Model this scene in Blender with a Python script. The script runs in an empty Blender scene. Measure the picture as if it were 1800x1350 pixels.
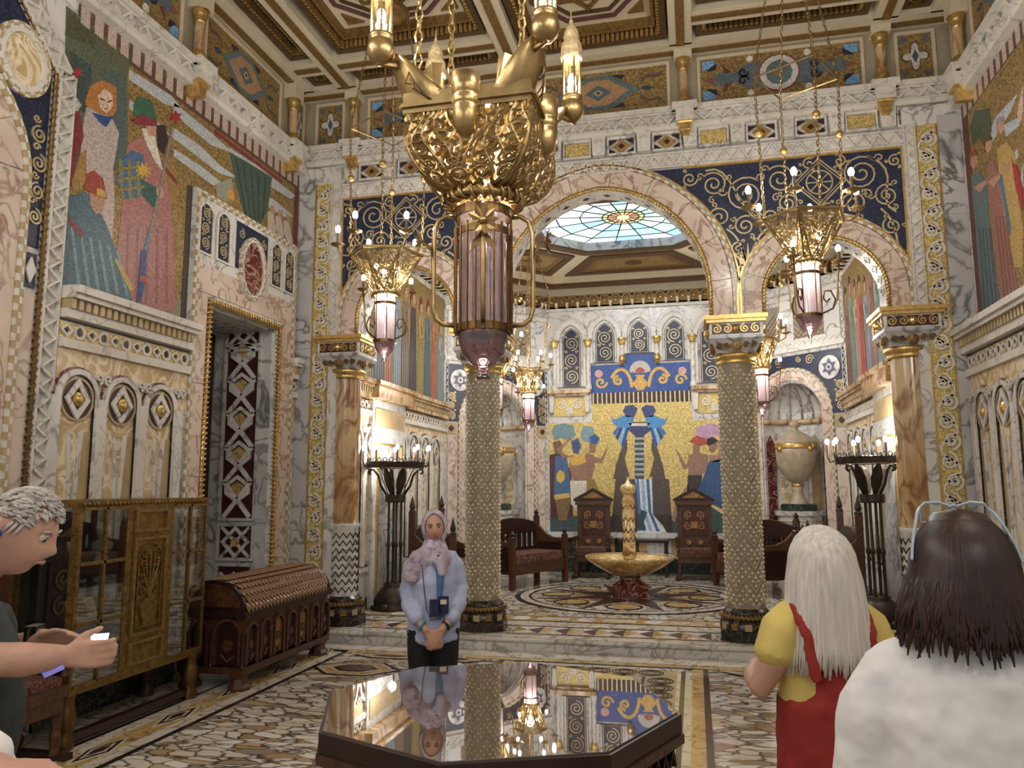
import bpy, bmesh, math, random
from mathutils import Vector, Matrix
PI = math.pi
rnd = random.Random(7)
S = bpy.context.scene
COL = S.collection
# ---------------------------------------------------------------- camera, world, exposure
YAW, PITCH, ROLL, FPX = math.radians(13.14), math.radians(7.59), math.radians(-.19), 1364.2
CAMZ = 1.75
_f = Vector((-math.sin(YAW)*math.cos(PITCH), math.cos(YAW)*math.cos(PITCH), math.sin(PITCH)))
_r0 = Vector((math.cos(YAW), math.sin(YAW), 0)); _u0 = _r0.cross(_f)
_r = _r0*math.cos(ROLL)+_u0*math.sin(ROLL); _u = -_r0*math.sin(ROLL)+_u0*math.cos(ROLL)
cam_data = bpy.data.cameras.new('camera'); cam = bpy.data.objects.new('camera', cam_data); COL.objects.link(cam)
cam_data.sensor_width = 36; cam_data.lens = FPX/1800*36; cam_data.clip_start = .05
cam.matrix_world = Matrix(((_r.x,_u.x,-_f.x,0),(_r.y,_u.y,-_f.y,0),(_r.z,_u.z,-_f.z,CAMZ),(0,0,0,1)))
S.camera = cam
S.cycles.max_bounces = 7; S.cycles.diffuse_bounces = 3; S.cycles.glossy_bounces = 4; S.cycles.transparent_max_bounces = 16
S.view_settings.view_transform = 'Standard'; S.view_settings.look = 'None'
S.view_settings.exposure = .46; S.view_settings.gamma = 1
world = bpy.data.worlds.new('room_ambient'); S.world = world; world.use_nodes = True
world.node_tree.nodes['Background'].inputs[0].default_value = (1,.97,.93,1)
world.node_tree.nodes['Background'].inputs[1].default_value = .30
def lamp(name, loc, watt, col=(1,.97,.92), rad=.06, parent=None):
    l = bpy.data.lights.new(name,'POINT'); l.energy = watt; l.color = col; l.shadow_soft_size = rad
    o = bpy.data.objects.new(name,l); COL.objects.link(o); o.location = loc
    if parent: o.parent = parent
    return o
# ---------------------------------------------------------------- pixel helpers (photo 1800x1350)
def ray(x,y): return _f*FPX+_r*(x-900)+_u*(675-y)
def onp(x,y,ax,v):
    d = ray(x,y); o = Vector((0,0,CAMZ)); return o+d*((v-o[ax])/d[ax])
# ---------------------------------------------------------------- mesh helpers
class Fr:                                   # a flat frame: origin, u, v, normal
    def __init__(s,o,u,v,n=None):
        s.o=Vector(o); s.u=Vector(u); s.v=Vector(v); s.n=Vector(n) if n else s.u.cross(s.v)
    def p(s,a,b,d=0): return s.o+s.u*a+s.v*b+s.n*d
    def px(s,x,y):                          # photo pixel -> (a,b) on this plane
        d=ray(x,y); o=Vector((0,0,CAMZ)); t=(s.o-o).dot(s.n)/d.dot(s.n); q=o+d*t-s.o
        return (q.dot(s.u),q.dot(s.v))
    def pxs(s,pts): return [s.px(*q) for q in pts]
class MB:
    def __init__(s): s.v=[]; s.f=[]; s.m=[]
    def add(s,vs,fs,m=0):
        b=len(s.v); s.v+= [tuple(q) for q in vs]; s.f+=[tuple(i+b for i in f) for f in fs]; s.m+=[m]*len(fs)
    def box(s,x0,y0,z0,x1,y1,z1,m=0):
        s.add([(x0,y0,z0),(x1,y0,z0),(x1,y1,z0),(x0,y1,z0),(x0,y0,z1),(x1,y0,z1),(x1,y1,z1),(x0,y1,z1)],
              [(0,3,2,1),(4,5,6,7),(0,1,5,4),(1,2,6,5),(2,3,7,6),(3,0,4,7)],m); return s
    def fbox(s,F,a0,b0,a1,b1,d0,d1,m=0): return s.prism(F,[(a0,b0),(a1,b0),(a1,b1),(a0,b1)],d0,d1,m)
    def prism(s,F,pts,d0,d1,m=0,back=True):
        n=len(pts); vs=[F.p(a,b,d1) for a,b in pts]+[F.p(a,b,d0) for a,b in pts]
        fs=[tuple(range(n))]+[(i,(i+1)%n,n+(i+1)%n,n+i) for i in range(n)]
        if back: fs.append(tuple(range(2*n-1,n-1,-1)))
        s.add(vs,fs,m); return s
    def ringf(s,F,outer,inner,d0,d1,m=0):   # frame between two outlines with the same point count
        n=len(outer); vs=[F.p(a,b,d1) for a,b in outer]+[F.p(a,b,d1) for a,b in inner]+[F.p(a,b,d0) for a,b in outer]+[F.p(a,b,d0) for a,b in inner]
        fs=[]
        for i in range(n):
            j=(i+1)%n
            fs+=[(i,j,n+j,n+i),(2*n+i,2*n+j,j,i),(n+i,n+j,3*n+j,3*n+i)]
        s.add(vs,fs,m); return s
    def ribbon(s,F,pts,w,d0,d1,m=0,closed=False):
        n=len(pts); L=[];R_=[]
        for i in range(n):
            a=pts[(i-1)%n] if (closed or i>0) else pts[i]; b=pts[(i+1)%n] if (closed or i<n-1) else pts[i]
            dx,dy=b[0]-a[0],b[1]-a[1]; l=math.hypot(dx,dy) or 1; ww=(w[i] if isinstance(w,(list,tuple)) else w)/2
            L.append((pts[i][0]-dy/l*ww,pts[i][1]+dx/l*ww)); R_.append((pts[i][0]+dy/l*ww,pts[i][1]-dx/l*ww))
        vs=[F.p(a,b,d1) for a,b in L]+[F.p(a,b,d1) for a,b in R_]+[F.p(a,b,d0) for a,b in L]+[F.p(a,b,d0) for a,b in R_]
        fs=[]
        for i in range(n if closed else n-1):
            j=(i+1)%n; fs+=[(i,j,n+j,n+i),(2*n+i,2*n+j,j,i),(n+i,n+j,3*n+j,3*n+i)]
        s.add(vs,fs,m); return s
    def lathe(s,prof,c=(0,0,0),n=24,m=0,M=None,ph=0,sx=1,sy=1):
        vs=[];fs=[];k=len(prof)
        for i in range(n):
            a=2*PI*i/n+ph
            for r,z in prof: vs.append(Vector((c[0]+r*math.cos(a)*sx,c[1]+r*math.sin(a)*sy,c[2]+z)))
        if M: vs=[M@q for q in vs]
        for i in range(n):
            j=(i+1)%n
            for q in range(k-1): fs.append((i*k+q,j*k+q,j*k+q+1,i*k+q+1))
        s.add(vs,fs,m); return s
    def tube(s,pts,r,n=6,m=0,closed=False,cap=True):
        pts=[Vector(p) for p in pts]; N=len(pts); vs=[]; up=None
        for i in range(N):
            a=pts[(i-1)%N] if (closed or i>0) else pts[i]; b=pts[(i+1)%N] if (closed or i<N-1) else pts[i]
            t=(b-a); t=t.normalized() if t.length>1e-9 else Vector((0,0,1))
            if up is None: up=Vector((0,0,1)) if abs(t.z)<.9 else Vector((1,0,0))
            x=up-t*up.dot(t); x=x.normalized() if x.length>1e-6 else t.orthogonal().normalized(); y=t.cross(x); up=x
            rr=r[i] if isinstance(r,(list,tuple)) else r
            rx,ry=rr if isinstance(rr,tuple) else (rr,rr)
            for k in range(n):
                an=2*PI*k/n; vs.append(pts[i]+x*math.cos(an)*rx+y*math.sin(an)*ry)
        fs=[]
        for i in range(N if closed else N-1):
            j=(i+1)%N
            for k in range(n): fs.append((i*n+k,i*n+(k+1)%n,j*n+(k+1)%n,j*n+k))
        if cap and not closed: fs+=[tuple(range(n-1,-1,-1)),tuple(range((N-1)*n,N*n))]
        s.add(vs,fs,m); return s
    def ball(s,c,r,n=10,m=0,sz=1,k=7):
        prof=[(r*math.sin(PI*i/k),-r*sz*math.cos(PI*i/k)) for i in range(k+1)]
        return s.lathe(prof,c,n,m)
    def build(s,name,mats,parent=None,smooth=False,mods=None):
        me=bpy.data.meshes.new(name); me.from_pydata(s.v,[],s.f)
        if not isinstance(mats,(list,tuple)): mats=[mats]
        for q in mats: me.materials.append(q)
        if len(mats)>1: me.polygons.foreach_set('material_index',s.m)
        if smooth: me.polygons.foreach_set('use_smooth',[True]*len(me.polygons))
        bm=bmesh.new(); bm.from_mesh(me); bmesh.ops.recalc_face_normals(bm,faces=bm.faces); bm.to_mesh(me); bm.free()
        me.update(); o=bpy.data.objects.new(name,me); COL.objects.link(o)
        if parent: o.parent=parent
        return o
def tag(o,label=None,cat=None,group=None,kind=None):
    if label: o['label']=label
    if cat: o['category']=cat
    if group: o['group']=group
    if kind: o['kind']=kind
    return o
def thing(name,label,cat,loc=(0,0,0),rz=0,group=None):
    o=bpy.data.objects.new(name,None); COL.objects.link(o); o.location=loc; o.rotation_euler=(0,0,rz); o.empty_display_size=.1
    return tag(o,label,cat,group)
def struct(name,mb,mats,parent=None,smooth=False):
    o=mb.build(name,mats,parent,smooth)
    if not parent: o['kind']='structure'
    return o
def copy_tree(o,parent=None):
    c=o.copy(); COL.objects.link(c)
    if parent: c.parent=parent
    for ch in list(o.children): copy_tree(ch,c)
    return c
def place(o,loc,rz=0,label=None):
    o.location=loc; o.rotation_euler=(0,0,rz)
    if label: o['label']=label
    return o
# 2D outlines
def arc(cx,cy,r,a0,a1,n=12,ry=None): 
    ry=ry or r
    return [(cx+r*math.cos(a0+(a1-a0)*i/n),cy+ry*math.sin(a0+(a1-a0)*i/n)) for i in range(n+1)]
def circ(cx,cy,r,n=24,ry=None): return arc(cx,cy,r,0,2*PI,n,ry)[:-1]
def archpts(cx,z0,zs,hw,n=14,point=0):      # outline of an arched opening, from left foot over the top to right foot
    return [(cx-hw,z0)]+archcurve(cx,zs,hw,n,point)+[(cx+hw,z0)]
def archcurve(cx,zs,hw,n=14,point=0):       # left spring -> right spring ; point>0 lifts into a pointed arch
    if not point: return arc(cx,zs,hw,PI,0,n)
    r=(hw*hw+(hw+point)**2)/(2*hw); c=r-hw; am=math.atan2(hw+point,c)
    h=n//2
    L=[(cx+c-r*math.cos(am*i/h),zs+r*math.sin(am*i/h)) for i in range(h+1)]
    return L+[(2*cx-a,b) for a,b in L[-2::-1]]
def spiral(cx,cy,R,turns,a0,dr=1,n=None,r0=.12):
    n=n or int(14*turns)
    return [(cx+R*(1-(1-r0)*i/n)*math.cos(a0+dr*2*PI*turns*i/n),cy+R*(1-(1-r0)*i/n)*math.sin(a0+dr*2*PI*turns*i/n)) for i in range(n+1)]
def bez(p0,p1,p2,p3,n=8):
    o=[]
    for i in range(n+1):
        t=i/n; s=1-t; o.append((s**3*p0[0]+3*s*s*t*p1[0]+3*s*t*t*p2[0]+t**3*p3[0], s**3*p0[1]+3*s*s*t*p1[1]+3*s*t*t*p2[1]+t**3*p3[1]))
    return o
def scroll_stack(mb,F,cx,z0,z1,hw,w,d0,d1,m=0,n=None):   # alternating spirals up a narrow panel
    n=n or max(1,round((z1-z0)/(2*hw))); h=(z1-z0)/n
    for i in range(n):
        s=1 if i%2==0 else -1; cy=z0+h*(i+.5); R=min(hw,h*.5)*.94
        mb.ribbon(F,spiral(cx,cy,R,2.1,PI/2*(-1) ,s,30),w,d0,d1,m)
        for sg in (-1,1):
            mb.ribbon(F,spiral(cx+sg*hw*.72,cy+h*.5*(1 if i<n-1 else .8),R*.25,1.1,PI*(sg<0),sg,9),w*.8,d0,d1,m)
# ---------------------------------------------------------------- procedural materials
def nm(name):
    m=bpy.data.materials.new(name); m.use_nodes=True; nt=m.node_tree; return m,nt,nt.nodes['Principled BSDF']
def nd(nt,t,**k):
    n=nt.nodes.new(t)
    for a,b in k.items():
        if a.startswith('i_'): n.inputs[int(a[2:]) if a[2:].isdigit() else a[2:].replace('_',' ')].default_value=b
        else: setattr(n,a,b)
    return n
def ramp(nt,stops):
    r=nt.nodes.new('ShaderNodeValToRGB'); e=r.color_ramp.elements
    while len(e)<len(stops): e.new(.5)
    for q,(p,c) in zip(e,stops): q.position=p; q.color=(*c,1)
    return r
def plain(name,col,rough=.5,metal=0,var=.12,scale=14,bump=0,bscale=60,bdist=.01):
    m,nt,b=nm(name); L=nt.links.new
    tc=nd(nt,'ShaderNodeTexCoord'); no=nd(nt,'ShaderNodeTexNoise'); no.inputs['Scale'].default_value=scale; no.inputs['Detail'].default_value=4
    L(tc.outputs['Object'],no.inputs['Vector'])
    r=ramp(nt,[(.3,tuple(c*(1-var) for c in col)),(.7,tuple(min(1,c*(1+var)) for c in col))]); L(no.outputs[0],r.inputs[0]); L(r.outputs[0],b.inputs['Base Color'])
    b.inputs['Roughness'].default_value=rough; b.inputs['Metallic'].default_value=metal
    if bump:
        n2=nd(nt,'ShaderNodeTexNoise'); n2.inputs['Scale'].default_value=bscale; L(tc.outputs['Object'],n2.inputs['Vector'])
        bp=nd(nt,'ShaderNodeBump'); bp.inputs['Strength'].default_value=bump; bp.inputs['Distance'].default_value=bdist; L(n2.outputs[0],bp.inputs['Height']); L(bp.outputs[0],b.inputs['Normal'])
    return m
def marble(name,c1,c2,vein,scale=2.2,rough=.22,vw=.035,dist=1.4,stretch=(1,1,1)):
    m,nt,b=nm(name); L=nt.links.new
    tc=nd(nt,'ShaderNodeTexCoord'); mp=nd(nt,'ShaderNodeMapping'); mp.inputs['Scale'].default_value=stretch; L(tc.outputs['Object'],mp.inputs[0])
    n1=nd(nt,'ShaderNodeTexNoise'); n1.inputs['Scale'].default_value=scale*.6; n1.inputs['Detail'].default_value=5; L(mp.outputs[0],n1.inputs['Vector'])
    base=ramp(nt,[(.32,c1),(.68,c2)]); L(n1.outputs[0],base.inputs[0])
    n2=nd(nt,'ShaderNodeTexNoise'); n2.inputs['Scale'].default_value=scale; n2.inputs['Detail'].default_value=7; n2.inputs['Distortion'].default_value=dist; L(mp.outputs[0],n2.inputs['Vector'])
    s=nd(nt,'ShaderNodeMath',operation='SUBTRACT'); s.inputs[1].default_value=.5; L(n2.outputs[0],s.inputs[0])
    a=nd(nt,'ShaderNodeMath',operation='ABSOLUTE'); L(s.outputs[0],a.inputs[0])
    vr=ramp(nt,[(0,(1,1,1)),(vw*.4,(.6,.6,.6)),(vw,(0,0,0))]); L(a.outputs[0],vr.inputs[0])
    n3=nd(nt,'ShaderNodeTexNoise'); n3.inputs['Scale'].default_value=scale*.9; L(mp.outputs[0],n3.inputs['Vector'])
    mm=nd(nt,'ShaderNodeMath',operation='MULTIPLY'); L(vr.outputs[0],mm.inputs[0]); L(n3.outputs[0],mm.inputs[1])
    mm2=nd(nt,'ShaderNodeMath',operation='MULTIPLY',use_clamp=True); mm2.inputs[1].default_value=1.7; L(mm.outputs[0],mm2.inputs[0])
    mx=nd(nt,'ShaderNodeMixRGB'); L(mm2.outputs[0],mx.inputs[0]); L(base.outputs[0],mx.inputs[1]); mx.inputs[2].default_value=(*vein,1); L(mx.outputs[0],b.inputs['Base Color'])
    b.inputs['Roughness'].default_value=rough
    return m
def breccia(name,cols,vein,scale=7,rough=.1,stretch=(1,1,1)):
    m,nt,b=nm(name); L=nt.links.new
    tc=nd(nt,'ShaderNodeTexCoord'); mp=nd(nt,'ShaderNodeMapping'); mp.inputs['Scale'].default_value=stretch; L(tc.outputs['Object'],mp.inputs[0])
    n1=nd(nt,'ShaderNodeTexNoise'); n1.inputs['Scale'].default_value=scale*.35; n1.inputs['Detail'].default_value=4; L(mp.outputs[0],n1.inputs['Vector'])
    mv=nd(nt,'ShaderNodeMixRGB',blend_type='ADD'); mv.inputs[0].default_value=.45; L(mp.outputs[0],mv.inputs[1]); L(n1.outputs[1],mv.inputs[2])
    v1=nd(nt,'ShaderNodeTexVoronoi'); v1.inputs['Scale'].default_value=scale; L(mv.outputs[0],v1.inputs['Vector'])
    v2=nd(nt,'ShaderNodeTexVoronoi',feature='DISTANCE_TO_EDGE'); v2.inputs['Scale'].default_value=scale; L(mv.outputs[0],v2.inputs['Vector'])
    sp=nd(nt,'ShaderNodeSeparateColor'); L(v1.outputs['Color'],sp.inputs[0])
    n=len(cols); cr=ramp(nt,[((i+.5)/n,c) for i,c in enumerate(cols)]); L(sp.outputs[0],cr.inputs[0])
    er=ramp(nt,[(0,(1,1,1)),(.035,(.7,.7,.7)),(.1,(0,0,0))]); L(v2.outputs[0],er.inputs[0])
    n3=nd(nt,'ShaderNodeTexNoise'); n3.inputs['Scale'].default_value=scale*.5; n3.inputs['Detail'].default_value=3; L(mp.outputs[0],n3.inputs['Vector'])
    vr=ramp(nt,[(.42,vein),(.58,(vein[0]*2.4,vein[1]*1.7,vein[2]*.9))]); L(n3.outputs[0],vr.inputs[0])
    mx=nd(nt,'ShaderNodeMixRGB'); L(er.outputs[0],mx.inputs[0]); L(cr.outputs[0],mx.inputs[1]); L(vr.outputs[0],mx.inputs[2]); L(mx.outputs[0],b.inputs['Base Color'])
    b.inputs['Roughness'].default_value=rough
    return m
_mos={}
def mosaic(col,var=.3,scale=75,metal=0,rough=.45):
    key=(tuple(round(c,3) for c in col),metal)
    if key in _mos: return _mos[key]
    m,nt,b=nm('mosaic'); L=nt.links.new
    tc=nd(nt,'ShaderNodeTexCoord'); v=nd(nt,'ShaderNodeTexVoronoi'); v.inputs['Scale'].default_value=scale; L(tc.outputs['Object'],v.inputs['Vector'])
    sp=nd(nt,'ShaderNodeSeparateColor'); L(v.outputs['Color'],sp.inputs[0])
    r=ramp(nt,[(0,tuple(c*(1-var) for c in col)),(.5,col),(1,tuple(min(1,c*(1+var)+.02) for c in col))]); L(sp.outputs[0],r.inputs[0]); L(r.outputs[0],b.inputs['Base Color'])
    b.inputs['Roughness'].default_value=rough; b.inputs['Metallic'].default_value=metal
    if metal:
        bp=nd(nt,'ShaderNodeBump'); bp.inputs['Strength'].default_value=.5; bp.inputs['Distance'].default_value=.004; L(sp.outputs[1],bp.inputs['Height']); L(bp.outputs[0],b.inputs['Normal'])
    _mos[key]=m; return m
def rgb(h): 
    h=h.lstrip('#'); return tuple(((int(h[i:i+2],16)/255+.055)/1.055)**2.4 if int(h[i:i+2],16)>10 else int(h[i:i+2],16)/255/12.92 for i in (0,2,4))
def emis(name,col,st):
    m,nt,b=nm(name); b.inputs['Base Color'].default_value=(*col,1); b.inputs['Emission Color'].default_value=(*col,1); b.inputs['Emission Strength'].default_value=st; return m
WHITE=marble('white_marble',rgb('dddad5'),rgb('c9c6c2'),rgb('8f8b87'),2.4)
WHITE2=marble('carved_white_marble',rgb('dcd7cf'),rgb('cbc5bb'),rgb('a09a92'),3,rough=.4,vw=.02)
GREY=marble('grey_marble',rgb('c4c3c0'),rgb('aaa9a8'),rgb('6c6a69'),1.9,vw=.05)
PINK=marble('pink_marble',rgb('dacabb'),rgb('c9b5a6'),rgb('98796a'),3.2,vw=.05)
AMBER=marble('amber_onyx',rgb('94682f'),rgb('c9a766'),rgb('e3cf9f'),4,rough=.12,vw=.06)
SIENNA=marble('sienna_marble',rgb('b08c5c'),rgb('d0bb98'),rgb('80522a'),2.6,rough=.15,vw=.07,stretch=(1,1,.5))
ONYX=marble('onyx',rgb('cdb68b'),rgb('b79b6c'),rgb('efe3c8'),5,vw=.09,rough=.2)
TAN=plain('tan_marble',rgb('b09a72'),.25,var=.2,scale=4)
DARKG=marble('dark_green_marble',rgb('1d2723'),rgb('303a34'),rgb('5d6b62'),4,vw=.03)
BLACK=marble('black_marble',rgb('17150f'),rgb('26221a'),rgb('5c5240'),4,vw=.03)
PORPH=marble('red_marble',rgb('521f1a'),rgb('6e2f27'),rgb('b79a8e'),6,vw=.05)
OXBLOOD=plain('oxblood_stone',rgb('3f2220'),.3,var=.25,scale=20)
FLOORM=breccia('floor_breccia',[rgb('d9d0c3'),rgb('cbc1b0'),rgb('e0d9cf'),rgb('c0b3a0'),rgb('d6cbb9'),rgb('a5875c'),rgb('8d8378')],rgb('332b25'),5.2,.09,(1,2.3,1))
FLOOR2=breccia('apse_breccia',[rgb('cdc4b4'),rgb('bdb29f'),rgb('d6cfc2'),rgb('a08f75')],rgb('4a4238'),7,.07)
FLOORW=marble('pale_floor_marble',rgb('d8cfc0'),rgb('c4b9a7'),rgb('77695a'),3,rough=.1)
FLOORG=marble('yellow_floor_marble',rgb('b8965c'),rgb('cdb27f'),rgb('7d5c30'),4,rough=.1)
FLOORD=plain('dark_floor_stone',rgb('2a221f'),.12,var=.3)
CREAM=plain('ceiling_cream',rgb('c9bda4'),.6,var=.06)
CREAMD=plain('frieze_cream',rgb('a0947c'),.6,var=.06)
GILT=plain('gilding',rgb('cfae6c'),.32,.8,var=.25,scale=25,bump=.15)
GILTD=plain('dull_gilding',rgb('86693c'),.45,.5,var=.35,scale=30,bump=.3)
MOULD=plain('brown_gilt_moulding',rgb('5a4126'),.45,.35,var=.5,scale=40,bump=.4)
MAROON=plain('maroon_paint',rgb('5b3a38'),.6)
GOLDMOS=mosaic(rgb('c9b370'),.45,70,.35,.4)
OLDGOLD=mosaic(rgb('92794a'),.5,60,.3,.5)
NAVY=mosaic(rgb('1b2540'),.45,80,0,.4)
SCROLL=plain('gold_scroll',rgb('c8b58a'),.4,.45,var=.2)
BRASS=plain('antique_brass',rgb('a58c60'),.34,.9,var=.25,scale=12,bump=.1)
BRASSD=plain('dark_brass',rgb('6e5433'),.36,.85,var=.3,scale=14)
BRONZE=plain('dark_bronze',rgb('3a3128'),.45,.7,var=.3,scale=30,bump=.2)
WOOD=plain('dark_walnut',rgb('2b1711'),.32,var=.35,scale=9)
WOODR=plain('carved_walnut',rgb('4a2c1a'),.38,var=.5,scale=26,bump=.5,bscale=45)
INLAY=plain('wood_inlay',rgb('8a6436'),.4,var=.4,scale=30)
CABGOLD=plain('gilt_bronze',rgb('7d6232'),.4,.7,var=.4,scale=28,bump=.5,bscale=70)
BULB=emis('bulb',(1,.93,.82),38)
CANDLE=plain('candle_sleeve',rgb('6d5a45'),.5)
def fabric():
    m,nt,b=nm('maroon_brocade'); L=nt.links.new; tc=nd(nt,'ShaderNodeTexCoord')
    no=nd(nt,'ShaderNodeTexNoise'); no.inputs['Scale'].default_value=17; no.inputs['Distortion'].default_value=2.2; L(tc.outputs['Object'],no.inputs['Vector'])
    r=ramp(nt,[(.44,rgb('3a1418')),(.5,rgb('8d6a52')),(.56,rgb('4c171d'))]); L(no.outputs[0],r.inputs[0]); L(r.outputs[0],b.inputs['Base Color']); b.inputs['Roughness'].default_value=.9
    return m
FABRIC=fabric()
def glass(name,col,tr,rough=.05,gl=.12):
    m,nt,b=nm(name); L=nt.links.new; out=nt.nodes['Material Output']
    t=nd(nt,'ShaderNodeBsdfTransparent'); t.inputs[0].default_value=(*col,1); g=nd(nt,'ShaderNodeBsdfGlossy'); g.inputs['Roughness'].default_value=rough
    d=nd(nt,'ShaderNodeBsdfTranslucent'); d.inputs[0].default_value=(*col,1); mx=nd(nt,'ShaderNodeMixShader'); mx.inputs[0].default_value=1-tr; L(t.outputs[0],mx.inputs[1]); L(d.outputs[0],mx.inputs[2])
    lw=nd(nt,'ShaderNodeLayerWeight'); lw.inputs[0].default_value=.35; mu=nd(nt,'ShaderNodeMath',operation='MULTIPLY_ADD'); mu.inputs[1].default_value=.6; mu.inputs[2].default_value=gl; L(lw.outputs['Fresnel'],mu.inputs[0])
    m2=nd(nt,'ShaderNodeMixShader'); L(mu.outputs[0],m2.inputs[0]); L(mx.outputs[0],m2.inputs[1]); L(g.outputs[0],m2.inputs[2]); L(m2.outputs[0],out.inputs[0])
    return m
PGLASS=glass('pink_glass',(.70,.53,.57),.5); PGLASSD=glass('plum_glass',(.34,.2,.22),.8); MGLASS=glass('mauve_glass',(.68,.56,.6),.72); CGLASS=glass('clear_glass',(.93,.95,.93),1.0,.02,.03)
# ================================================================ THE SETTING
AX=-.965; XL=-4.79; XR=2.86; DP=8.62; DF=8.70; DB=9.02; YB=15.05; HP=.155; YS=8.44; ZC=6.72
FL=Fr((0,0,0),(1,0,0),(0,1,0)); FP=Fr((0,0,HP),(1,0,0),(0,1,0))
FLW=Fr((XL,0,0),(0,1,0),(0,0,1),(1,0,0)); FRW=Fr((XR,0,0),(0,1,0),(0,0,1),(-1,0,0))
FA=Fr((AX,DF,0),(1,0,0),(0,0,1),(0,-1,0)); FPI=Fr((AX,DP,0),(1,0,0),(0,0,1),(0,-1,0))
FB=Fr((AX,YB,0),(1,0,0),(0,0,1),(0,-1,0))
def piece(name,F,pts,d0,d1,mat,parent): 
    return MB().prism(F,pts,d0,d1).build(name,mat,parent)
# ---- floor
floor=struct('floor',MB().box(XL-.3,-1.5,-.1,XR+.3,YS+.1,-.004),FLOORM)
def strip(name,F,a0,b0,a1,b1,mat,par,t=.003): return piece(name,F,[(a0,b0),(a1,b0),(a1,b1),(a0,b1)],-.02,t,mat,par)
field=[('marble_slab',XL,XR)]
for i,(a,b) in enumerate(((-1.4,.9),(.9,3.2),(3.2,5.5),(5.5,7.62))):          # breccia slabs left and right of the central panel
    strip('floor_slab',FL,-3.68,a+.004,AX-1.06,b-.004,FLOORM,floor,.0)
    strip('floor_slab',FL,AX+1.06,a+.004,1.75,b-.004,FLOORM,floor,.0)
for sx in (-1,1):
    def X(o): return AX+sx*o
    def st(o0,y0,o1,y1,mat,t=.003,name='border_strip'): 
        a,b=sorted((X(o0),X(o1))); return strip(name,FL,a,y0,b,y1,mat,floor,t)
    st(2.75,-1.4,2.79,8.1,FLOORD); st(2.79,-1.4,2.90,8.1,FLOORW); st(2.90,-1.4,3.10,8.1,FLOORG); st(3.10,-1.4,3.22,8.1,FLOORW); st(3.22,-1.4,3.26,8.1,FLOORD); st(3.26,-1.4,3.82,8.42,FLOORW)
    st(.98,-1.4,1.03,7.98,FLOORD); st(.88,-1.4,.98,7.98,FLOORG); st(.82,-1.4,.88,7.9,FLOORW); st(.78,-1.4,.82,7.9,FLOORD); st(.745,-1.4,.78,7.9,FLOORW); st(.46,-1.4,.745,7.86,TAN); st(.43,-1.4,.46,7.6,FLOORD); st(.40,-1.4,.43,7.6,FLOORW)
    for k in range(14):                                                    # rings of the guilloche band
        mb=MB()
        for r in (.115,.085,.05): mb.ribbon(FL,circ(X(.602),7.45-k*.25,r,18),.014,-.01,.006,closed=True)
        mb.build('ring_inlay',FLOORD,floor)
    for k in range(9):                                                     # black and white lozenges along the side border
        y=8.0-k*.82; c=X(3.0)
        for s,mt,t in ((1,FLOORW,.005),(.82,FLOORD,.006),(.58,FLOORW,.007),(.40,OXBLOOD,.008)):
            piece('lozenge_tile',FL,[(c-.1*s,y),(c,y-.3*s),(c+.1*s,y),(c,y+.3*s)],-.02,t,mt,floor)
    for cx,cy,hw,hh in ((2.32,7.32,.42,.24),(2.2,7.92,.36,.09),(1.5,7.92,.3,.09)):
        c=X(cx)
        for s,mt,t in ((1.12,FLOORD,.004),(1,FLOORW,.005),(.88,FLOORG,.006),(.66,FLOORW,.007),(.58,FLOORD,.0075),(.44,OXBLOOD,.009)):
            piece('lozenge_tile',FL,[(c-hw*s,cy),(c-hw*s*.45,cy-hh*s),(c+hw*s*.45,cy-hh*s),(c+hw*s,cy),(c+hw*s*.45,cy+hh*s),(c-hw*s*.45,cy+hh*s)],-.02,t,mt,floor)
strip('border_strip',FL,AX-1.03,7.98,AX+1.03,8.02,FLOORD,floor); strip('border_strip',FL,AX-3.5,8.02,AX+3.5,8.12,FLOORG,floor)
strip('border_strip',FL,AX-.745,7.62,AX+.745,7.86,TAN,floor,.004); strip('border_strip',FL,AX-.8,7.88,AX+.8,7.96,FLOORW,floor,.004)
for k in range(-2,3):
    mb=MB()
    for r in (.115,.085,.05): mb.ribbon(FL,circ(AX+k*.25,7.74,r,18),.014,-.01,.007,closed=True)
    mb.build('ring_inlay',FLOORD,floor)
for k in range(8): strip('marble_slab',FL,XL+k*.957,8.12,XL+(k+1)*.957-.005,8.42,FLOORW,floor,.012)
# ---- apse platform
OCT=[(-3.45,DB),(-3.45,13.42),(-1.82,YB),(1.82,YB),(3.45,13.42),(3.45,DB)]
plat=struct('floor_platform',MB().box(XL-.2,YS,-.05,XR+.2,DB,HP-.004).prism(Fr((AX,0,0),(1,0,0),(0,1,0)),[(a*1.05,b+.1*(b>14)) for a,b in OCT],-.05,HP-.004),FLOOR2)
for k in range(7):
    a=XL+k*1.094; mb=MB().box(a,YS-.01,0,a+1.088,YS+.03,.108); mb.build('riser_slab',WHITE,plat)
    MB().tube([(a,YS-.012,.125),(a+1.09,YS-.012,.125)],.03,8).build('step_nosing',WHITE,plat,True)
    strip('marble_slab',FP,a,YS-.03,a+1.088,YS+.16,FLOORW,plat,0)
for k in range(6): strip('marble_slab',FP,AX-3+k,9.13,AX-3+k+.994,9.42,FLOORW,plat,.001)
for yy,h in ((9.45,.02),(9.82,.02),(8.61,.016),(9.10,.016)): strip('border_strip',FP,AX-3.2,yy,AX+3.2,yy+h,FLOORD,plat,.002)
strip('border_strip',FP,AX-3.2,9.47,AX+3.2,9.82,FLOORG,plat,.001)
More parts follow.
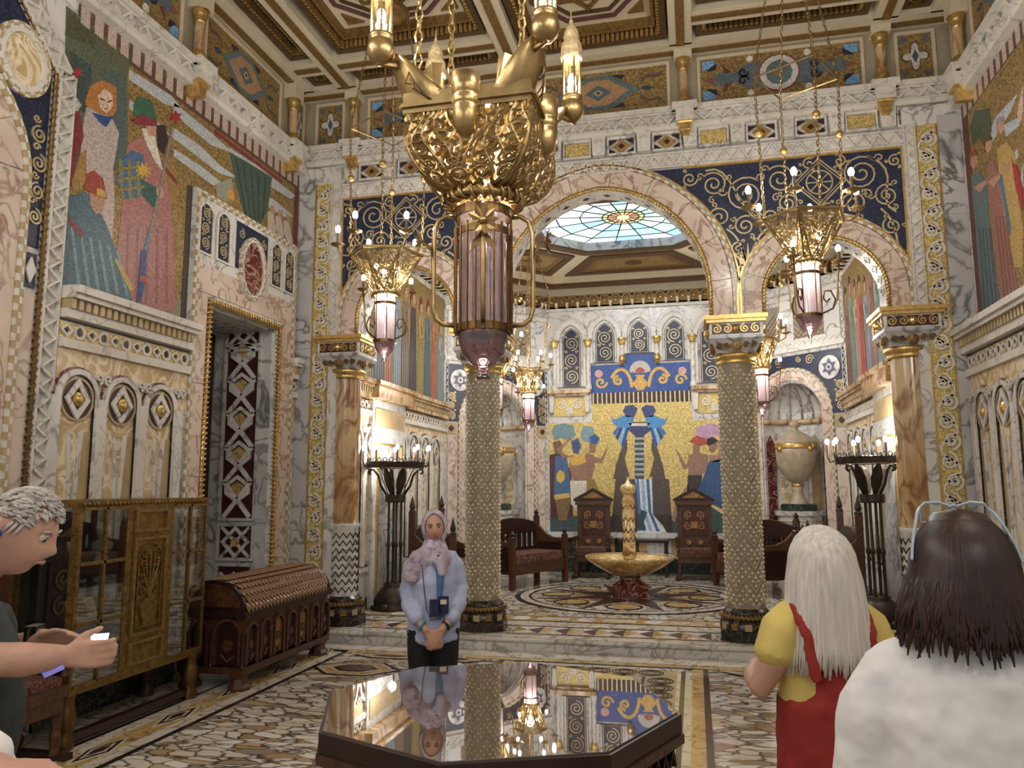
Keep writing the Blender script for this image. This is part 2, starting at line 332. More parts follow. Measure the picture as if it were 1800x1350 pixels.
for k in range(-4,5):
    c=AX-.37+k*.8
    piece('hexagon_tile',FP,[(c-.12,9.64),(c-.06,9.53),(c+.06,9.53),(c+.12,9.64),(c+.06,9.75),(c-.06,9.75)],-.01,.004,WHITE,plat)
    strip('inlay_strip',FP,c+.2,9.56,c+.6,9.72,FLOORW,plat,.003)
for sx,c0,n in ((0,0,7),(-1,-2.33,3),(1,2.33,3)):
    for k in range(n):
        c=AX+c0+(k-(n-1)/2)*.31
        for s in (-1,1): piece('triangle_tile',FP,[(c,8.86),(c+s*.15,8.66),(c+s*.15,9.06)],-.01,.003,OXBLOOD if s>0 else FLOORG,plat)
        for s in (-1,1): piece('triangle_tile',FP,[(c,8.86),(c-.15,8.86+s*.2),(c+.15,8.86+s*.2)],-.01,.003,WHITE if s>0 else PINK,plat)
FCx,FCy=AX-.02,11.85
def ringmat(r0,r1,mat,t=.003,name='ring_inlay'): return MB().ringf(FP,circ(FCx,FCy,r1,64),circ(FCx,FCy,r0,64),-.01,t).build(name,mat,plat)
ringmat(1.62,1.7,FLOORD); ringmat(1.5,1.62,FLOORW); ringmat(1.46,1.5,FLOORD)
for k in range(8):
    a=k*PI/4+PI/8; q=lambda r,an:(FCx+r*math.cos(an),FCy+r*math.sin(an))
    piece('star_tile',FP,[q(.45,a-.39),q(1.42,a),q(.45,a+.39),q(.3,a)],-.01,.003,OXBLOOD,plat)
    piece('star_tile',FP,[q(.62,a-.39),q(1.0,a-.2),q(1.4,a-.39),q(1.0,a-.58)],-.01,.004,FLOORG,plat)
    MB().ribbon(FP,circ(*q(1.08,a-.39),.24,20),.03,-.01,.006,closed=True).build('ring_inlay',FLOORD,plat)
# ---- ceiling of the hall
ceil=struct('ceiling',MB().box(XL-.2,-1.5,ZC+.26,XR+.2,DB,ZC+.34),CREAM)
FC=Fr((AX,0,ZC),(1,0,0),(0,1,0),(0,0,-1))
def beam(a0,b0,a1,b1):
    MB().fbox(FC,a0,b0,a1,b1,-.26,0).build('ceiling_beam',CREAM,ceil)
    if a1-a0<b1-b0: c=(a0+a1)/2; g=(c-.045,b0,c+.045,b1)
    else: c=(b0+b1)/2; g=(a0,c-.045,a1,c+.045)
    MB().fbox(FC,*g,-.02,.014).build('gilt_strip',GILTD,ceil)
for o in (-3.12,-.97,.97,3.12): beam(o-.125,-1.4,o+.125,8.45)
for a0,a1 in ((-3.9,-3.56),(3.56,3.9)): beam(a0,-1.4,a1,8.45)
beam(-3.9,8.42,3.9,8.75)
YBM=[7.96,5.85,3.74,1.63,-.4]
for y in YBM:
    for a0,a1 in ((-3.0,-1.09),(1.09,3.0),(-3.56,-3.245),(3.245,3.56)): beam(a0,y-.13,a1,y+.13)
    if y<7.9: beam(-.85,y-.13+.25,.85,y+.13+.25)
def nest(cx,cy,hx,hy,big=False):                 # stepped egg-and-dart mouldings round a coffer
    rc=lambda x,y:[(cx-x,cy-y),(cx+x,cy-y),(cx+x,cy+y),(cx-x,cy+y)]
    cof=MB().ringf(FC,rc(hx,hy),rc(hx-.07,hy-.07),-.26,-.06).build('coffer_moulding',MOULD,ceil)
    mb=MB()
    for s in ((0,1),(1,0)):
        n=max(2,int((hx if s[0] else hy)*2/.06))
        for sg in (-1,1):
            for i in range(n):
                t=-1+2*(i+.5)/n
                x,y=(cx+t*(hx-.08),cy+sg*(hy-.085)) if s[0] else (cx+sg*(hx-.085),cy+t*(hy-.08))
                mb.fbox(FC,x-.017,y-.017,x+.017,y+.017,-.16,-.075)
    mb.build('egg_and_dart',GILT,cof)
    if min(hx,hy)>.18: MB().ringf(FC,rc(hx-.12,hy-.12),rc(hx-.16,hy-.16),-.26,-.15).build('coffer_moulding',GILTD,ceil)
    if big:
        oc=lambda s:[(cx+s*hx*a,cy+s*hy*b) for a,b in ((-.45,-1),(.45,-1),(1,-.45),(1,.45),(.45,1),(-.45,1),(-1,.45),(-1,-.45))]
        MB().ringf(FC,oc(.74),oc(.69),-.26,-.235).build('painted_octagon',MAROON,ceil); MB().ringf(FC,oc(.62),oc(.58),-.26,-.235).build('painted_octagon',MOULD,ceil)
        for k in (0,1):
            sq=lambda s:[(cx+s*hx*math.cos(PI/4*k+PI/2*i),cy+s*hy*math.sin(PI/4*k+PI/2*i)) for i in range(4)]
            MB().ringf(FC,sq(.56),sq(.5),-.26,-.225-.01*k).build('gilt_star_frame',GILTD,ceil)
        piece('painted_tile',FC,circ(cx,cy,.12,8),-.26,-.23,NAVY,ceil)
        for i in (-1,1):
            for j in (-1,1): piece('gilt_corner',FC,[(cx+i*hx*.72,cy+j*hy*.72),(cx+i*hx*.5,cy+j*hy*.72),(cx+i*hx*.72,cy+j*hy*.5)],-.26,-.235,GILTD,ceil)
for sx in (-1,1):
    nest(sx*3.4,8.27,.15,.15); nest(sx*2.04,8.265,.9,.155)
    for i in range(4):
        y1,y0=YBM[i]-.15,YBM[i+1]+.15; nest(sx*2.04,(y0+y1)/2,.9,(y1-y0)/2,True); nest(sx*3.4,(y0+y1)/2,.15,(y1-y0)/2)
for y0,y1 in ((6.27,8.38),(4.15,5.93),(2.05,3.83)): nest(0,(y0+y1)/2,.82,(y1-y0)/2,True)
# ---- left wall with door recess
LA,LB,LH=6.80,8.12,3.60
wl=MB().box(XL-.3,-1.5,0,XL,LA,ZC+.1).box(XL-.3,LB,0,XL,DB,ZC+.1).box(XL-.3,LA,LH,XL,LB,ZC+.1)
wl.box(XL-.85,LA-.02,0,XL-.3,LA,LH).box(XL-.85,LB,0,XL-.3,LB+.02,LH).box(XL-.85,LA,LH,XL-.3,LB,LH+.02)
wall_left=struct('wall_left',wl,WHITE)
wall_right=struct('wall_right',MB().box(XR,-1.5,0,XR+.3,DB,ZC+.1),WHITE)
# ---- arcade wall: three arches cut through
zsC,zsS=3.90,3.80; hwC,hwS=1.19,.615; cS=2.39; PT=.1
ptsC=archpts(0,3.59,zsC,hwC,28,PT); ptsL=archpts(-cS,3.59,zsS,hwS,20); ptsR=archpts(cS,3.59,zsS,hwS,20)
mb=MB(); ZT=ZC+.1
for pts in (ptsL,ptsC,ptsR):
    for q0,q1 in zip(pts[1:-1],pts[2:-1]): mb.prism(FA,[q0,q1,(q1[0],ZT),(q0[0],ZT)],DF-DB,0)
for a0,a1 in ((-3.9,ptsL[0][0]),(ptsL[-1][0],ptsC[0][0]),(ptsC[-1][0],ptsR[0][0]),(ptsR[-1][0],3.9)): mb.fbox(FA,a0,3.59,a1,ZT,DF-DB,0)
for s in (-1,1): mb.fbox(FA,s*3.9,0,s*3.37,3.6,DF-DB,0); mb.fbox(FPI,s*3.9,0,s*3.25,5.78,-.15,0)
wall_arc=struct('wall_arcade',mb,WHITE)
def P(name,F,pts,d0,d1,mat,par): return piece(name,F,pts,d0,d1,mat,par)
def arch_trim(F,par,cx,zs,hw,bw,point,nv,base,mats=(PINK,),full=True,d=.03):
    n=2*nv; h=bw
    ic=archcurve(cx,zs,hw,n*2,point); oc=archcurve(cx,zs,hw+h,n*2,point*1.05)
    ic=[(ic[0][0],base)]+ic+[(ic[-1][0],base)]; oc=[(oc[0][0],base)]+oc+[(oc[-1][0],base)]
    m=len(ic)-1; step=max(1,m//nv)
    for i in range(0,m,step):
        j=min(m,i+step); pts=oc[i:j+1]+ic[i:j+1][::-1]; cxm=sum(a for a,b in pts)/len(pts); czm=sum(b for a,b in pts)/len(pts)
        P('voussoir',F,[(cxm+(a-cxm)*.985,czm+(b-czm)*.985) for a,b in pts],-.02,d,mats[0],par)
    return ic,oc
def checker(F,pts,w,par,d=.035,step=.055,name='checker_border'):     # checkered band of small cubes following a line
    L=[0]
    for a,b in zip(pts,pts[1:]): L.append(L[-1]+math.hypot(b[0]-a[0],b[1]-a[1]))
    def at(s):
        for i in range(len(L)-1):
            if s<=L[i+1] or i==len(L)-2:
                t=(s-L[i])/max(1e-6,L[i+1]-L[i]); a,b=pts[i],pts[i+1]; l=math.hypot(b[0]-a[0],b[1]-a[1]) or 1
                return (a[0]+(b[0]-a[0])*t,a[1]+(b[1]-a[1])*t),((b[0]-a[0])/l,(b[1]-a[1])/l)
    mb=MB(); n=int(L[-1]/step)
    for i in range(n):
        (x0,y0),(dx,dy)=at(i*L[-1]/n); (x1,y1),_=at((i+1)*L[-1]/n)
        for k in (0,1):
            o0,o1=(-w/2,0) if k else (0,w/2)
            mb.prism(F,[(x0-dy*o0,y0+dx*o0),(x1-dy*o0,y1+dx*o0),(x1-dy*o1,y1+dx*o1),(x0-dy*o1,y0+dx*o1)],0,d+(.004 if (i+k)%2 else 0),(i+k)%2,False)
    return mb.build(name,[WHITE2,TAN],par)
def rope3(pts,r,par,mat=GILT,name='rope_moulding',pitch=None):       # a twisted gilt rope: beads slanted along a path of 3D points
    pts=[Vector(p) for p in pts]; mb=MB(); pitch=pitch or r*1.5; acc=0
    mb.tube(pts,r*.72,6)
    for a,b in zip(pts,pts[1:]):
        d=(b-a); l=d.length; t=d.normalized(); x=t.orthogonal().normalized(); y=t.cross(x); s=-acc
        while s<l:
            if s>=0:
                c=a+t*s; mb.tube([c+x*r*.95*math.cos(q)+y*r*.95*math.sin(q)+t*(q/PI*pitch*.5) for q in (0,1.05,2.1,3.14,4.2,5.25,6.28)],r*.33,4,0,False,False)
            s+=pitch
        acc=(l-(s-pitch)) if s-pitch<l else 0
    return mb.build(name,mat,par,True)
def zigzag(F,p0,p1,w,par,d=.03,pitch=.15,mat=WHITE2,name='zigzag_moulding',base=True):
    (x0,y0),(x1,y1)=p0,p1; l=math.hypot(x1-x0,y1-y0); dx,dy=(x1-x0)/l,(y1-y0)/l; n=max(1,round(l/pitch)); mb=MB()
    q=lambda s,o:(x0+dx*s-dy*o,y0+dy*s+dx*o)
    if base: mb.prism(F,[q(0,-w/2),q(l,-w/2),q(l,w/2),q(0,w/2)],-.01,d*.35)
    pts=[]
    for i in range(n): pts+=[q(i*l/n,-w*.36),q((i+.5)*l/n,w*.36)]
    pts.append(q(l,-w*.36)); mb.ribbon(F,pts,w*.2,0,d)
    for o in (-w/2,w/2): mb.ribbon(F,[q(0,o*.94),q(l,o*.94)],w*.1,0,d)
    return mb.build(name,mat,par)
# arch bands, checker borders, gilt ropes, soffits
for cx,zs,hw,bw,pt,nv in ((0,zsC,hwC,.215,PT,9),(-cS,zsS,hwS,.19,0,7),(cS,zsS,hwS,.19,0,7)):
    ic,oc=arch_trim(FA,wall_arc,cx,zs,hw+.03,bw,pt,nv,3.6)
    ck=archcurve(cx,zs,hw+bw+.065,40,pt*1.05); ck=[(ck[0][0],3.6)]+ck+[(ck[-1][0],3.6)]; checker(FA,ck,.06,wall_arc,.045)
    MB().ribbon(FA,[(a,b) for a,b in [(q[0]+(cx-q[0])*-.035,q[1]) for q in ck]],.018,0,.05).build('gilt_fillet',GILT,wall_arc)
    rp=archcurve(cx,zs,hw+.012,30,pt); rp=[(rp[0][0],3.6)]+rp+[(rp[-1][0],3.6)]; rope3([FA.p(a,b,.025) for a,b in rp],.026,wall_arc)
    for i in range(len(rp)-1):                                           # diamonds on the soffit
        if i%2: continue
        a,b=Vector(FA.p(*rp[i],0)),Vector(FA.p(*rp[i+1],0)); t=(b-a).normalized(); mid=(a+b)/2+Vector((0,.16,0)); nrm=Vector((0,1,0)).cross(t)
        if nrm.dot(Vector((AX+cx,DF+.16,zs))-mid)<0: nrm=-nrm
        Fs=Fr(mid+nrm*.014,t,(0,1,0),nrm); l=(b-a).length*.8
        MB().ringf(Fs,[(-l,0),(0,-.1),(l,0),(0,.1)],[(-l*.6,0),(0,-.06),(l*.6,0),(0,.06)],-.01,.008).build('soffit_diamond',WHITE2,wall_arc); P('soffit_stone',Fs,[(-l*.45,0),(0,-.045),(l*.45,0),(0,.045)],-.01,.004,OXBLOOD,wall_arc)
# blue mosaic spandrels with gilt scrolls
oC=archcurve(0,zsC,hwC+.31,36,PT*1.05); oS=archcurve(cS,zsS,hwS+.285,24); zt=5.36
def lowz(x):
    z=3.62
    for c in (oC,oS):
        for (x0,y0),(x1,y1) in zip(c,c[1:]):
            if x0<=x<=x1 and x1>x0: z=max(z,y0+(y1-y0)*(x-x0)/(x1-x0))
    return z
xs=[.4+2.84*i/90 for i in range(91)]; lo=[(x,lowz(x)) for x in xs]; lo=[q for q in lo if q[1]<zt]; half=lo+[(3.24,zt),(lo[0][0],zt)]
for s in (-1,1):
    sp=P('blue_mosaic_spandrel',FA,[(s*a,b) for a,b in half],-.005,.012,NAVY,wall_arc)
    mb=MB(); w=.017; E_=.012; T=.022
    for cx,cz,R,a0,dr,tn in ((1.28,5.13,.15,2.5,-1,2),(1.62,4.98,.21,.8,1,2.4),(1.99,5.12,.17,2.4,-1,2),(2.83,5.11,.2,.7,1,2.3),(2.06,4.84,.11,0,1,1.8),(2.74,4.78,.13,3,-1,1.8),(3.07,4.84,.13,1,1,2),(1.33,4.74,.13,4,-1,1.8),(1.60,4.62,.12,1,1,1.8),(1.88,4.70,.10,5,-1,1.6),(3.1,4.5,.1,2,1,1.7),(1.52,4.36,.085,1,1,1.7),(1.74,4.36,.085,2,-1,1.7),(3.14,4.22,.075,0,-1,1.6),(1.02,5.22,.09,0,-1,1.6),(2.46,4.72,.09,1,1,1.5),(1.56,4.12,.06,1,1,1.5),(1.67,4.12,.06,2,-1,1.5),(3.17,5.22,.07,1,1,1.5),(2.3,5.27,.07,1,1,1.4),(2.62,5.27,.07,2,-1,1.4)):
        mb.ribbon(FA,[(s*a,b) for a,b in spiral(cx,cz,R,tn,a0,dr)],w,E_,T)
        for q in (0,2.1,4.2): mb.ribbon(FA,[(s*a,b) for a,b in spiral(cx+R*1.22*math.cos(a0+q),cz+R*1.22*math.sin(a0+q),R*.28,1.1,a0+q+PI,-dr,9)],w*.8,E_,T)
    for c in (bez((1.2,5.3),(1.5,5.4),(1.5,4.8),(1.75,4.7)),bez((1.62,3.75),(1.62,4.3),(1.55,4.5),(1.4,4.6)),bez((1.62,3.75),(1.62,4.3),(1.7,4.5),(1.85,4.58)),bez((2.9,5.3),(3.3,5.1),(2.9,4.8),(3.15,4.65)),bez((3.0,4.7),(3.2,4.5),(3.1,4.3),(3.2,3.8))):
        mb.ribbon(FA,[(s*a,b) for a,b in c],w*1.2,E_,T)
    for q in range(-3,4): mb.ribbon(FA,[(s*(1.62+q*.012),4.02),(s*(1.62+q*.03),4.25),(s*(1.62+q*.06),4.42-abs(q)*.03)],[.012,.03,.004],E_,T)
    dm=lambda r:[(s*(2.4-r),5.05),(s*2.4,5.05-r),(s*(2.4+r),5.05),(s*2.4,5.05+r)]
    mb.ribbon(FA,dm(.27),.02,E_,T,closed=True); mb.ribbon(FA,dm(.23),.012,E_,T,closed=True); mb.ribbon(FA,circ(s*2.4,5.05,.135,24),.014,E_,T,closed=True); mb.ribbon(FA,circ(s*2.4,5.05,.03,10),.012,E_,T,closed=True)
    for k in range(8): mb.ribbon(FA,[(s*2.4+.03*math.cos(k*PI/4),5.05+.03*math.sin(k*PI/4)),(s*2.4+.13*math.cos(k*PI/4),5.05+.13*math.sin(k*PI/4))],.012,E_,T)
    mb.build('gilt_scrollwork',SCROLL,sp)
    MB().ribbon(FA,[(s*.95,zt),(s*3.24,zt),(s*3.24,3.6)],.03,0,.03).build('gilt_fillet',GILT,wall_arc)
    zigzag(FPI,(s*3.31,3.6),(s*3.31,5.56),.11,wall_arc,.03,.13)
    # gilded strip with white vine
    g=P('gilt_strip',FPI,[(s*3.37,HP),(s*3.57,HP),(s*3.57,5.56),(s*3.37,5.56)],0,.006,GOLDMOS,wall_arc); mb=MB(); n=26; hz=(5.5-.3)/n
    for i in range(n):
        z=.3+hz*(i+.5); sg=1 if i%2 else -1
        mb.ribbon(FPI,spiral(s*3.47+sg*.02,z,.088,1.7,-PI/2*sg,sg,18),.022,0,.022)
        mb.ribbon(FPI,bez((s*3.47-sg*.08,z-hz*.5),(s*3.47-sg*.1,z),(s*3.47+sg*.06,z+.02),(s*3.47+sg*.085,z+hz*.5),6),.022,0,.022)
        for q in range(5): mb.ribbon(FPI,[(s*3.47+sg*.02,z),(s*3.47+sg*.02+.055*math.cos(q*1.25),z+.055*math.sin(q*1.25))],[.028,.004],0,.02)
    mb.build('marble_vine',WHITE2,g)
    for a in (3.36,3.58): MB().ribbon(FPI,[(s*a,HP),(s*a,5.56)],.012,0,.016).build('gilt_fillet',GILT,wall_arc)
    for i in range(5): P('pilaster_slab',FPI,[(s*3.59,HP+i*1.1),(s*3.81,HP+i*1.1),(s*3.81,HP+i*1.1+1.09),(s*3.59,HP+i*1.1+1.09)],0,.012,GREY,wall_arc)
# bands over the arches
zigzag(FA,(-3.25,5.46),(3.25,5.46),.17,wall_arc,.05,.16)
for i in range(27):
    c=-3.38+i*.26; z0,z1=5.58,5.80
    if i%2: 
        b=P('carved_block',FA,[(c-.07,z0),(c+.07,z0),(c+.08,z1),(c-.08,z1)],0,.10,WHITE2,wall_arc)
        mb=MB()
        for sg in (-1,1): mb.ribbon(FA,spiral(c+sg*.035,z1-.06,.03,1.2,PI/2,sg,9),.012,.09,.115)
        mb.prism(FA,circ(c,z0+.06,.035,8,.05),.09,.12); mb.build('leaf_carving',WHITE2,b)
    else:
        fr=MB().ringf(FA,[(c-.165,z0),(c+.165,z0),(c+.165,z1),(c-.165,z1)],[(c-.145,z0+.025),(c+.145,z0+.025),(c+.145,z1-.025),(c-.145,z1-.025)],0,.05).build('inlaid_panel',WHITE,wall_arc)
        k=(i//2)%3
        if k==0: P('gilt_inlay',FA,[(c-.14,z0+.03),(c+.14,z0+.03),(c+.14,z1-.03),(c-.14,z1-.03)],0,.03,GOLDMOS,fr)
        else:
            for q in (-1,1):
                for r in (-1,1): P('dark_inlay',FA,[(c+q*.14,5.69+r*.08),(c+q*.05,5.69+r*.08),(c+q*.14,5.69+r*.02)],0,.03,OXBLOOD,fr)
            P('gilt_inlay',FA,[(c-.1,5.69),(c,5.61),(c+.1,5.69),(c,5.77)],0,.032,GILT,fr); P('dark_inlay',FA,[(c-.04,5.69),(c,5.655),(c+.04,5.69),(c,5.725)],0,.036,OXBLOOD,fr)
# ---- cornice and painted frieze running round the hall
def cornice(F,a0,a1,par,z0=5.80,cols=(),gap=None):
    MB().fbox(F,a0,z0,a1,z0+.05,0,.10).fbox(F,a0,z0+.19,a1,z0+.25,0,.17).fbox(F,a0,z0+.05,a1,z0+.19,0,.085).build('cornice',WHITE2,par)
    zigzag(F,(a0,z0+.12),(a1,z0+.12),.14,par,.13,.2,base=False)
    P('frieze_ground',F,[(a0,z0+.25),(a1,z0+.25),(a1,ZC),(a0,ZC)],0,.01,CREAMD,par)
    for c in cols:
        br=MB().fbox(F,c-.14,z0+.19,c+.14,z0+.27,0,.22).fbox(F,c-.1,z0+.06,c+.1,z0+.19,0,.19).build('bracket',WHITE2,par)
        MB().prism(F,[(c-.085,z0+.07),(c+.085,z0+.07),(c+.035,z0-.10),(c-.035,z0-.10)],0,.16).tube([F.p(c-.08,z0+.05,.16),F.p(c+.08,z0+.05,.16)],.03,8).tube([F.p(c-.05,z0-.04,.14),F.p(c+.05,z0-.04,.14)],.022,8).build('gilt_corbel',GILT,br)
        b=F.p(c,z0+.27,.09)
        colo=MB().lathe([(.062,.06),(.05,.1),(.05,.42),(.055,.44)],b,14).build('colonette',SIENNA,par,True)
        MB().lathe([(.078,.0),(.078,.04)],b,8).build('base_block',BLACK,colo); MB().lathe([(.072,.04),(.076,.06),(.066,.085),(.07,.1),(.054,.12)],b,14).build('gilt_base',GILT,colo,True)
        MB().lathe([(.05,.42),(.062,.435),(.055,.45),(.07,.5),(.09,.56),(.075,.57)],b,14).build('gilt_capital',GILT,colo,True)
        MB().fbox(F,c-.1,z0+.27+.56,c+.1,ZC,0,.17).build('impost_block',CREAM,par)
def frieze_panel(F,a0,a1,z0,z1,par,kind):
    fr=P('frieze_mosaic',F,[(a0,z0),(a1,z0),(a1,z1),(a0,z1)],0,.014,OLDGOLD,par); cx,cz,hw,hh=(a0+a1)/2,(z0+z1)/2,(a1-a0)/2,(z1-z0)/2
    MB().ringf(F,[(a0-.035,z0-.035),(a1+.035,z0-.035),(a1+.035,z1+.035),(a0-.035,z1+.035)],[(a0,z0),(a1,z0),(a1,z1),(a0,z1)],0,.03).build('panel_frame',CREAM,par)
    C=lambda h:mosaic(rgb(h)); pl=lambda pts,h,d=.018:P('mosaic_shape',F,[(cx+hw*a,cz+hh*b) for a,b in pts],.01,d,C(h),fr)
    pl0=lambda pts,h,d=.018:P('mosaic_shape',F,pts,.01,d,C(h),fr)
    if kind==0:      # lozenge carpet
        pl([(-.62,0),(-.35,.45),(-.2,.8),(.2,.8),(.35,.45),(.62,0),(.35,-.45),(.2,-.8),(-.2,-.8),(-.35,-.45)],'566b70'); pl([(-.45,0),(-.15,.62),(.15,.62),(.45,0),(.15,-.62),(-.15,-.62)],'a5805e',.02); pl([(-.2,0),(0,.38),(.2,0),(0,-.38)],'4f6468',.022); pl([(-.08,0),(0,.17),(.08,0),(0,-.17)],'b58c74',.024); pl([(-.03,0),(0,.07),(.03,0),(0,-.07)],'2a2420',.026)
        for s in (-1,1):
            pl([(s*.62,0),(s*.72,.12),(s*.82,0),(s*.72,-.12)],'31445a',.02)
            for t in (-1,1):
                MB().ribbon(F,[(cx+hw*a,cz+hh*b) for a,b in bez((s*.62,t*.3),(s*.75,t*.95),(s*.85,t*.2),(s*.95,t*.75))],[.01,.03,.02,.04,.02,.03,.04,.02,.01],.01,.02).build('mosaic_vine',C('5c4a4c'),fr)
                pl([(s*.2,t*.8),(s*.35,t*.55),(s*.4,t*.75)],'222c40',.022)
    elif kind==1:    # roundel with blue leaves
        pl([(-.95,0),(-.7,.35),(-.55,.2),(-.4,.6),(0,.5),(.4,.6),(.55,.2),(.7,.35),(.95,0),(.7,-.35),(.55,-.2),(.4,-.6),(0,-.5),(-.4,-.6),(-.55,-.2),(-.7,-.35)],'57646a')
        pl0(circ(cx,cz,hh*.86,20),'7c2f2c',.02); pl0(circ(cx,cz,hh*.8,20),'c4c2bc',.023); pl0(circ(cx,cz,hh*.56,12),'5a6a6c',.026); pl0(circ(cx,cz,hh*.2,8),'7d6a42',.028)
        for s in (-1,1):
            for t in (-1,1):
                pl([(s*.97,t*.9),(s*.8,t*.9),(s*.84,t*.55),(s*.97,t*.5)],'6fa0cc',.02); pl([(s*.86,t*.6),(s*.78,t*.75),(s*.8,t*.45),(s*.92,t*.42)],'20263a',.022)
                pl0(circ(cx+s*hw*.36,cz+t*hh*.78,hh*.15,8),'d8d2c4',.022); MB().ribbon(F,spiral(cx+s*hw*.45,cz+t*hh*.2,hh*.24,1.2,0,s*t,12),.03,.01,.022).build('mosaic_vine',C('20222a'),fr)
                pl([(s*.6,t*.3),(s*.72,t*.65),(s*.68,t*.2)],'6e3430',.021)
            pl([(s*.85,.12),(s*.95,0),(s*.85,-.12),(s*.78,0)],'8b4a40',.022)
    else:            # small quatrefoil
        qf=[]
        for k in range(4):
            a=k*PI/2; qf+=[(.55*math.cos(a+.45)*.6,.4*math.sin(a+.45)),(.72*math.cos(a),.6*math.sin(a)),]
        qf=[(math.cos(t)*(.55+.2*math.cos(4*t)),math.sin(t)*(.42+.2*math.cos(4*t))) for t in [i*PI/16 for i in range(32)]]
        pl([(a*1.12,b*1.1) for a,b in qf],'4a2a2c'); pl(qf,'c0bdb8',.02); pl([(0,.3),(.2,0),(0,-.3),(-.2,0)],'4d505c',.022)
        for s in (-1,1):
            for t in (-1,1): pl0(circ(cx+s*hw*.68,cz+t*hh*.75,min(hw,hh)*.22,7),'5c6470',.02)
z0f,z1f=6.12,6.64
cornice(FA,-3.83,3.83,wall_arc,cols=(-3.09,-.99,.99,3.09))
for a0,a1,k in ((-3.62,-3.28,2),(-2.9,-1.18,1),(-.8,.8,0),(1.18,2.9,1),(3.28,3.62,2)): frieze_panel(FA,a0,a1,z0f,z1f,wall_arc,k)
for F,par in ((FLW,wall_left),(FRW,wall_right)):
    cornice(F,-1.4,8.7,par,5.70,cols=(8.25,6.37,4.45,2.6))
    for a0,a1,k in ((8.42,8.62,2),(6.58,8.04,0),(4.66,6.16,1),(2.8,4.25,0)): frieze_panel(F,a0,a1,z0f-.05,z1f,par,k)
# ================================================================ APSE
A3=lambda o,y,z:Vector((AX+o,y,z))
ZA=5.26
apse=[(A3(-3.45,DB,0),A3(-3.45,13.42,0)),(A3(-3.45,13.42,0),A3(-1.82,YB,0)),(A3(-1.82,YB,0),A3(1.82,YB,0)),(A3(1.82,YB,0),A3(3.45,13.42,0)),(A3(3.45,13.42,0),A3(3.45,DB,0))]
def wallframe(a,b):
    u=(b-a).normalized(); n=Vector((u.y,-u.x,0)); return Fr(a,u,(0,0,1),n),(b-a).length
walls=[]
for nme,(a,b) in zip(('wall_apse_left','wall_apse_corner_left','wall_back','wall_apse_corner_right','wall_apse_right'),apse):
    F,L=wallframe(a,b); m=MB()
    if 'corner' in nme:                      # leave an arched niche
        c=L/2; hw=.62; zs=2.95
        cur=arc(c,zs,hw,PI,0,20)
        m.fbox(F,-.05,0,c-hw,ZA+.7,-.15,0).fbox(F,c+hw,0,L+.05,ZA+.7,-.15,0)
        for q0,q1 in zip(cur,cur[1:]): m.prism(F,[q0,q1,(q1[0],ZA+.7),(q0[0],ZA+.7)],-.15,0)
        # half-round niche behind
        n=16; vs=[];fs=[]
        for i in range(n+1):
            t=PI*i/n
            for z in (0,zs): vs.append(F.p(c-hw*math.cos(t),z,-.62*math.sin(t)))
        for i in range(n): fs.append((2*i,2*i+2,2*i+3,2*i+1))
        m.add(vs,fs)
        vs=[];fs=[];k=8
        for i in range(n+1):
            t=PI*i/n
            for j in range(k+1):
                e=PI/2*j/k; rr=hw*math.cos(e); vs.append(F.p(c-rr*math.cos(t),zs+hw*math.sin(e),-.62*math.cos(e)*math.sin(t)))
        for i in range(n):
            for j in range(k): fs.append((i*(k+1)+j,(i+1)*(k+1)+j,(i+1)*(k+1)+j+1,i*(k+1)+j+1))
        m.add(vs,fs)
    else: m.fbox(F,-.05 if nme!='wall_back' else 0,0,L+(.05 if nme!='wall_back' else 0),ZA+.7,-.15,0)
    walls.append((struct(nme,m,WHITE),F,L))
(wal,FAL,LAL),(wcl,FCL,LCL),(wb,FBK,LBK),(wcr,FCR,LCR),(war,FAR,LAR)=walls
for w,F,L in walls:
    P('plinth_slab',F,[(0,HP),(L,HP),(L,.42),(0,.42)],0,.03,DARKG,w) if w not in (wcl,wcr) else None
# --- back wall: lancets, spiral colonettes, mosaic, ledges (FB frame, u=offset from the axis)
def lancet(F,cx,z0,zs,hw,par,pt=.08,d=.0):
    o=archpts(cx,z0,zs,hw,14,pt); l=P('lancet_window',F,o,0,.012,NAVY,par)
    mb=MB(); top=zs+hw*.6; scroll_stack(mb,F,cx,z0+.05,top,hw*.8,.014,.01,.024); ii=archpts(cx,z0+.02,zs,hw-.02,14,pt); mb.ribbon(F,ii,.01,.01,.02,closed=True); mb.build('gilt_scrollwork',SCROLL,l)
    return l
lanc=[(-1.335,3.70,4.62,.185),(-.67,4.16,4.70,.185),(0,4.33,4.72,.185),(.67,4.16,4.70,.185),(1.335,3.70,4.62,.185)]
for cx,z0,zs,hw in lanc:
    lancet(FB,cx,z0,zs,hw,wb)
    oc=archcurve(cx,zs,hw+.14,16,.1); ic=archcurve(cx,zs,hw+.05,16,.09)
    MB().ringf(FB,[(oc[0][0],z0)]+oc+[(oc[-1][0],z0)],[(ic[0][0],z0)]+ic+[(ic[-1][0],z0)],0,.05).build('lancet_surround',WHITE2,wb); MB().ribbon(FB,[(ic[0][0],z0)]+ic+[(ic[-1][0],z0)],.012,0,.056).build('lancet_fillet',GREY,wb); MB().ribbon(FB,archcurve(cx,zs,hw+.15,16,.1),.02,0,.07).build('lancet_hood',WHITE2,wb)
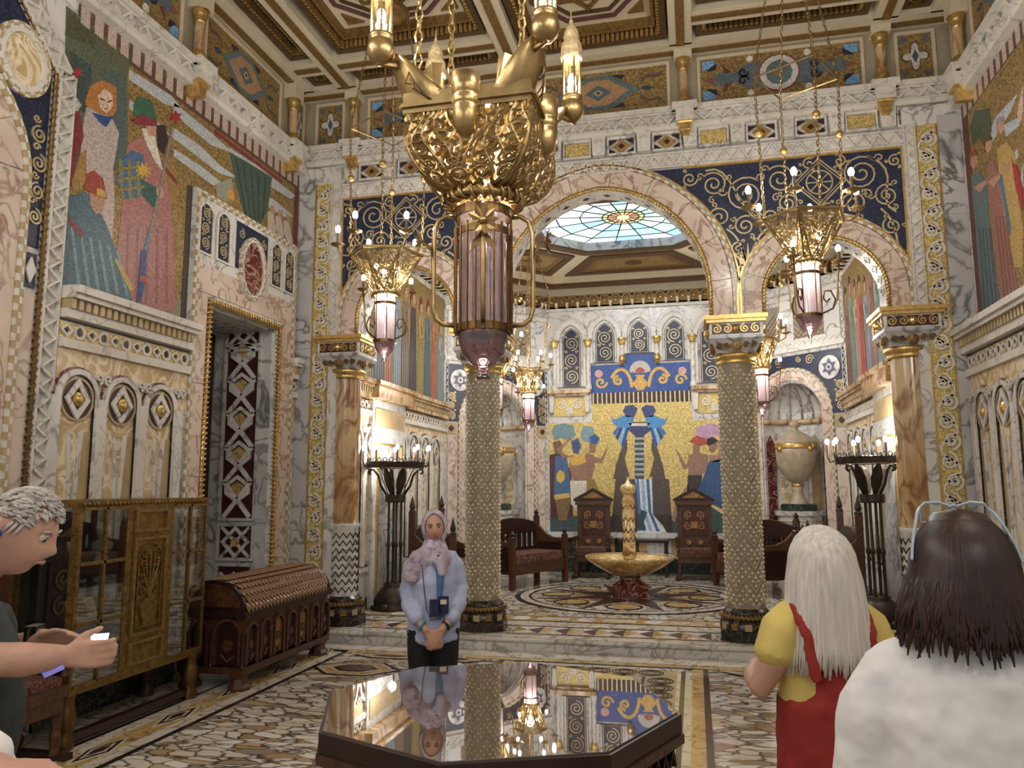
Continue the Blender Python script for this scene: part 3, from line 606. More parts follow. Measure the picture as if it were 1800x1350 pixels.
for k in range(-3,3):
    cx=.335+k*.667; zb={-3:3.68,2:3.68,-2:3.68,1:3.68}.get(k,4.22); c=FB.p(cx,0,.07)
    col=MB().tube([(c.x+.008*math.cos(t*.9),c.y+.008*math.sin(t*.9),zb+.06+(4.5-zb-.06)*t/30) for t in range(31)],.042,8).build('spiral_colonette',WHITE2,wb,True)
    MB().lathe([(.045,0),(.06,.03),(.075,.1),(.085,.12),(.085,.15),(0,.15)],(c.x,c.y,4.48),10).build('gilt_capital',GILT,col); MB().lathe([(.03,-.1),(.07,-.03),(.07,.02),(.05,.07)],(c.x,c.y,zb),10).build('colonette_base',WHITE2 if zb<4 else GILT,col)
MB().fbox(FB,-1.82,ZA-.03,1.82,ZA+.02,0,.06).build('bead_moulding',WHITE2,wb)
for s in (-1,1):   # shelves with gilt panels below the outer lancets
    MB().fbox(FB,s*1.80,3.57,s*.96,3.64,0,.16).fbox(FB,s*1.78,3.52,s*1.0,3.57,0,.1).build('marble_shelf',SIENNA,wb)
    p=P('gilt_panel',FB,[(s*1.70,3.13),(s*1.06,3.13),(s*1.06,3.5),(s*1.70,3.5)],0,.02,GOLDMOS,wb); mb=MB()
    for q in (-1,1): mb.ribbon(FB,spiral(s*1.38+q*.16,3.36,.1,1.6,PI/2,q,18),.03,.015,.04)
    mb.prism(FB,[(s*1.38-.08,3.17),(s*1.38+.08,3.17),(s*1.38+.06,3.3),(s*1.38-.06,3.3)],.015,.035); mb.build('marble_volutes',WHITE2,p)
    for q in (1.73,1.03): MB().prism(FB,[(s*q-.035,3.2),(s*q+.035,3.2),(s*q+.05,3.52),(s*q-.05,3.52)],0,.09).build('shelf_bracket',WHITE2,wb)
MB().fbox(FB,-1.82,.80,1.82,.90,0,.12).build('marble_ledge',WHITE,wb); MB().fbox(FB,-1.82,.42,1.82,.80,0,.03).build('dado_panel',FLOORG,wb)
for k in range(6): P('dado_panel_slab',FB,[(-1.75+k*.6,.45),(-1.3+k*.6,.45),(-1.3+k*.6,.77),(-1.75+k*.6,.77)],0,.045,WHITE if k%2 else DARKG,wb)
# --- mosaic of the spring (flat picture, laid out on the back wall plane)
mos=thing('mosaic_mural','gold-ground mosaic of dancers, birds and a fountain behind the two thrones','mosaic',FB.p(0,.9,0))
def layer(F,par,org,name,pts,col,d,lab=None,metal=None):
    q=[F.px(*p) for p in pts]; Fo=Fr(F.o-org,F.u,F.v,F.n); o=MB().prism(Fo,q,0,d).build(name,metal or mosaic(rgb(col)),par)
    if lab: o['label']=lab
    return o
mo=FB.p(0,.9,0)
def MOS(name,pts,col,d=.008,metal=None,par=None): return layer(FB,par or mos,mo,name,pts,col,d,None,metal)
Fo=Fr(FB.o-mo,FB.u,FB.v,FB.n)
MB().prism(Fo,[(-1.81,.9),(1.81,.9),(1.81,3.0),(.95,3.0),(.95,3.36),(-.95,3.36),(-.95,3.0),(-1.81,3.0)],0,.004).build('gold_ground',GOLDMOS,mos)
MB().prism(Fo,[(-1.81,.9),(1.81,.9),(1.81,1.2),(-1.81,1.2)],0,.006).build('green_ground',mosaic(rgb('3c4f52')),mos)
MB().prism(Fo,[(-.95,3.57),(.95,3.57),(.95,4.12),(.28,4.12),(.28,4.32),(-.28,4.32),(-.28,4.12),(-.95,4.12)],0,.008).build('blue_valance',mosaic(rgb('2a4a8a')),mos)
MB().prism(Fo,[(-.95,3.36),(.95,3.36),(.95,3.57),(-.95,3.57)],0,.007).build('valance_fringe',mosaic(rgb('35201d')),mos)
for k in range(22): MB().prism(Fo,[(-.93+k*.087,3.36),(-.905+k*.087,3.36),(-.905+k*.087,3.57),(-.93+k*.087,3.57)],0,.009).build('fringe_stripe',mosaic(rgb('d6c49a')),mos)
for s in (-1,1):
    mb=MB(); mb.ribbon(Fo,[(s*a,b) for a,b in bez((.16,3.66),(.2,4.1),(.45,4.1),(.55,3.85),14)],.06,.006,.014); mb.ribbon(Fo,spiral(s*.42,3.8,.1,1.3,PI/2,-s,14),.05,.006,.014); mb.ribbon(Fo,spiral(s*.76,3.78,.12,1.3,0,s,16),.045,.006,.014)
    mb.build('gold_garland',mosaic(rgb('c9a04c')),mos)
sh=[(0,3.93)]+arc(0,3.98,.2,PI+.1,-.1,12); MB().prism(Fo,sh,0,.014).build('shell_fan',mosaic(rgb('b3aba0')),mos); MB().prism(Fo,[(0,3.93)]+arc(0,3.96,.09,PI,0,8),0,.016).build('shell_heart',mosaic(rgb('9c4a38')),mos)
MB().prism(Fo,[(-.06,3.6),(.06,3.6),(.15,3.74),(.06,3.84),(.1,3.9),(-.1,3.9),(-.06,3.84),(-.15,3.74)],0,.016).build('gold_vase',mosaic(rgb('c49a52')),mos)
for s in (-1,1): MB().prism(Fo,circ(s*.8,3.95,.08,9),0,.013).build('pink_bird',mosaic(rgb('c99a98')),mos)
# the spring: column, bowl, peacocks, hands, stone block, water  (outline points are photo pixels on this wall)
MOS('stone_block',[(1082,842),(1176,842),(1182,930),(1074,930)],'4c433d',.010); MOS('block_shade',[(1076,905),(1180,905),(1184,938),(1070,938)],'382f2c',.012)
MOS('spring_column',[(1116,765),(1132,765),(1132,842),(1116,842)],'3d4550',.012)
for k in range(8): MOS('column_band',[(1116,769+k*9),(1132,769+k*9),(1132,773+k*9),(1116,773+k*9)],'9aa3a6',.013)
MOS('spring_bowl',[(1098,742),(1150,742),(1143,756),(1133,765),(1115,765),(1105,756)],'38406a',.013); MOS('bowl_water',[(1104,744),(1144,744),(1138,749),(1110,749)],'cfc8b8',.014)
for s in (-1,1):
    m=lambda pts:[(1124+s*(x-1124),y) for x,y in pts]
    MOS('hand',m([(1141,838),(1158,838),(1164,815),(1158,795),(1150,775),(1146,772),(1145,790),(1150,805),(1146,822)]),'54483f',.012); MOS('forearm',m([(1146,842),(1170,842),(1164,812),(1150,815)]),'54483f',.011)
    MOS('peacock_head',m([(1127,718),(1135,712),(1148,713),(1153,722),(1147,733),(1133,733)]),'3a4170',.014)
    MOS('peacock_body',m([(1133,733),(1150,730),(1168,738),(1174,731),(1170,745),(1155,753),(1140,752)]),'4a86b8',.014)
    for k in range(4): MOS('peacock_tail',m([(1142+k*5,750),(1147+k*5,750),(1156+k*5,782-k*7),(1152+k*5,790-k*8)]),('2a4f9a','7fb0cf','22407a','3a6aa8')[k],.013)
MOS('water',[(1116,842),(1146,842),(1148,905),(1166,925),(1172,936),(1120,936),(1128,900)],'c9cdd0',.014)
for k,c in enumerate(('4b74b4','8fa6bb','39608f')): MOS('water_stream',[(1118+k*9,842),(1123+k*9,842),(1127+k*9,900),(1136+k*12,934),(1130+k*12,934),(1122+k*9,900)],c,.016)
MOS('wave_curl',[(1120,912),(1128,896),(1138,900),(1132,918),(1136,930),(1122,934)],'274a58',.017)
# dancers
MOS('tree_cloud',[(970,760),(974,748),(990,744),(1008,748),(1012,765),(1004,775),(985,770),(975,775)],'6f8f94',.010); MOS('tree_cloud',[(1020,762),(1026,748),(1042,750),(1046,765),(1036,778),(1024,775)],'7a969c',.010); MOS('tree_cloud',[(1222,770),(1224,750),(1250,744),(1276,750),(1280,770),(1260,765),(1240,775)],'b48fac',.010)
MOS('red_robe',[(966,800),(985,795),(1004,830),(1008,910),(968,910)],'4f2526',.010); MOS('blue_robe',[(976,802),(996,800),(1004,860),(1000,880),(974,872)],'41628e',.012)
MOS('gold_sun_badge',[(978,835),(984,826),(992,830),(993,842),(986,850),(979,845)],'d3ac47',.014); MOS('dancer_head',[(972,778),(984,774),(990,784),(986,798),(976,798)],'6d5648',.013); MOS('drum',[(975,872),(1000,868),(1004,880),(996,915),(982,915)],'7b5f3c',.014); MOS('drum_rim',[(974,870),(1001,866),(1003,874),(976,879)],'cba95c',.016)
MOS('dancer_body',[(1004,800),(1030,800),(1030,830),(1034,845),(1008,845),(1000,822)],'94705e',.014); MOS('dancer_arm',[(1004,802),(990,806),(978,790),(994,778),(1004,762),(1002,772),(986,792),(996,800)],'94705e',.015); MOS('gold_bodice',[(1002,806),(1010,800),(1028,800),(1030,812),(1018,818),(1004,818)],'d1a84c',.016); MOS('white_trousers',[(1002,845),(1032,845),(1030,880),(1014,900),(1004,885)],'cfc8b8',.015); MOS('blue_hair',[(1004,776),(1016,770),(1022,784),(1016,798),(1008,796)],'35527e',.015)
MOS('dancer_body',[(1030,796),(1044,800),(1046,820),(1040,842),(1031,842)],'8d6a58',.013); MOS('dancer_arm',[(1042,802),(1056,806),(1064,792),(1068,780),(1066,796),(1058,814),(1044,812)],'8d6a58',.014); MOS('blue_cap',[(1036,768),(1046,763),(1054,770),(1050,780),(1038,780)],'33568f',.015); MOS('dancer_head',[(1036,780),(1048,780),(1046,796),(1036,796)],'8d6a58',.014); MOS('ochre_skirt',[(1030,842),(1044,842),(1064,885),(1028,885)],'8c7440',.013)
MOS('dancer_body',[(1210,800),(1225,795),(1245,800),(1244,820),(1234,835),(1210,835)],'8f6d5b',.012); MOS('dancer_arm',[(1212,802),(1206,818),(1196,800),(1186,786),(1192,800),(1202,826),(1214,816)],'8f6d5b',.013); MOS('red_turban',[(1212,776),(1224,766),(1240,770),(1244,780),(1228,784)],'a34a3a',.015); MOS('dancer_head',[(1218,782),(1230,780),(1230,796),(1218,797)],'8f6d5b',.014); MOS('dark_trousers',[(1209,835),(1234,835),(1230,872),(1222,890),(1208,868)],'35302f',.012); MOS('dancer_leg',[(1209,850),(1212,870),(1194,890),(1186,918),(1180,914),(1188,884)],'9a7564',.012)
MOS('blue_gown',[(1246,812),(1275,805),(1280,860),(1282,905),(1262,890),(1222,872),(1236,840)],'2f4f7a',.016); MOS('green_train',[(1222,874),(1284,910),(1284,936),(1240,930),(1212,880)],'3c5550',.015); MOS('gown_trim',[(1220,870),(1226,870),(1282,906),(1282,912)],'d3c489',.017); MOS('dancer_head',[(1246,776),(1258,772),(1262,786),(1254,796),(1246,792)],'8f6d5b',.015); MOS('black_hair',[(1242,772),(1252,768),(1262,774),(1256,780),(1244,784)],'1d1c24',.017); MOS('dancer_arm',[(1246,800),(1262,800),(1264,786),(1258,772),(1266,774),(1274,800),(1262,812),(1248,812)],'9a7564',.016); MOS('crimson_figure',[(1270,806),(1290,790),(1296,850),(1292,900),(1280,890)],'6a2c34',.011)
# --- bracketed cornice and ceiling of the apse
zc=5.85
def scaled(s): return [(o*s,11.9+(y-11.9)*s) for o,y in [(-3.45,8.75),(-3.45,13.42),(-1.82,YB),(1.82,YB),(3.45,13.42),(3.45,8.75)]]
SK=[(-1.32,11.35),(-1.32,12.5),(-.74,13.1),(.74,13.1),(1.32,12.5),(1.32,11.35),(.74,10.75),(-.74,10.75)]
RM=[(-3.45,DB),(-3.45,13.42),(-1.82,YB),(1.82,YB),(3.45,13.42),(3.45,DB),(1.82,DB),(-1.82,DB)]
FAC=Fr((AX,0,zc),(1,0,0),(0,1,0),(0,0,-1))
ceil2=struct('ceiling_apse',MB().ringf(FAC,RM,SK,-.1,0),CREAM)
def lerp(t): return [(a[0]+(b[0]-a[0])*t,a[1]+(b[1]-a[1])*t) for a,b in zip(RM,SK)]
for t0,t1,d,mt,nme in ((0,.1,.34,CREAMD,'cornice_band'),(.1,.16,.2,MOULD,'cornice_band'),(.16,.2,.12,CREAM,'cornice_band'),(.93,1.0,.05,MOULD,'skylight_moulding'),(.9,.93,.03,GILTD,'skylight_moulding')):
    MB().ringf(FAC,lerp(t0),lerp(t1),-.02,d).build(nme,mt,ceil2)
MB().ringf(FAC,[(a*1.05,11.9+(b-11.9)*1.05) for a,b in SK],[(a*.985,11.9+(b-11.9)*.985) for a,b in SK],-.2,.012).build('skylight_curb',GREY,ceil2)
for i in range(8):                                # trapezoid coffers
    j=(i+1)%8
    def q(t,s): 
        a,b=lerp(t)[i],lerp(t)[j]; return (a[0]+(b[0]-a[0])*s,a[1]+(b[1]-a[1])*s)
    o=[q(.24,.06),q(.24,.94),q(.84,.9),q(.84,.1)]; n=[q(.32,.14),q(.32,.86),q(.76,.8),q(.76,.2)]; n2=[q(.38,.2),q(.38,.8),q(.7,.72),q(.7,.28)]
    MB().ringf(FAC,o,n,-.02,.03).build('coffer_frame',MOULD,ceil2); MB().ringf(FAC,n,n2,-.02,.015).build('coffer_frame',GILTD,ceil2); P('coffer_panel',FAC,n2,-.02,.006,OLDGOLD,ceil2); P('coffer_roundel',FAC,circ(*[(n2[0][k]+n2[1][k]+n2[2][k]+n2[3][k])/4 for k in (0,1)],.16,14),-.02,.01,MOULD,ceil2)
for w,F,L in walls:                               # scalloped brackets over the walls and zigzag band
    n=max(3,round(L/.21))
    for i in range(n):
        c=(i+.5)*L/n; h=L/n
        b=MB().ringf(F,archpts(c,ZA+.04,ZA+.16,h*.48,8),archpts(c,ZA+.04,ZA+.16,h*.34,8),0,.13).prism(F,archpts(c,ZA+.04,ZA+.16,h*.34,8),0,.06).build('bracket_arch',GILTD,w); MB().ball(F.p(c,ZA+.15,.075),.035,8).build('gilt_boss',GILT,b); MB().prism(F,[(c-h/2-.03,ZA+.12),(c-h/2+.03,ZA+.12),(c-h/2+.015,ZA+.02),(c-h/2-.015,ZA+.02)],0,.15).build('corbel',CREAM,b)
    MB().fbox(F,0,ZA+.27,L,ZA+.60,0,.15).build('cornice_band',CREAMD,w); zigzag(Fr(F.o+F.n*.15,F.u,F.v,F.n),(0,ZA+.40),(L,ZA+.40),.13,w,.03,.17,CREAM,base=False); MB().fbox(F,0,ZA+.28,L,ZA+.31,0,.17).fbox(F,0,ZA+.50,L,ZA+.53,0,.2).build('gilt_fillet',GILTD,w)
# stained-glass skylight: leaded panes that pass daylight
skl=thing('skylight','octagonal stained-glass skylight with a rosette, pale blue and green panes','skylight',(AX,11.9,zc+.13))
FSK=Fr((0,0,0),(1,0,0),(0,1,0),(0,0,-1))
def skm(h,st=.85):
    k='sky'+h
    return bpy.data.materials.get(k) or emis(k,rgb(h),st)
so=[(a*1.02,(b-11.9)*1.02) for a,b in SK]; lead=MB(); cols=['a9d8e0','cfe6ea','9cc4e8','d8efe6','b4dccf','c9d6f0','e8f2f0']
rings=[.0,.2,.27,.5,.78,1.0]; NN=16
def skp(r,k):
    a=2*PI*k/NN+PI/NN; d=(math.cos(a),math.sin(a)); t=9
    for (x0,y0),(x1,y1) in zip(so,so[1:]+so[:1]):
        den=d[0]*(y1-y0)-d[1]*(x1-x0)
        if abs(den)>1e-9:
            tt=(x0*(y1-y0)-y0*(x1-x0))/den; uu=(x0*d[1]-y0*d[0])/den
            if tt>0 and -1e-6<=uu<=1+1e-6: t=min(t,tt)
    if r<.3: t=t*.25+.9
    return (d[0]*t*r,d[1]*t*r)
for ri in range(5):
    for k in range(NN):
        pts=[skp(rings[ri],k),skp(rings[ri+1],k),skp(rings[ri+1],k+1),skp(rings[ri],k+1)]
        if ri==0: pts=[(0,0)]+pts[1:3]
        col=('e39a86','eec08e')[k%2] if ri==0 else 'c7dca0' if ri==1 else cols[(k*3+ri*5+k//3)%7]
        MB().prism(FSK,pts,-.008,0).build('glass_pane',skm(col),skl); lead.ribbon(FSK,pts,.022,-.012,.008,closed=True)
lead.build('lead_came',BRONZE,skl); MB().prism(FSK,circ(0,0,.1,14),-.008,.010).build('glass_pane',skm('b9d8a4'),skl)
# --- diagonal walls: fluted niche, arch border, blue spandrels with star rosettes
for w,F,L in ((wcl,FCL,LCL),(wcr,FCR,LCR)):
    c=L/2; hw=.62; zs=2.95
    arch_trim(F,w,c,zs,hw+.02,.16,0,9,HP,(PINK,)); ck=archcurve(c,zs,hw+.21,30); ck=[(ck[0][0],HP)]+ck+[(ck[-1][0],HP)]; checker(F,ck,.05,w,.04)
    for s in (-1,1):
        oc=archcurve(c,zs,hw+.245,24); lowp=[q for q in oc if (q[0]-c)*s>=-.02]; lowp.sort(key=lambda q:q[0]*s)
        # lower bound line from the crown to the springing, then out to the edge and up
        pts=[(a,b) for a,b in lowp]+[(c+s*1.12,zs),(c+s*1.12,4.02),(c-s*0.0,4.02)]
        sp=P('blue_mosaic_spandrel',F,pts,0,.012,NAVY,w); rc=(c+s*.83,3.72); mb=MB(); mb.prism(F,circ(*rc,.2,20),.01,.03,0); st=[(rc[0]+(.15 if i%2 else .085)*math.cos(i*PI/6),rc[1]+(.15 if i%2 else .085)*math.sin(i*PI/6)) for i in range(12)]
        mb.prism(F,st,.03,.036,1); mb.prism(F,circ(*rc,.06,12),.03,.042,0); mb.prism(F,circ(*rc,.025,8),.03,.046,2); mb.build('star_rosette',[WHITE,mosaic(rgb('48546c')),OXBLOOD],sp)
        mb=MB(); scroll_stack(mb,F,c+s*1.0,2.98,3.5,.1,.016,.01,.024); mb.ribbon(F,spiral(c+s*.45,3.9,.09,1.8,0,s,18),.016,.01,.024); mb.ribbon(F,spiral(c+s*.22,3.94,.06,1.6,0,-s,14),.014,.01,.024); mb.build('gilt_scrollwork',SCROLL,sp)
        b=P('inlaid_square',F,[(c+s*.89,2.72),(c+s*1.11,2.72),(c+s*1.11,2.93),(c+s*.89,2.93)],0,.02,TAN,w); P('stone_inlay',F,[(c+s*1.0-.06,2.825),(c+s*1.0,2.765),(c+s*1.0+.06,2.825),(c+s*1.0,2.885)],0,.03,OXBLOOD,b)
        P('pilaster_slab',F,[(c+s*.89,HP),(c+s*1.06,HP),(c+s*1.06,2.70),(c+s*.89,2.70)],0,.015,PINK,w)
        zigzag(F,(c+s*1.115,HP),(c+s*1.115,5.2),.08,w,.03,.12)
    for k in range(9):                            # shell ribs of the half dome
        t=PI*(k+.5)/9; MB().tube([F.p(c-hw*.98*math.cos(e)*math.cos(t),zs+hw*.98*math.sin(e),-.6*math.cos(e)*math.sin(t)) for e in [i*PI/2/8 for i in range(9)]],.02,6).build('shell_rib',GREY,w,True)
    MB().tube([F.p(c-.6*math.cos(PI*i/16),zs-.05,-.6*math.sin(PI*i/16)) for i in range(17)],.05,6).build('niche_band',SIENNA,w,True)
    for k in range(7):                            # coloured pilaster strips inside the niche
        t=PI*(k+.5)/7; dt=.16; pt=lambda tt,z,r=.6:F.p(c-r*math.cos(tt),z,-.6*r/.6*math.sin(tt))
        m=MB(); m.add([pt(t-dt,HP),pt(t+dt,HP),pt(t+dt,2.5),pt(t,2.68),pt(t-dt,2.5)],[(0,1,2,3,4)]); m.build('niche_strip',(PORPH,ONYX,WHITE,TAN)[k%4],w)
    # upper frieze panel over the spandrels: lattice windows
    for s in (-1,1):
        g=P('lattice_window',F,[(c+s*.15,4.3),(c+s*.75,4.3),(c+s*.75,4.95),(c+s*.15,4.95)],0,.01,mosaic(rgb('8a8378')),w); m=MB()
        for k in range(7): m.ribbon(F,[(c+s*(.15+k*.1),4.3),(c+s*min(.75,.15+k*.1+.5),4.3+min(.5,.6-k*.1))],.012,.008,.02); m.ribbon(F,[(c+s*(.75-k*.1),4.3),(c+s*max(.15,.75-k*.1-.5),4.3+min(.5,.6-k*.1))],.012,.008,.02)
        m.build('lattice',GILTD,g)
    MB().fbox(F,0,4.08,L,4.16,0,.06).fbox(F,0,5.02,L,5.1,0,.06).build('moulding',WHITE2,w); zigzag(F,(.05,4.21),(L-.05,4.21),.08,w,.02,.12)
# --- dado used on the side walls: cornice, roundel band, arched panels
def dado(F,a0,a1,par,zc_=3.05,first=None,pitch=.5,d=.06,proj=.16,simple=False,z0=0):
    MB().fbox(F,a0,z0,a1,zc_,0,d).build('dado_wall',WHITE,par)
    MB().fbox(F,a0,zc_+.02,a1,zc_+.09,0,d+proj*.45).fbox(F,a0,zc_+.17,a1,zc_+.21,0,d+proj*.8).fbox(F,a0,zc_+.21,a1,zc_+.27,0,d+proj).build('dado_cornice',SIENNA if simple else WHITE2,par)
    mb=MB(); n=int((a1-a0)/.075)
    for i in range(n): mb.fbox(F,a0+i*.075+.012,zc_+.09,a0+i*.075+.055,zc_+.17,0,d+proj*.6)
    mb.build('dentils',TAN,par); FD=Fr(F.o+F.n*d,F.u,F.v,F.n)
    P('gilt_band',FD,[(a0,zc_-.13),(a1,zc_-.13),(a1,zc_-.01),(a0,zc_-.01)],0,.006,GOLDMOS,par)
    n=int((a1-a0)/.125)
    for i in range(n):
        c=a0+(i+.5)*(a1-a0)/n; z=zc_-.07
        if i%2: b=MB().ringf(FD,circ(c,z,.06,14),circ(c,z,.038,14),0,.018).build('roundel',WHITE2,par); P('roundel_stone',FD,circ(c,z,.03,8),0,.012,BLACK,b)
        else: b=MB().ringf(FD,[(c-.065,z),(c,z-.055),(c+.065,z),(c,z+.055)],[(c-.04,z),(c,z-.033),(c+.04,z),(c,z+.033)],0,.02).build('roundel',WHITE2,par); P('roundel_stone',FD,circ(c,z,.02,8),0,.012,BLACK,b)
    P('gilt_spandrel',FD,[(a0,zc_-.58),(a1,zc_-.58),(a1,zc_-.2),(a0,zc_-.2)],0,.005,ONYX,par); MB().fbox(FD,a0,zc_-.21,a1,zc_-.14,0,.045).build('dado_moulding',WHITE2,par)
    c=first if first is not None else a0+pitch*.55; hw=pitch*.45; zs=zc_-.58
    while c+hw<a1+.02:
        if c-hw>=a0-.02:
            o=archpts(c,.72,zs,hw,16); i_=archpts(c,.72,zs,hw-.045,16)
            MB().ribbon(FD,i_,.014,.0,.03).build('dark_outline',BLACK,par); MB().ribbon(FD,archcurve(c,zs,hw+.012,16),.014,0,.02).build('red_outline',PORPH,par)
            n_=MB().ringf(FD,o,i_,0,.04).build('niche_arch',WHITE,par); P('niche_panel',FD,archpts(c,.72,zs,hw-.045,16),0,.008,ONYX,n_)
            P('niche_disc',FD,circ(c,zs-.02,hw-.055,22),0,.016,OXBLOOD,n_); MB().ringf(FD,circ(c,zs-.02,hw-.045,22),circ(c,zs-.02,hw-.065,22),0,.026).build('niche_ring',TAN,n_)
            r=hw-.06; MB().ringf(FD,[(c-r*.8,zs-.02),(c,zs-.02-r*1.05),(c+r*.8,zs-.02),(c,zs-.02+r*1.05)],[(c-r*.5,zs-.02),(c,zs-.02-r*.62),(c+r*.5,zs-.02),(c,zs-.02+r*.62)],0,.034).build('diamond_frame',WHITE,n_)
            MB().lathe([(.06,0),(.055,.02),(.032,.03),(.02,.042),(0,.044)],(0,0,0),10,M=Matrix.Translation(FD.p(c,zs-.02,.012))@F.n.to_track_quat('Z','Y').to_matrix().to_4x4()).build('gilt_rosette',GILT,n_)
            zz=zs-hw-.05
            P('slab_strip',FD,[(c-hw+.05,.76),(c-.06,.76),(c-.02,1.4),(c-.05,zz),(c-hw+.05,zz)],0,.014,ONYX,n_)
            P('slab_strip',FD,[(c+.06,.76),(c+hw-.05,.76),(c+hw-.05,zz),(c+.05,zz),(c+.02,1.4)],0,.014,TAN,n_)
            for s in (-1,1): P('marble_strut',FD,[(c+s*.11,.74),(c+s*.07,.74),(c+s*.005,1.5),(c+s*.05,zz),(c+s*.08,zz),(c+s*.03,1.5)],0,.03,WHITE,n_)
            P('stone_wedge',FD,[(c-.05,.8),(c+.05,.8),(c,1.2)],0,.02,PORPH,n_)
            MB().fbox(FD,c+hw-.02,.72,c+pitch-hw+.02,zs,0,.05).build('pier_strip',WHITE2,par)
            MB().ribbon(FD,spiral(c+pitch/2-.05,zs+.17,.045,1.2,-PI/2,1,10),.02,0,.05).ribbon(FD,spiral(c+pitch/2+.05,zs+.17,.045,1.2,-PI/2,-1,10),.02,0,.05).build('leaf_volute',WHITE2,par)
        c+=pitch
    P('skirting_slab',FD,[(a0,.0),(a1,.0),(a1,.3),(a0,.3)],0,.03,DARKG,par); P('dado_rail',FD,[(a0,.64),(a1,.64),(a1,.70),(a0,.70)],0,.04,WHITE2,par)
dado(FAL,.1,LAL-.05,wal,2.95,first=.45,pitch=.55,simple=True); dado(FAR,.05,LAR-.1,war,2.95,first=.3,pitch=.55,simple=True)
# doorway openings (mirror-like dark marble recess) in the apse side walls
for w,F,c in ((wal,FAL,1.55),(war,FAR,LAR-1.55)):
    MB().fbox(F,c-.62,HP,c+.62,2.98,.06,.12).build('door_surround',WHITE,w); P('recess_panel',F,[(c-.42,HP),(c+.42,HP),(c+.42,2.35),(c-.42,2.35)],.06,.13,GREY,w)
    MB().ringf(F,[(c-.45,HP),(c+.45,HP),(c+.45,2.38),(c-.45,2.38)],[(c-.42,HP),(c+.42,HP),(c+.42,2.35),(c-.42,2.35)],.1,.15).build('gilt_fillet',GILT,w); P('frieze_slab',F,[(c-.55,2.6),(c+.55,2.6),(c+.55,2.85),(c-.55,2.85)],.1,.135,TAN,w)
    MB().fbox(F,c-.7,2.98,c+.7,3.2,.05,.24).fbox(F,c-.75,3.16,c+.75,3.22,.05,.28).build('door_cornice',SIENNA,w)
# apse side mosaics: tall draped figures
def drape_mural(name,label,F,a0,a1,z0,z1,par_loc,cols,seed,ground=OLDGOLD):
    r=random.Random(seed); t=thing(name,label,'mosaic',F.p((a0+a1)/2,z0,0)); o=t.location; Fo=Fr(F.o-o,F.u,F.v,F.n)
    MB().prism(Fo,[(a0,z0),(a1,z0),(a1,z1),(a0,z1)],0,.006).build('mosaic_ground',ground,t)
    n=int((a1-a0)/.34)
    for i in range(n):
        c=a0+(i+.5)*(a1-a0)/n; h=(z1-z0)*r.uniform(.72,.92); hw=.17; col=cols[i%len(cols)]; z=z0+.03
        b=MB().prism(Fo,[(c-hw,z),(c+hw,z),(c+hw*.8,z+h*.55),(c+hw*.62,z+h*.82),(c-hw*.62,z+h*.82),(c-hw*.85,z+h*.5)],0,.010+.001*(i%2)).build('robed_figure',mosaic(rgb(col)),t)
        for k in range(4):
            x=c-hw*.8+k*hw*.5; MB().ribbon(Fo,[(x,z),(x+.02*r.uniform(-1,1),z+h*.35),(c+(x-c)*.6,z+h*.72)],.016,0,.0135).build('robe_fold',mosaic(tuple(q*.55 for q in rgb(col))),b)
        MB().prism(Fo,circ(c+.01,z+h*.9,.062,12,.085),0,.0145).build('face',mosaic(rgb('b08a72')),b); MB().prism(Fo,[(c-.07,z+h*.88),(c-.075,z+h*.97),(c,z+h*1.02),(c+.07,z+h*.98),(c+.04,z+h*.95),(c-.03,z+h*.96)],0,.016).build('hair',mosaic(rgb(r.choice(['3a2418','7a2a22','2c2c30','8a6a30']))),b)
        MB().ribbon(Fo,[(c-hw*.6,z+h*.76),(c-hw*.2,z+h*.58),(c+hw*.5,z+h*.62)],[.07,.055,.04],0,.0155).build('arm',mosaic(tuple(min(1,q*1.35) for q in rgb(col))),b)
    return t
drape_mural('mosaic_mural','mosaic of banner-carrying robed figures above the candelabrum beside the guide',FAL,.12,LAL-.05,3.26,5.2,None,['6c5f55','3b3436','8a7a4a','4f5f66','a0684a','7f8a92'],3)
drape_mural('mosaic_mural','mosaic of pale red-clad figures above the candelabrum near the dark-haired woman',FAR,.05,LAR-.12,3.26,5.2,None,['8a5f55','6f8a84','b08a78','9a4038','7a8590'],5)
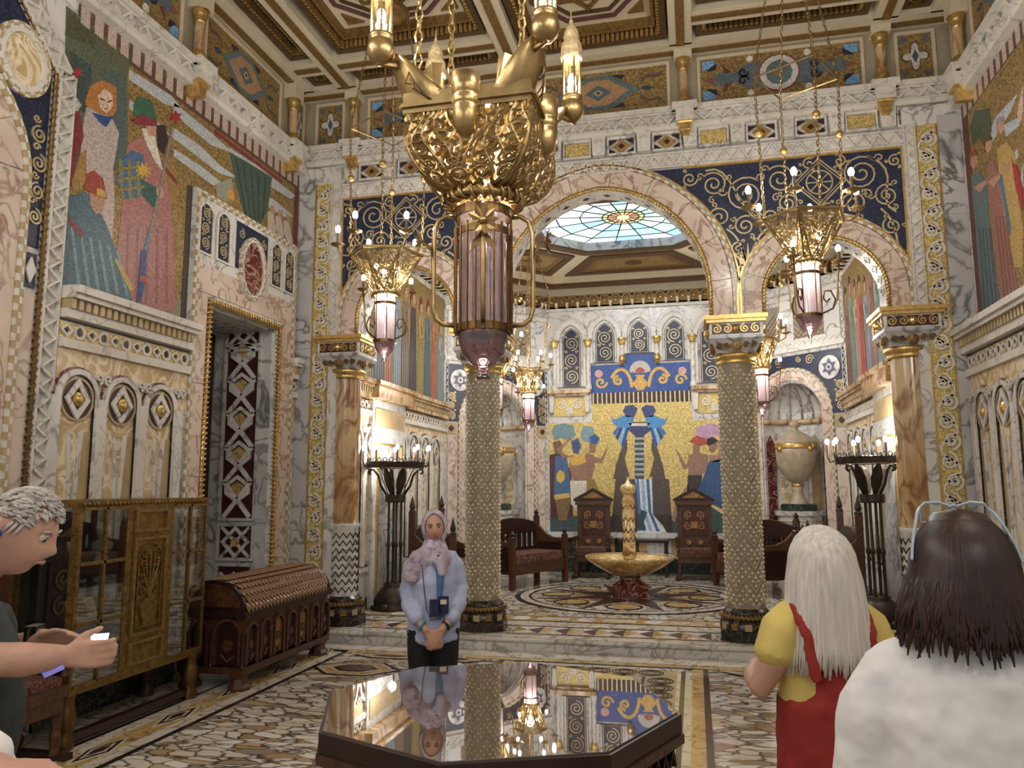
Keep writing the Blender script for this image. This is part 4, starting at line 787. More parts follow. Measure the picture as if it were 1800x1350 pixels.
# ================================================================ COLUMNS
def capital_parts(t,hb=.31):
    c=MB().fbox(Fr((0,0,0),(1,0,0),(0,1,0)),-hb,-hb,hb,hb,3.51,3.545)
    c.prism(Fr((0,0,0),(1,0,0),(0,1,0)),[(-hb-.02,-hb-.02),(hb+.02,-hb-.02),(hb+.02,hb+.02),(-hb-.02,hb+.02)],3.545,3.59).build('abacus',GILT,t)
    h=hb-.03; b=MB().box(-h,-h,3.37,h,h,3.51).build('capital_block',WHITE,t)
    g=MB()
    for k in range(4):
        n=Vector((math.sin(k*PI/2),-math.cos(k*PI/2),0)); F=Fr(n*h,Vector((-n.y,n.x,0)),(0,0,1),n)
        g.prism(F,[(-h+.03,3.385),(h-.03,3.385),(h-.03,3.495),(-h+.03,3.495)],0,.004,1)
        for s in (-1,1):
            for q in (.09,.2): g.ribbon(F,spiral(s*q,3.44,.05,1.6,PI/2,s,14),.012,.003,.014,0)
        g.ball(F.p(0,3.44,.012),.045,8,0)
    g.build('gilt_relief',[GILT,OXBLOOD],b)
    def fr(z0,z1,a,bb): return ([(-a,-a,z0),(a,-a,z0),(a,a,z0),(-a,a,z0),(-bb,-bb,z1),(bb,-bb,z1),(bb,bb,z1),(-bb,bb,z1)],[(0,1,5,4),(1,2,6,5),(2,3,7,6),(3,0,4,7),(0,3,2,1),(4,5,6,7)])
    m=MB(); m.add(*fr(3.34,3.37,h+.005,h+.005)); m.add(*fr(3.19,3.34,h*.72,h)); m.build('capital_bell',GREY,t)
    g=MB()
    for k in range(4):
        n=Vector((math.sin(k*PI/2),-math.cos(k*PI/2),0)); F=Fr(n*(h*.86)+Vector((0,0,3.265))-(Vector((0,0,1))+n*.5)*3.265,Vector((-n.y,n.x,0)),Vector((0,0,1))+n*.5,n)
        for s in (-1,1):
            for q in (.1,.18): g.ribbon(F,spiral(s*q,3.265,.036,1.5,0,s,12),.01,.0,.02)
        g.lathe([(.06,0),(.06,.012),(.045,.016),(.04,.03),(0,.036)],(0,0,0),12,M=Matrix.Translation(F.p(0,3.265,.0))@n.to_track_quat('Z','Y').to_matrix().to_4x4())
    g.build('gilt_roundels',GILTD,t)
    MB().lathe([(.2,3.08),(.215,3.09),(.2,3.11),(.21,3.125),(.235,3.15),(.235,3.19),(.0,3.19)],(0,0,0),24).build('gilt_collar',GILT,t,True)
def base_parts(t):
    MB().lathe([(.29,0),(.29,.1),(.275,.115),(.0,.115)],(0,0,HP),8,ph=PI/8).build('octagonal_plinth',BLACK,t)
    b=MB().lathe([(.27,.11),(.27,.19),(.25,.2),(.25,.215),(.235,.22)],(0,0,HP),24).build('base_drum',BLACK,t,True)
    for k in range(12):
        a=k*PI/6; n=Vector((math.cos(a),math.sin(a),0)); F=Fr(n*.262,Vector((-n.y,n.x,0)),(0,0,1),n); MB().fbox(F,-.035,HP+.12,.035,HP+.185,0,.012).build('gilt_tile',TAN if k%2 else GILTD,b)
    rope3([(.245*math.cos(a*PI/16),.245*math.sin(a*PI/16),HP+.245) for a in range(33)],.028,t,GILTD)
    MB().lathe([(.24,.265),(.245,.285),(.225,.305),(.21,.32),(.2,.33)],(0,0,HP),24).build('base_torus',BLACK,t,True)
def zig_column(name,label,loc):
    t=thing(name,label,'column',loc); R=.195
    MB().lathe([(R,.48),(R,3.08)],(0,0,0),32).build('shaft',plain('carved_shaft',rgb('8a7f6b'),.5,var=.1),t,True)
    ribs=MB(); beads=MB(); rows=11; nz=6; dz=2.56/rows
    for r in range(rows):
        z=.5+r*dz
        for q,(o,w) in enumerate(((.0,.012),(.04,.008),(.085,.009),(.125,.008),(.165,.009))):
            pts=[]
            for i in range(nz*2):
                a=2*PI*i/(nz*2); zz=z+o+(0.07 if i%2 else -.07); pts.append(Vector(((R+.002)*math.cos(a),(R+.002)*math.sin(a),min(3.075,max(.49,zz)))))
            ribs.tube(pts+[pts[0]],w,4,0,False,False)
        for i in range(nz*6):
            a=2*PI*i/(nz*6); f=(i%6)/3; f=f if f<=1 else 2-f; zz=z+.06+(-.07+.14*f)
            
            for zq in (zz,zz+.085):
                if .5<zq<3.07: beads.ball(((R+.004)*math.cos(a),(R+.004)*math.sin(a),zq),.0145,6,0,1,4)
    ribs.build('zigzag_ribs',plain('carved_rib',rgb('bfb49d'),.45,var=.1),t); o=beads.build('pearl_beads',plain('pearl_bead',rgb('e2d4b2'),.3,.2),t,True); o['kind']='stuff'
    capital_parts(t); base_parts(t); return t
def plain_column(name,label,loc):
    t=thing(name,label,'column',loc); m=MB(); n=48; prof=[(1.32,.185),(1.36,.18),(3.08,.175)]
    vs=[];fs=[]
    for i in range(n):
        a=2*PI*i/n
        for z,r in prof: rr=r*(.985 if i%2 else 1); vs.append((rr*math.cos(a),rr*math.sin(a),z))
    for i in range(n):
        j=(i+1)%n
        for k in range(2): fs.append((i*3+k,j*3+k,j*3+k+1,i*3+k+1))
    m.add(vs,fs); m.build('fluted_shaft',SIENNA,t)
    MB().lathe([(.185,.48),(.185,1.28),(.2,1.3),(.19,1.33)],(0,0,0),32).build('lower_shaft',WHITE,t,True)
    z=MB(); nz=14
    for r in range(8):
        pts=[]
        for i in range(nz*2): a=2*PI*i/(nz*2); pts.append((.187*math.cos(a),.187*math.sin(a),.56+r*.09+(.028 if i%2 else -.028)))
        z.tube(pts+[pts[0]],.011,4,0,False,False)
    z.build('black_zigzag',BLACK,t); capital_parts(t,.30); base_parts(t); return t
CY=8.83
plain_column('column','golden marble column with zigzag foot beside the dark carved chest',(AX-3.2,CY,0))
zig_column('column','column carved with pearl zigzags behind the guide in the headscarf',(AX-1.45,CY,0))
zig_column('column','column carved with pearl zigzags in front of the white-haired woman',(AX+1.45,CY,0))
plain_column('column','golden marble column behind the dark-haired woman',(AX+3.2,CY,0))
# ================================================================ LEFT WALL CLADDING
F=FLW; FD=Fr(F.o+F.n*.06,F.u,F.v,F.n)
def PL(name,pts,col,d,par,org,metal=None):
    q=[FLW.px(*p) for p in pts]; Fo=Fr(FLW.o-org,FLW.u,FLW.v,FLW.n); return MB().prism(Fo,q,0,d).build(name,metal or mosaic(rgb(col)),par)
org=FLW.p(5.7,3.32,0); ml=thing('mosaic_mural','mosaic of a crowned lady, a bearded old man and a kneeling figure beside the doorway','mosaic',org)
Fo=Fr(FLW.o-org,FLW.u,FLW.v,FLW.n)
MB().prism(Fo,[(4.94,3.32),(6.5,3.32),(6.5,4.73),(8.5,4.73),(8.5,3.30),(8.6,3.30),(8.6,5.70),(4.94,5.70)],0,.005).build('gold_ground',OLDGOLD,ml)
MB().prism(Fo,[(4.94,3.32),(6.5,3.32),(6.5,3.55),(4.94,3.5)],0,.006).build('cobbled_ground',mosaic(rgb('8a8272')),ml)
for k in range(24): MB().prism(Fo,[(4.96+k*.152,5.54),(5.06+k*.152,5.54),(5.06+k*.152,5.70),(4.96+k*.152,5.70)],0,.008).build('border_stripe',mosaic(rgb('b4a294')),ml)
MB().prism(Fo,[(4.94,5.50),(8.6,5.50),(8.6,5.705),(4.94,5.705)],0,.0065).build('border_band',mosaic(rgb('5b4038')),ml)
A=lambda n,p,c,d=.009,par=None:PL(n,p,c,d,par or ml,org)
A('hanging_cloth',[(116,10),(222,95),(224,300),(110,300)],'59604f',.007)
for p,c in (([(118,18),(170,58),(164,84),(114,62)],'4d5038'),([(178,62),(228,100),(224,128),(180,92)],'5d5d48'),([(122,90),(160,115),(156,205),(118,180)],'3f4f4c'),([(182,120),(220,140),(216,290),(180,280)],'4e5d5c')): A('cloth_panel',p,c,.0075)
st=lambda cx,cy,r,n:[(cx+(r if i%2 else r*.45)*math.cos(i*PI/n),cy+(r if i%2 else r*.45)*math.sin(i*PI/n)) for i in range(2*n)]
A('red_star',st(134,128,12,6),'9e2a2e',.008)
for p in ([(226,122),(300,168),(318,190),(290,184),(226,140)],[(226,175),(262,198),(300,240),(262,220),(226,190)],[(305,180),(372,235),(410,270),(370,255),(304,200)],[(300,222),(350,255),(385,290),(420,315),(385,305),(300,240)],[(305,262),(350,290),(400,330),(372,325),(305,275)],[(400,258),(450,290),(520,345),(510,350),(430,300)],[(430,330),(480,350),(515,380),(505,385),(440,345)]): A('white_cloud',p,'aeb3b6',.007)
A('lady_gown',[(150,190),(165,180),(198,212),(208,235),(197,300),(200,350),(196,420),(176,420),(160,310),(138,300),(143,230)],'b3a49e'); A('lady_sleeve',[(115,205),(138,196),(146,240),(130,290),(128,330),(114,320),(112,260)],'7c2b31',.010); A('gold_lining',[(140,270),(150,262),(150,320),(128,338),(124,320)],'9c7740',.011); A('lady_hood',[(148,178),(158,150),(178,141),(203,152),(204,195),(196,205),(172,200),(150,186)],'a9713c',.010); A('lady_face',[(170,168),(182,156),(195,166),(197,186),(186,200),(174,190)],'cdb4a0',.012); A('lady_brow',[(174,172),(182,176),(182,178),(174,175)],'3a2c28',.013); A('lady_brow',[(187,178),(195,176),(195,178),(188,181)],'3a2c28',.013); A('lady_lips',[(180,190),(187,191),(184,194)],'9a3034',.013); A('blue_collar',[(160,198),(178,203),(196,206),(184,224),(172,214)],'2b4780',.013)
A('lady_ruff',[(118,168),(128,165),(142,185),(134,196),(118,190)],'c2bcb4',.010)
A('kneeling_robe',[(98,420),(104,372),(120,345),(150,338),(172,368),(188,402),(206,450),(232,532),(160,520),(95,497)],'44606a',.012)
for k in range(6): A('robe_fold',[(122+k*16,400+k*8),(126+k*16,400+k*8),(140+k*17,505+k*3),(134+k*17,505+k*3)],'6f8c92',.0128)
A('red_sash',[(104,372),(112,374),(146,410),(140,420)],'7a2c30',.0135); A('kneeling_face',[(155,338),(183,350),(178,374),(166,376),(157,362)],'ab846b',.013); A('red_helmet',[(147,332),(149,306),(163,300),(179,314),(186,350),(166,344)],'98402f',.014); A('helmet_fringe',[(168,330),(182,336),(184,348),(168,343)],'c7a14f',.015)
A('old_man_robe',[(222,255),(245,240),(278,270),(296,330),(303,400),(306,548),(200,540),(205,430),(215,350)],'a06d66',.010)
for k in range(5): A('robe_fold',[(222+k*17,400),(225+k*17,400),(222+k*18,535),(217+k*18,535)],'8a5750',.011)
A('check_mantle',[(202,318),(210,285),(228,265),(250,272),(253,310),(247,345),(218,351)],'47668c',.012)
for k in range(3): A('mantle_band',[(206+k*16,280+k*2),(211+k*16,278+k*2),(216+k*14,348),(211+k*14,348)],'8a7a3a',.013); A('mantle_band',[(204,296+k*18),(252,290+k*18),(252,295+k*18),(204,301+k*18)],'8a7a3a',.0132)
A('sun_badge',st(250,300,16,9),'c9a244',.014); A('green_sleeve',[(245,315),(275,330),(280,350),(268,365),(250,347)],'2c594d',.013); A('hand',[(272,330),(284,332),(286,348),(274,350)],'bb937b',.015); A('white_beard',[(248,226),(268,226),(274,258),(284,300),(272,286),(256,254)],'cfc8bc',.014); A('old_face',[(254,220),(272,224),(271,240),(258,238)],'b98f76',.015); A('hat_brim',[(228,212),(250,202),(275,214),(272,222),(240,220)],'82303a',.016); A('green_turban',[(234,205),(233,186),(241,170),(262,175),(271,196),(273,213),(250,202)],'38634e',.015)
A('page_face',[(274,220),(289,220),(294,245),(286,272),(276,258)],'2f2226',.011); A('striped_cloak',[(286,285),(310,300),(308,365),(294,350)],'93743a',.009); A('cloak_stripe',[(290,292),(310,318),(310,326),(290,304)],'7a3030',.0098); A('sceptre',[(300,224),(304,224),(264,412),(259,412)],'857d72',.016); A('red_star',st(307,206,12,6),'9e2a32',.017); A('blue_lance',[(246,440),(256,440),(252,500),(245,532),(238,530)],'2a3d7e',.016); A('lance_band',[(243,485),(254,485),(253,495),(243,495)],'a04a34',.017); A('lance_rod',[(258,410),(263,410),(254,445),(249,445)],'4a7a90',.015)
A('gold_tassel',[(198,455),(203,455),(234,508),(226,512)],'bb9a50',.015)
A('green_curtain',[(403,268),(428,282),(477,312),(470,368),(455,396),(432,388),(416,332)],'3f5249',.010)
for k in range(5): A('curtain_fold',[(412+k*13,278+k*8),(415+k*13,280+k*8),(434+k*7,385),(431+k*7,385)],'2c3c36',.011)
A('red_rod',[(377,229),(496,318),(495,323),(376,235)],'7e2a2c',.012); A('small_house',[(378,324),(405,313),(411,347),(396,356),(380,346)],'8c8c7a',.009); A('flame',[(398,338),(406,330),(412,352),(402,352)],'c98a3c',.010)
for k in range(3): A('white_headed_figure',[(470+k*14,372+k*8),(478+k*14,372+k*8),(486+k*14,410+k*9),(470+k*14,406+k*8)],'b5a79b',.010); A('figure_face',[(474+k*14,360+k*8),(481+k*14,362+k*8),(482+k*14,376+k*8),(474+k*14,374+k*8)],'a5826d',.011)
MB().prism(Fo,[(8.50,3.30),(8.6,3.30),(8.6,5.5),(8.50,5.5)],0,.012).build('red_curtain',mosaic(rgb('5f2d28')),ml)
MB().prism(Fo,[(6.42,3.32),(6.5,3.32),(6.5,4.73),(6.42,4.73)],0,.010).build('dark_edge',mosaic(rgb('3c3428')),ml)
# dado below the mosaic and beyond the door
dado(FLW,4.93,6.5,wall_left,3.05,first=5.14,pitch=.49,d=.05); dado(FLW,8.47,8.64,wall_left,3.05,first=8.55,pitch=.47,d=.04,proj=.12)
# near arch: pink piers, checker border, blue spandrel with roundel, zigzag frame
arch_trim(FLW,wall_left,3.68,4.0,.55,.3,0,7,0,(PINK,),d=.02); ck=archcurve(3.68,4.0,.88,30); checker(FLW,[(ck[0][0],0)]+ck+[(ck[-1][0],0)],.055,wall_left,.04)
sp=P('blue_mosaic_spandrel',FLW,[q for q in archcurve(3.68,4.0,.92,30) if q[0]>3.66]+[(4.60,3.55),(4.72,3.55),(4.72,4.98),(4.30,5.42),(3.66,5.42)],0,.012,NAVY,wall_left)
mb=MB()
for cx,cz,R,dr in ((4.64,4.42,.07,1),(4.655,4.2,.075,-1),(4.66,3.98,.07,1),(4.655,3.78,.065,-1),(4.1,5.28,.1,1),(3.85,5.15,.12,-1)): mb.ribbon(FLW,spiral(cx,cz,R,1.9,PI/2,dr,24),.014,.01,.024); mb.ribbon(FLW,spiral(cx-.03,cz+.12,.035,1.3,0,-dr,10),.012,.01,.024)
mb.build('gilt_scrollwork',SCROLL,sp)
r=P('stone_roundel',FLW,circ(4.44,4.92,.17,28,.2),.01,.025,ONYX,wall_left); MB().ringf(FLW,circ(4.44,4.92,.205,28,.24),circ(4.44,4.92,.17,28,.2),.01,.045).build('roundel_rim',WHITE2,r); checker(FLW,circ(4.44,4.92,.225,40,.26)+[(4.665,4.92)],.04,r,.04,.05)
P('marble_panel',FLW,[(4.59,0),(4.72,0),(4.72,3.2),(4.59,3.2)],0,.015,PINK,wall_left); sq=P('blue_square',FLW,[(4.60,3.24),(4.71,3.24),(4.71,3.5),(4.60,3.5)],0,.015,NAVY,wall_left); P('carved_lozenge',FLW,[(4.61,3.37),(4.655,3.27),(4.70,3.37),(4.655,3.47)],.01,.03,WHITE2,sq)
for p0,p1 in (((4.84,0),(4.84,5.02)),((4.82,5.0),(4.38,5.46))): zigzag(FLW,p0,p1,.15,wall_left,.06,.15)
rope3([FLW.p(4.745,0,.03),FLW.p(4.745,4.98,.03),FLW.p(4.32,5.42,.03)],.022,wall_left,GILTD,pitch=.06)
# door surround
ds=MB().fbox(FLW,6.5,0,6.8,4.73,0,.06).fbox(FLW,8.12,0,8.5,4.73,0,.06).fbox(FLW,6.8,3.6,8.12,4.73,0,.06).build('door_surround',WHITE,wall_left)
for k in range(4):
    P('surround_slab',FD,[(6.57,.05+k*.91),(6.74,.05+k*.91),(6.74,.95+k*.91),(6.57,.95+k*.91)],0,.012,PINK,ds); P('surround_slab',FD,[(8.19,.05+k*.91),(8.42,.05+k*.91),(8.42,.95+k*.91),(8.19,.95+k*.91)],0,.012,PINK,ds)
P('lintel_slab',FD,[(6.57,3.70),(8.42,3.70),(8.42,3.98),(6.57,3.98)],0,.012,PINK,ds)
checker(FD,[(6.535,0),(6.535,4.695),(8.465,4.695),(8.465,0)],.055,ds,.02)
rope3([FD.p(6.775,0,.01),FD.p(6.775,3.63,.01),FD.p(8.145,3.63,.01),FD.p(8.145,0,.01)],.034,ds)
for px0 in ((350,415),(382,422),(476,462),(499,470)):
    a,b=FLW.px(*px0); o=archpts(a,4.1,4.5,.1,12); l=P('blue_niche',FD,o,0,.012,NAVY,ds); m=MB(); scroll_stack(m,FD,a,4.12,4.58,.07,.013,.01,.02); m.build('gilt_scrollwork',SCROLL,l)
    MB().ringf(FD,archpts(a,4.08,4.5,.125,12),archpts(a,4.1,4.5,.1,12),0,.025).build('niche_rim',WHITE2,l)
a,b=7.50,4.22
sq=P('blue_panel',FD,[(7.2,4.1),(7.82,4.1),(7.82,4.62),(7.2,4.62)],0,.012,NAVY,ds); m=MB()
for s in (-1,1):
    for q in (0,1): m.ribbon(FD,spiral(7.51+s*.23,4.5-.2*q,.06,1.6,PI/2,s,16),.013,.01,.02)
m.build('gilt_scrollwork',SCROLL,sq)
ov=P('red_oval',FD,circ(7.5,4.16,.2,28,.3),.01,.03,PORPH,ds); MB().ringf(FD,circ(7.5,4.16,.25,28,.355),circ(7.5,4.16,.2,28,.3),.01,.05).build('oval_rim',WHITE2,ov); checker(FD,circ(7.5,4.16,.235,40,.335)+[(7.735,4.16)],.03,ov,.055,.05)
# door recess: leaded door, inlaid far jamb
door=struct('door_1',MB().box(XL-.80,6.86,.02,XL-.75,7.5,LH-.02),WOOD); MB().box(XL-.748,6.94,.2,XL-.742,7.42,LH-.2).build('glass_pane',mosaic(rgb('2b3531'),.5,9,0,.12),door)
m=MB()
for k in range(12): m.box(XL-.742,6.94,.2+k*.27,XL-.735,7.42,.208+k*.27)
for k in range(4): m.box(XL-.742,6.94+k*.16,.2,XL-.735,6.948+k*.16,LH-.2)
m.build('lead_came',BRASSD,door); MB().ball((XL-.72,7.46,1.05),.03).build('door_knob',BRASS,door,True)
struct('door_2',MB().box(XL-.80,7.5,.02,XL-.75,8.1,LH-.02),WOOD)
FJ=Fr((XL,LB,0),(-1,0,0),(0,0,1),(0,-1,0)); z=.35
MB().fbox(FJ,.0,0,.74,LH,0,.02).build('jamb_lining',GREY,wall_left)
for kind,h in (('a',.55),('s',.42),('l',2.0),('s',.42)):
    b=MB().ringf(FJ,[(.12,z),(.60,z),(.60,z+h),(.12,z+h)],[(.15,z+.03),(.57,z+.03),(.57,z+h-.03),(.15,z+h-.03)],0,.05).build('inlaid_panel',GREY,wall_left); P('dark_ground',FJ,[(.15,z+.03),(.57,z+.03),(.57,z+h-.03),(.15,z+h-.03)],0,.024,OXBLOOD,b); MB().ribbon(FJ,[(.15,z+.03),(.57,z+.03),(.57,z+h-.03),(.15,z+h-.03)],.02,.02,.032,closed=True).build('gilt_fillet',TAN,b)
    m=MB(); c=.36
    if kind!='l':
        zc_=z+h/2; m.ribbon(FJ,[(c-.16,zc_),(c,zc_-.16),(c+.16,zc_),(c,zc_+.16)],.05,.02,.045,closed=True)
        for s in (-1,1): m.ribbon(FJ,[(c-.18,zc_-s*.17),(c+.18,zc_+s*.17)],.035,.02,.04)
        P('yellow_disc',FJ,circ(c,zc_,.05,12),.02,.05,FLOORG,b)
    else:
        for i in range(5):
            zz=z+.2+i*.4
            for s in (-1,1): m.ribbon(FJ,[(c-s*.17,zz-.16),(c+s*.17,zz+.24)],.05,.02,.042)
            m.ribbon(FJ,[(c-.14,zz+.2),(c,zz+.3),(c+.14,zz+.2),(c+.14,zz+.12),(c,zz+.02),(c-.14,zz+.12)],.045,.02,.05,closed=True)
            P('yellow_hexagon',FJ,[(c-.09,zz+.19),(c,zz+.25),(c+.09,zz+.19),(c+.09,zz+.12),(c,zz+.06),(c-.09,zz+.12)],.02,.04,FLOORG,b)
    m.build('marble_strapwork',WHITE,b); z+=h+.03
MB().fbox(Fr((XL,LA,LH),(-1,0,0),(0,1,0),(0,0,-1)),0,0,.74,1.32,0,.02).build('soffit_lining',GREY,wall_left)
# ================================================================ RIGHT WALL CLADDING
FRD=Fr((XR,0,0),(0,1,0),(0,0,1),(-1,0,0))
dado(FRW,2.0,8.6,wall_right,3.05,first=2.25,pitch=.5,d=.12)
org=FRW.p(7,3.32,0); mr=thing('mosaic_mural','mosaic of women in long gowns under white clouds, on the wall opposite the doorway','mosaic',org); Fo=Fr(FRW.o-org,FRW.u,FRW.v,FRW.n)
MB().prism(Fo,[(4.0,3.32),(8.58,3.32),(8.58,5.70),(4.0,5.70)],0,.005).build('gold_ground',OLDGOLD,mr); MB().prism(Fo,[(4.0,3.32),(8.58,3.32),(8.58,3.42),(4.0,3.5)],0,.007).build('cobbled_ground',mosaic(rgb('8a8272')),mr); MB().prism(Fo,[(8.42,3.32),(8.58,3.32),(8.58,5.55),(8.42,5.55)],0,.008).build('red_curtain',mosaic(rgb('5f2d28')),mr); MB().prism(Fo,[(4.0,5.54),(8.58,5.54),(8.58,5.70),(4.0,5.70)],0,.007).build('border_band',mosaic(rgb('5b4038')),mr)
for k in range(30): MB().prism(Fo,[(4.02+k*.152,5.55),(4.11+k*.152,5.55),(4.11+k*.152,5.70),(4.02+k*.152,5.70)],0,.009).build('border_stripe',mosaic(rgb('b4a294')),mr)
def AR(n,p,c,d=.01):
    q=[FRW.px(*v) for v in p]; return MB().prism(Fo,q,0,d).build(n,mosaic(rgb(c)),mr)
for p in ([(1735,245),(1752,205),(1790,165),(1776,200),(1745,250)],[(1765,220),(1795,205),(1792,222),(1770,240)],[(1762,290),(1790,262),(1792,275),(1770,300)],[(1790,345),(1800,285),(1800,370)]): AR('white_cloud',p,'aeb6bd',.008)
AR('palm_tree',[(1706,225),(1715,195),(1740,190),(1745,230),(1736,262),(1722,240),(1712,255)],'44523a',.009)
AR('grey_gown',[(1709,310),(1722,300),(1736,320),(1740,380),(1752,480),(1762,548),(1732,568),(1722,470),(1716,390)],'5c7176',.012)
for k in range(4): AR('gown_fold',[(1722+k*6,400),(1725+k*6,400),(1737+k*7,560-k*4),(1733+k*7,560-k*4)],'3f525c',.013)
AR('pink_gown',[(1736,290),(1748,282),(1760,310),(1768,370),(1790,500),(1796,530),(1764,545),(1752,440),(1742,360)],'98675c',.0125)
for k in range(4): AR('gown_fold',[(1752+k*6,380),(1755+k*6,380),(1772+k*6,538-k*3),(1768+k*6,538-k*3)],'7b4d46',.0135)
AR('gold_gown',[(1755,262),(1772,248),(1786,270),(1790,330),(1800,400),(1800,470),(1786,470),(1772,400),(1760,320)],'b5975a',.013); AR('red_mantle',[(1780,275),(1793,300),(1800,330),(1800,370),(1788,330)],'9c2f36',.014); AR('blue_mantle',[(1758,310),(1764,305),(1780,400),(1778,415)],'44708a',.0145)
for x,y,c in ((1714,282,'8a4a2c'),(1740,255,'5a3522'),(1762,222,'8a8a90')): AR('face',[(x-5,y-8),(x+4,y-9),(x+6,y+6),(x,y+14),(x-5,y+8)],'b48f78',.016); AR('hair',[(x-7,y-4),(x-6,y-14),(x+2,y-18),(x+7,y-10),(x+2,y-8),(x-4,y-6),(x-6,y+12)],c,.017)
for x,y in ((1722,330),(1746,320),(1768,295)): AR('arm',[(x-8,y),(x,y-6),(x+14,y-14),(x+16,y-8),(x+4,y+8)],'b08a76',.0165)
AR('standing_figure',[(1790,200),(1800,150),(1800,200),(1796,215)],'c2a294',.012)
_r2=random.Random(11)
for i in range(8):                                    # the procession goes on along the right wall
    c=4.25+i*.34; h=1.75+.1*_r2.random(); z=3.36; col=('7a5a4c','4f6f86','a08048','7d3a3a','5f7a66','8a7f8c')[i%6]; hw=.17
    b=MB().prism(Fo,[(c-hw,z),(c+hw,z),(c+hw*.7,z+h*.55),(c+hw*.6,z+h*.82),(c-hw*.6,z+h*.82),(c-hw*.8,z+h*.5)],0,.012+.001*(i%2)).build('robed_figure',mosaic(rgb(col)),mr)
    for k in range(4): MB().ribbon(Fo,[(c-hw*.75+k*hw*.5,z),(c-hw*.45+k*hw*.3,z+h*.7)],.016,0,.0145).build('robe_fold',mosaic(tuple(q*.55 for q in rgb(col))),b)
    MB().prism(Fo,circ(c,z+h*.9,.06,12,.085),0,.0155).build('face',mosaic(rgb('b08a72')),b); MB().prism(Fo,[(c-.07,z+h*.86),(c-.075,z+h*.97),(c,z+h*1.02),(c+.07,z+h*.97),(c+.03,z+h*.95),(c-.03,z+h*.95)],0,.017).build('hair',mosaic(rgb('3a2418')),b)
# ================================================================ LIGHT FITTINGS
def chain(mb,p0,p1,link=.055,r=.0045,w=.012):
    p0,p1=Vector(p0),Vector(p1); d=p1-p0; n=max(1,int(d.length/(link*.78))); t=d.normalized(); x=t.orthogonal().normalized(); y=t.cross(x)
    for i in range(n):
        c=p0+d*((i+.5)/n); a=x if i%2 else y
        mb.tube([c+t*(link*.5*math.sin(q))+a*(w*math.cos(q)) for q in [k*PI/4 for k in range(8)]],r,4,0,True)
def candle(par,loc,h=.12,pan=.055,bulb=.022,light=0):
    x,y,z=loc
    d=MB().lathe([(.0,-.012),(pan*.5,-.008),(pan,.012),(pan*1.05,.016),(pan*.5,.002),(0,.002)],loc,12).build('drip_pan',BRASS,par,True)
    MB().lathe([(.014,0),(.014,h)],loc,8).build('candle_sleeve',CANDLE,d); MB().ball((x,y,z+h+bulb*1.2),bulb,8,0,1.6).build('bulb',BULB,d,True)
    if light: lamp('candle_or_fill_light',(x,y,z+h+.09),light,rad=.03,parent=par)
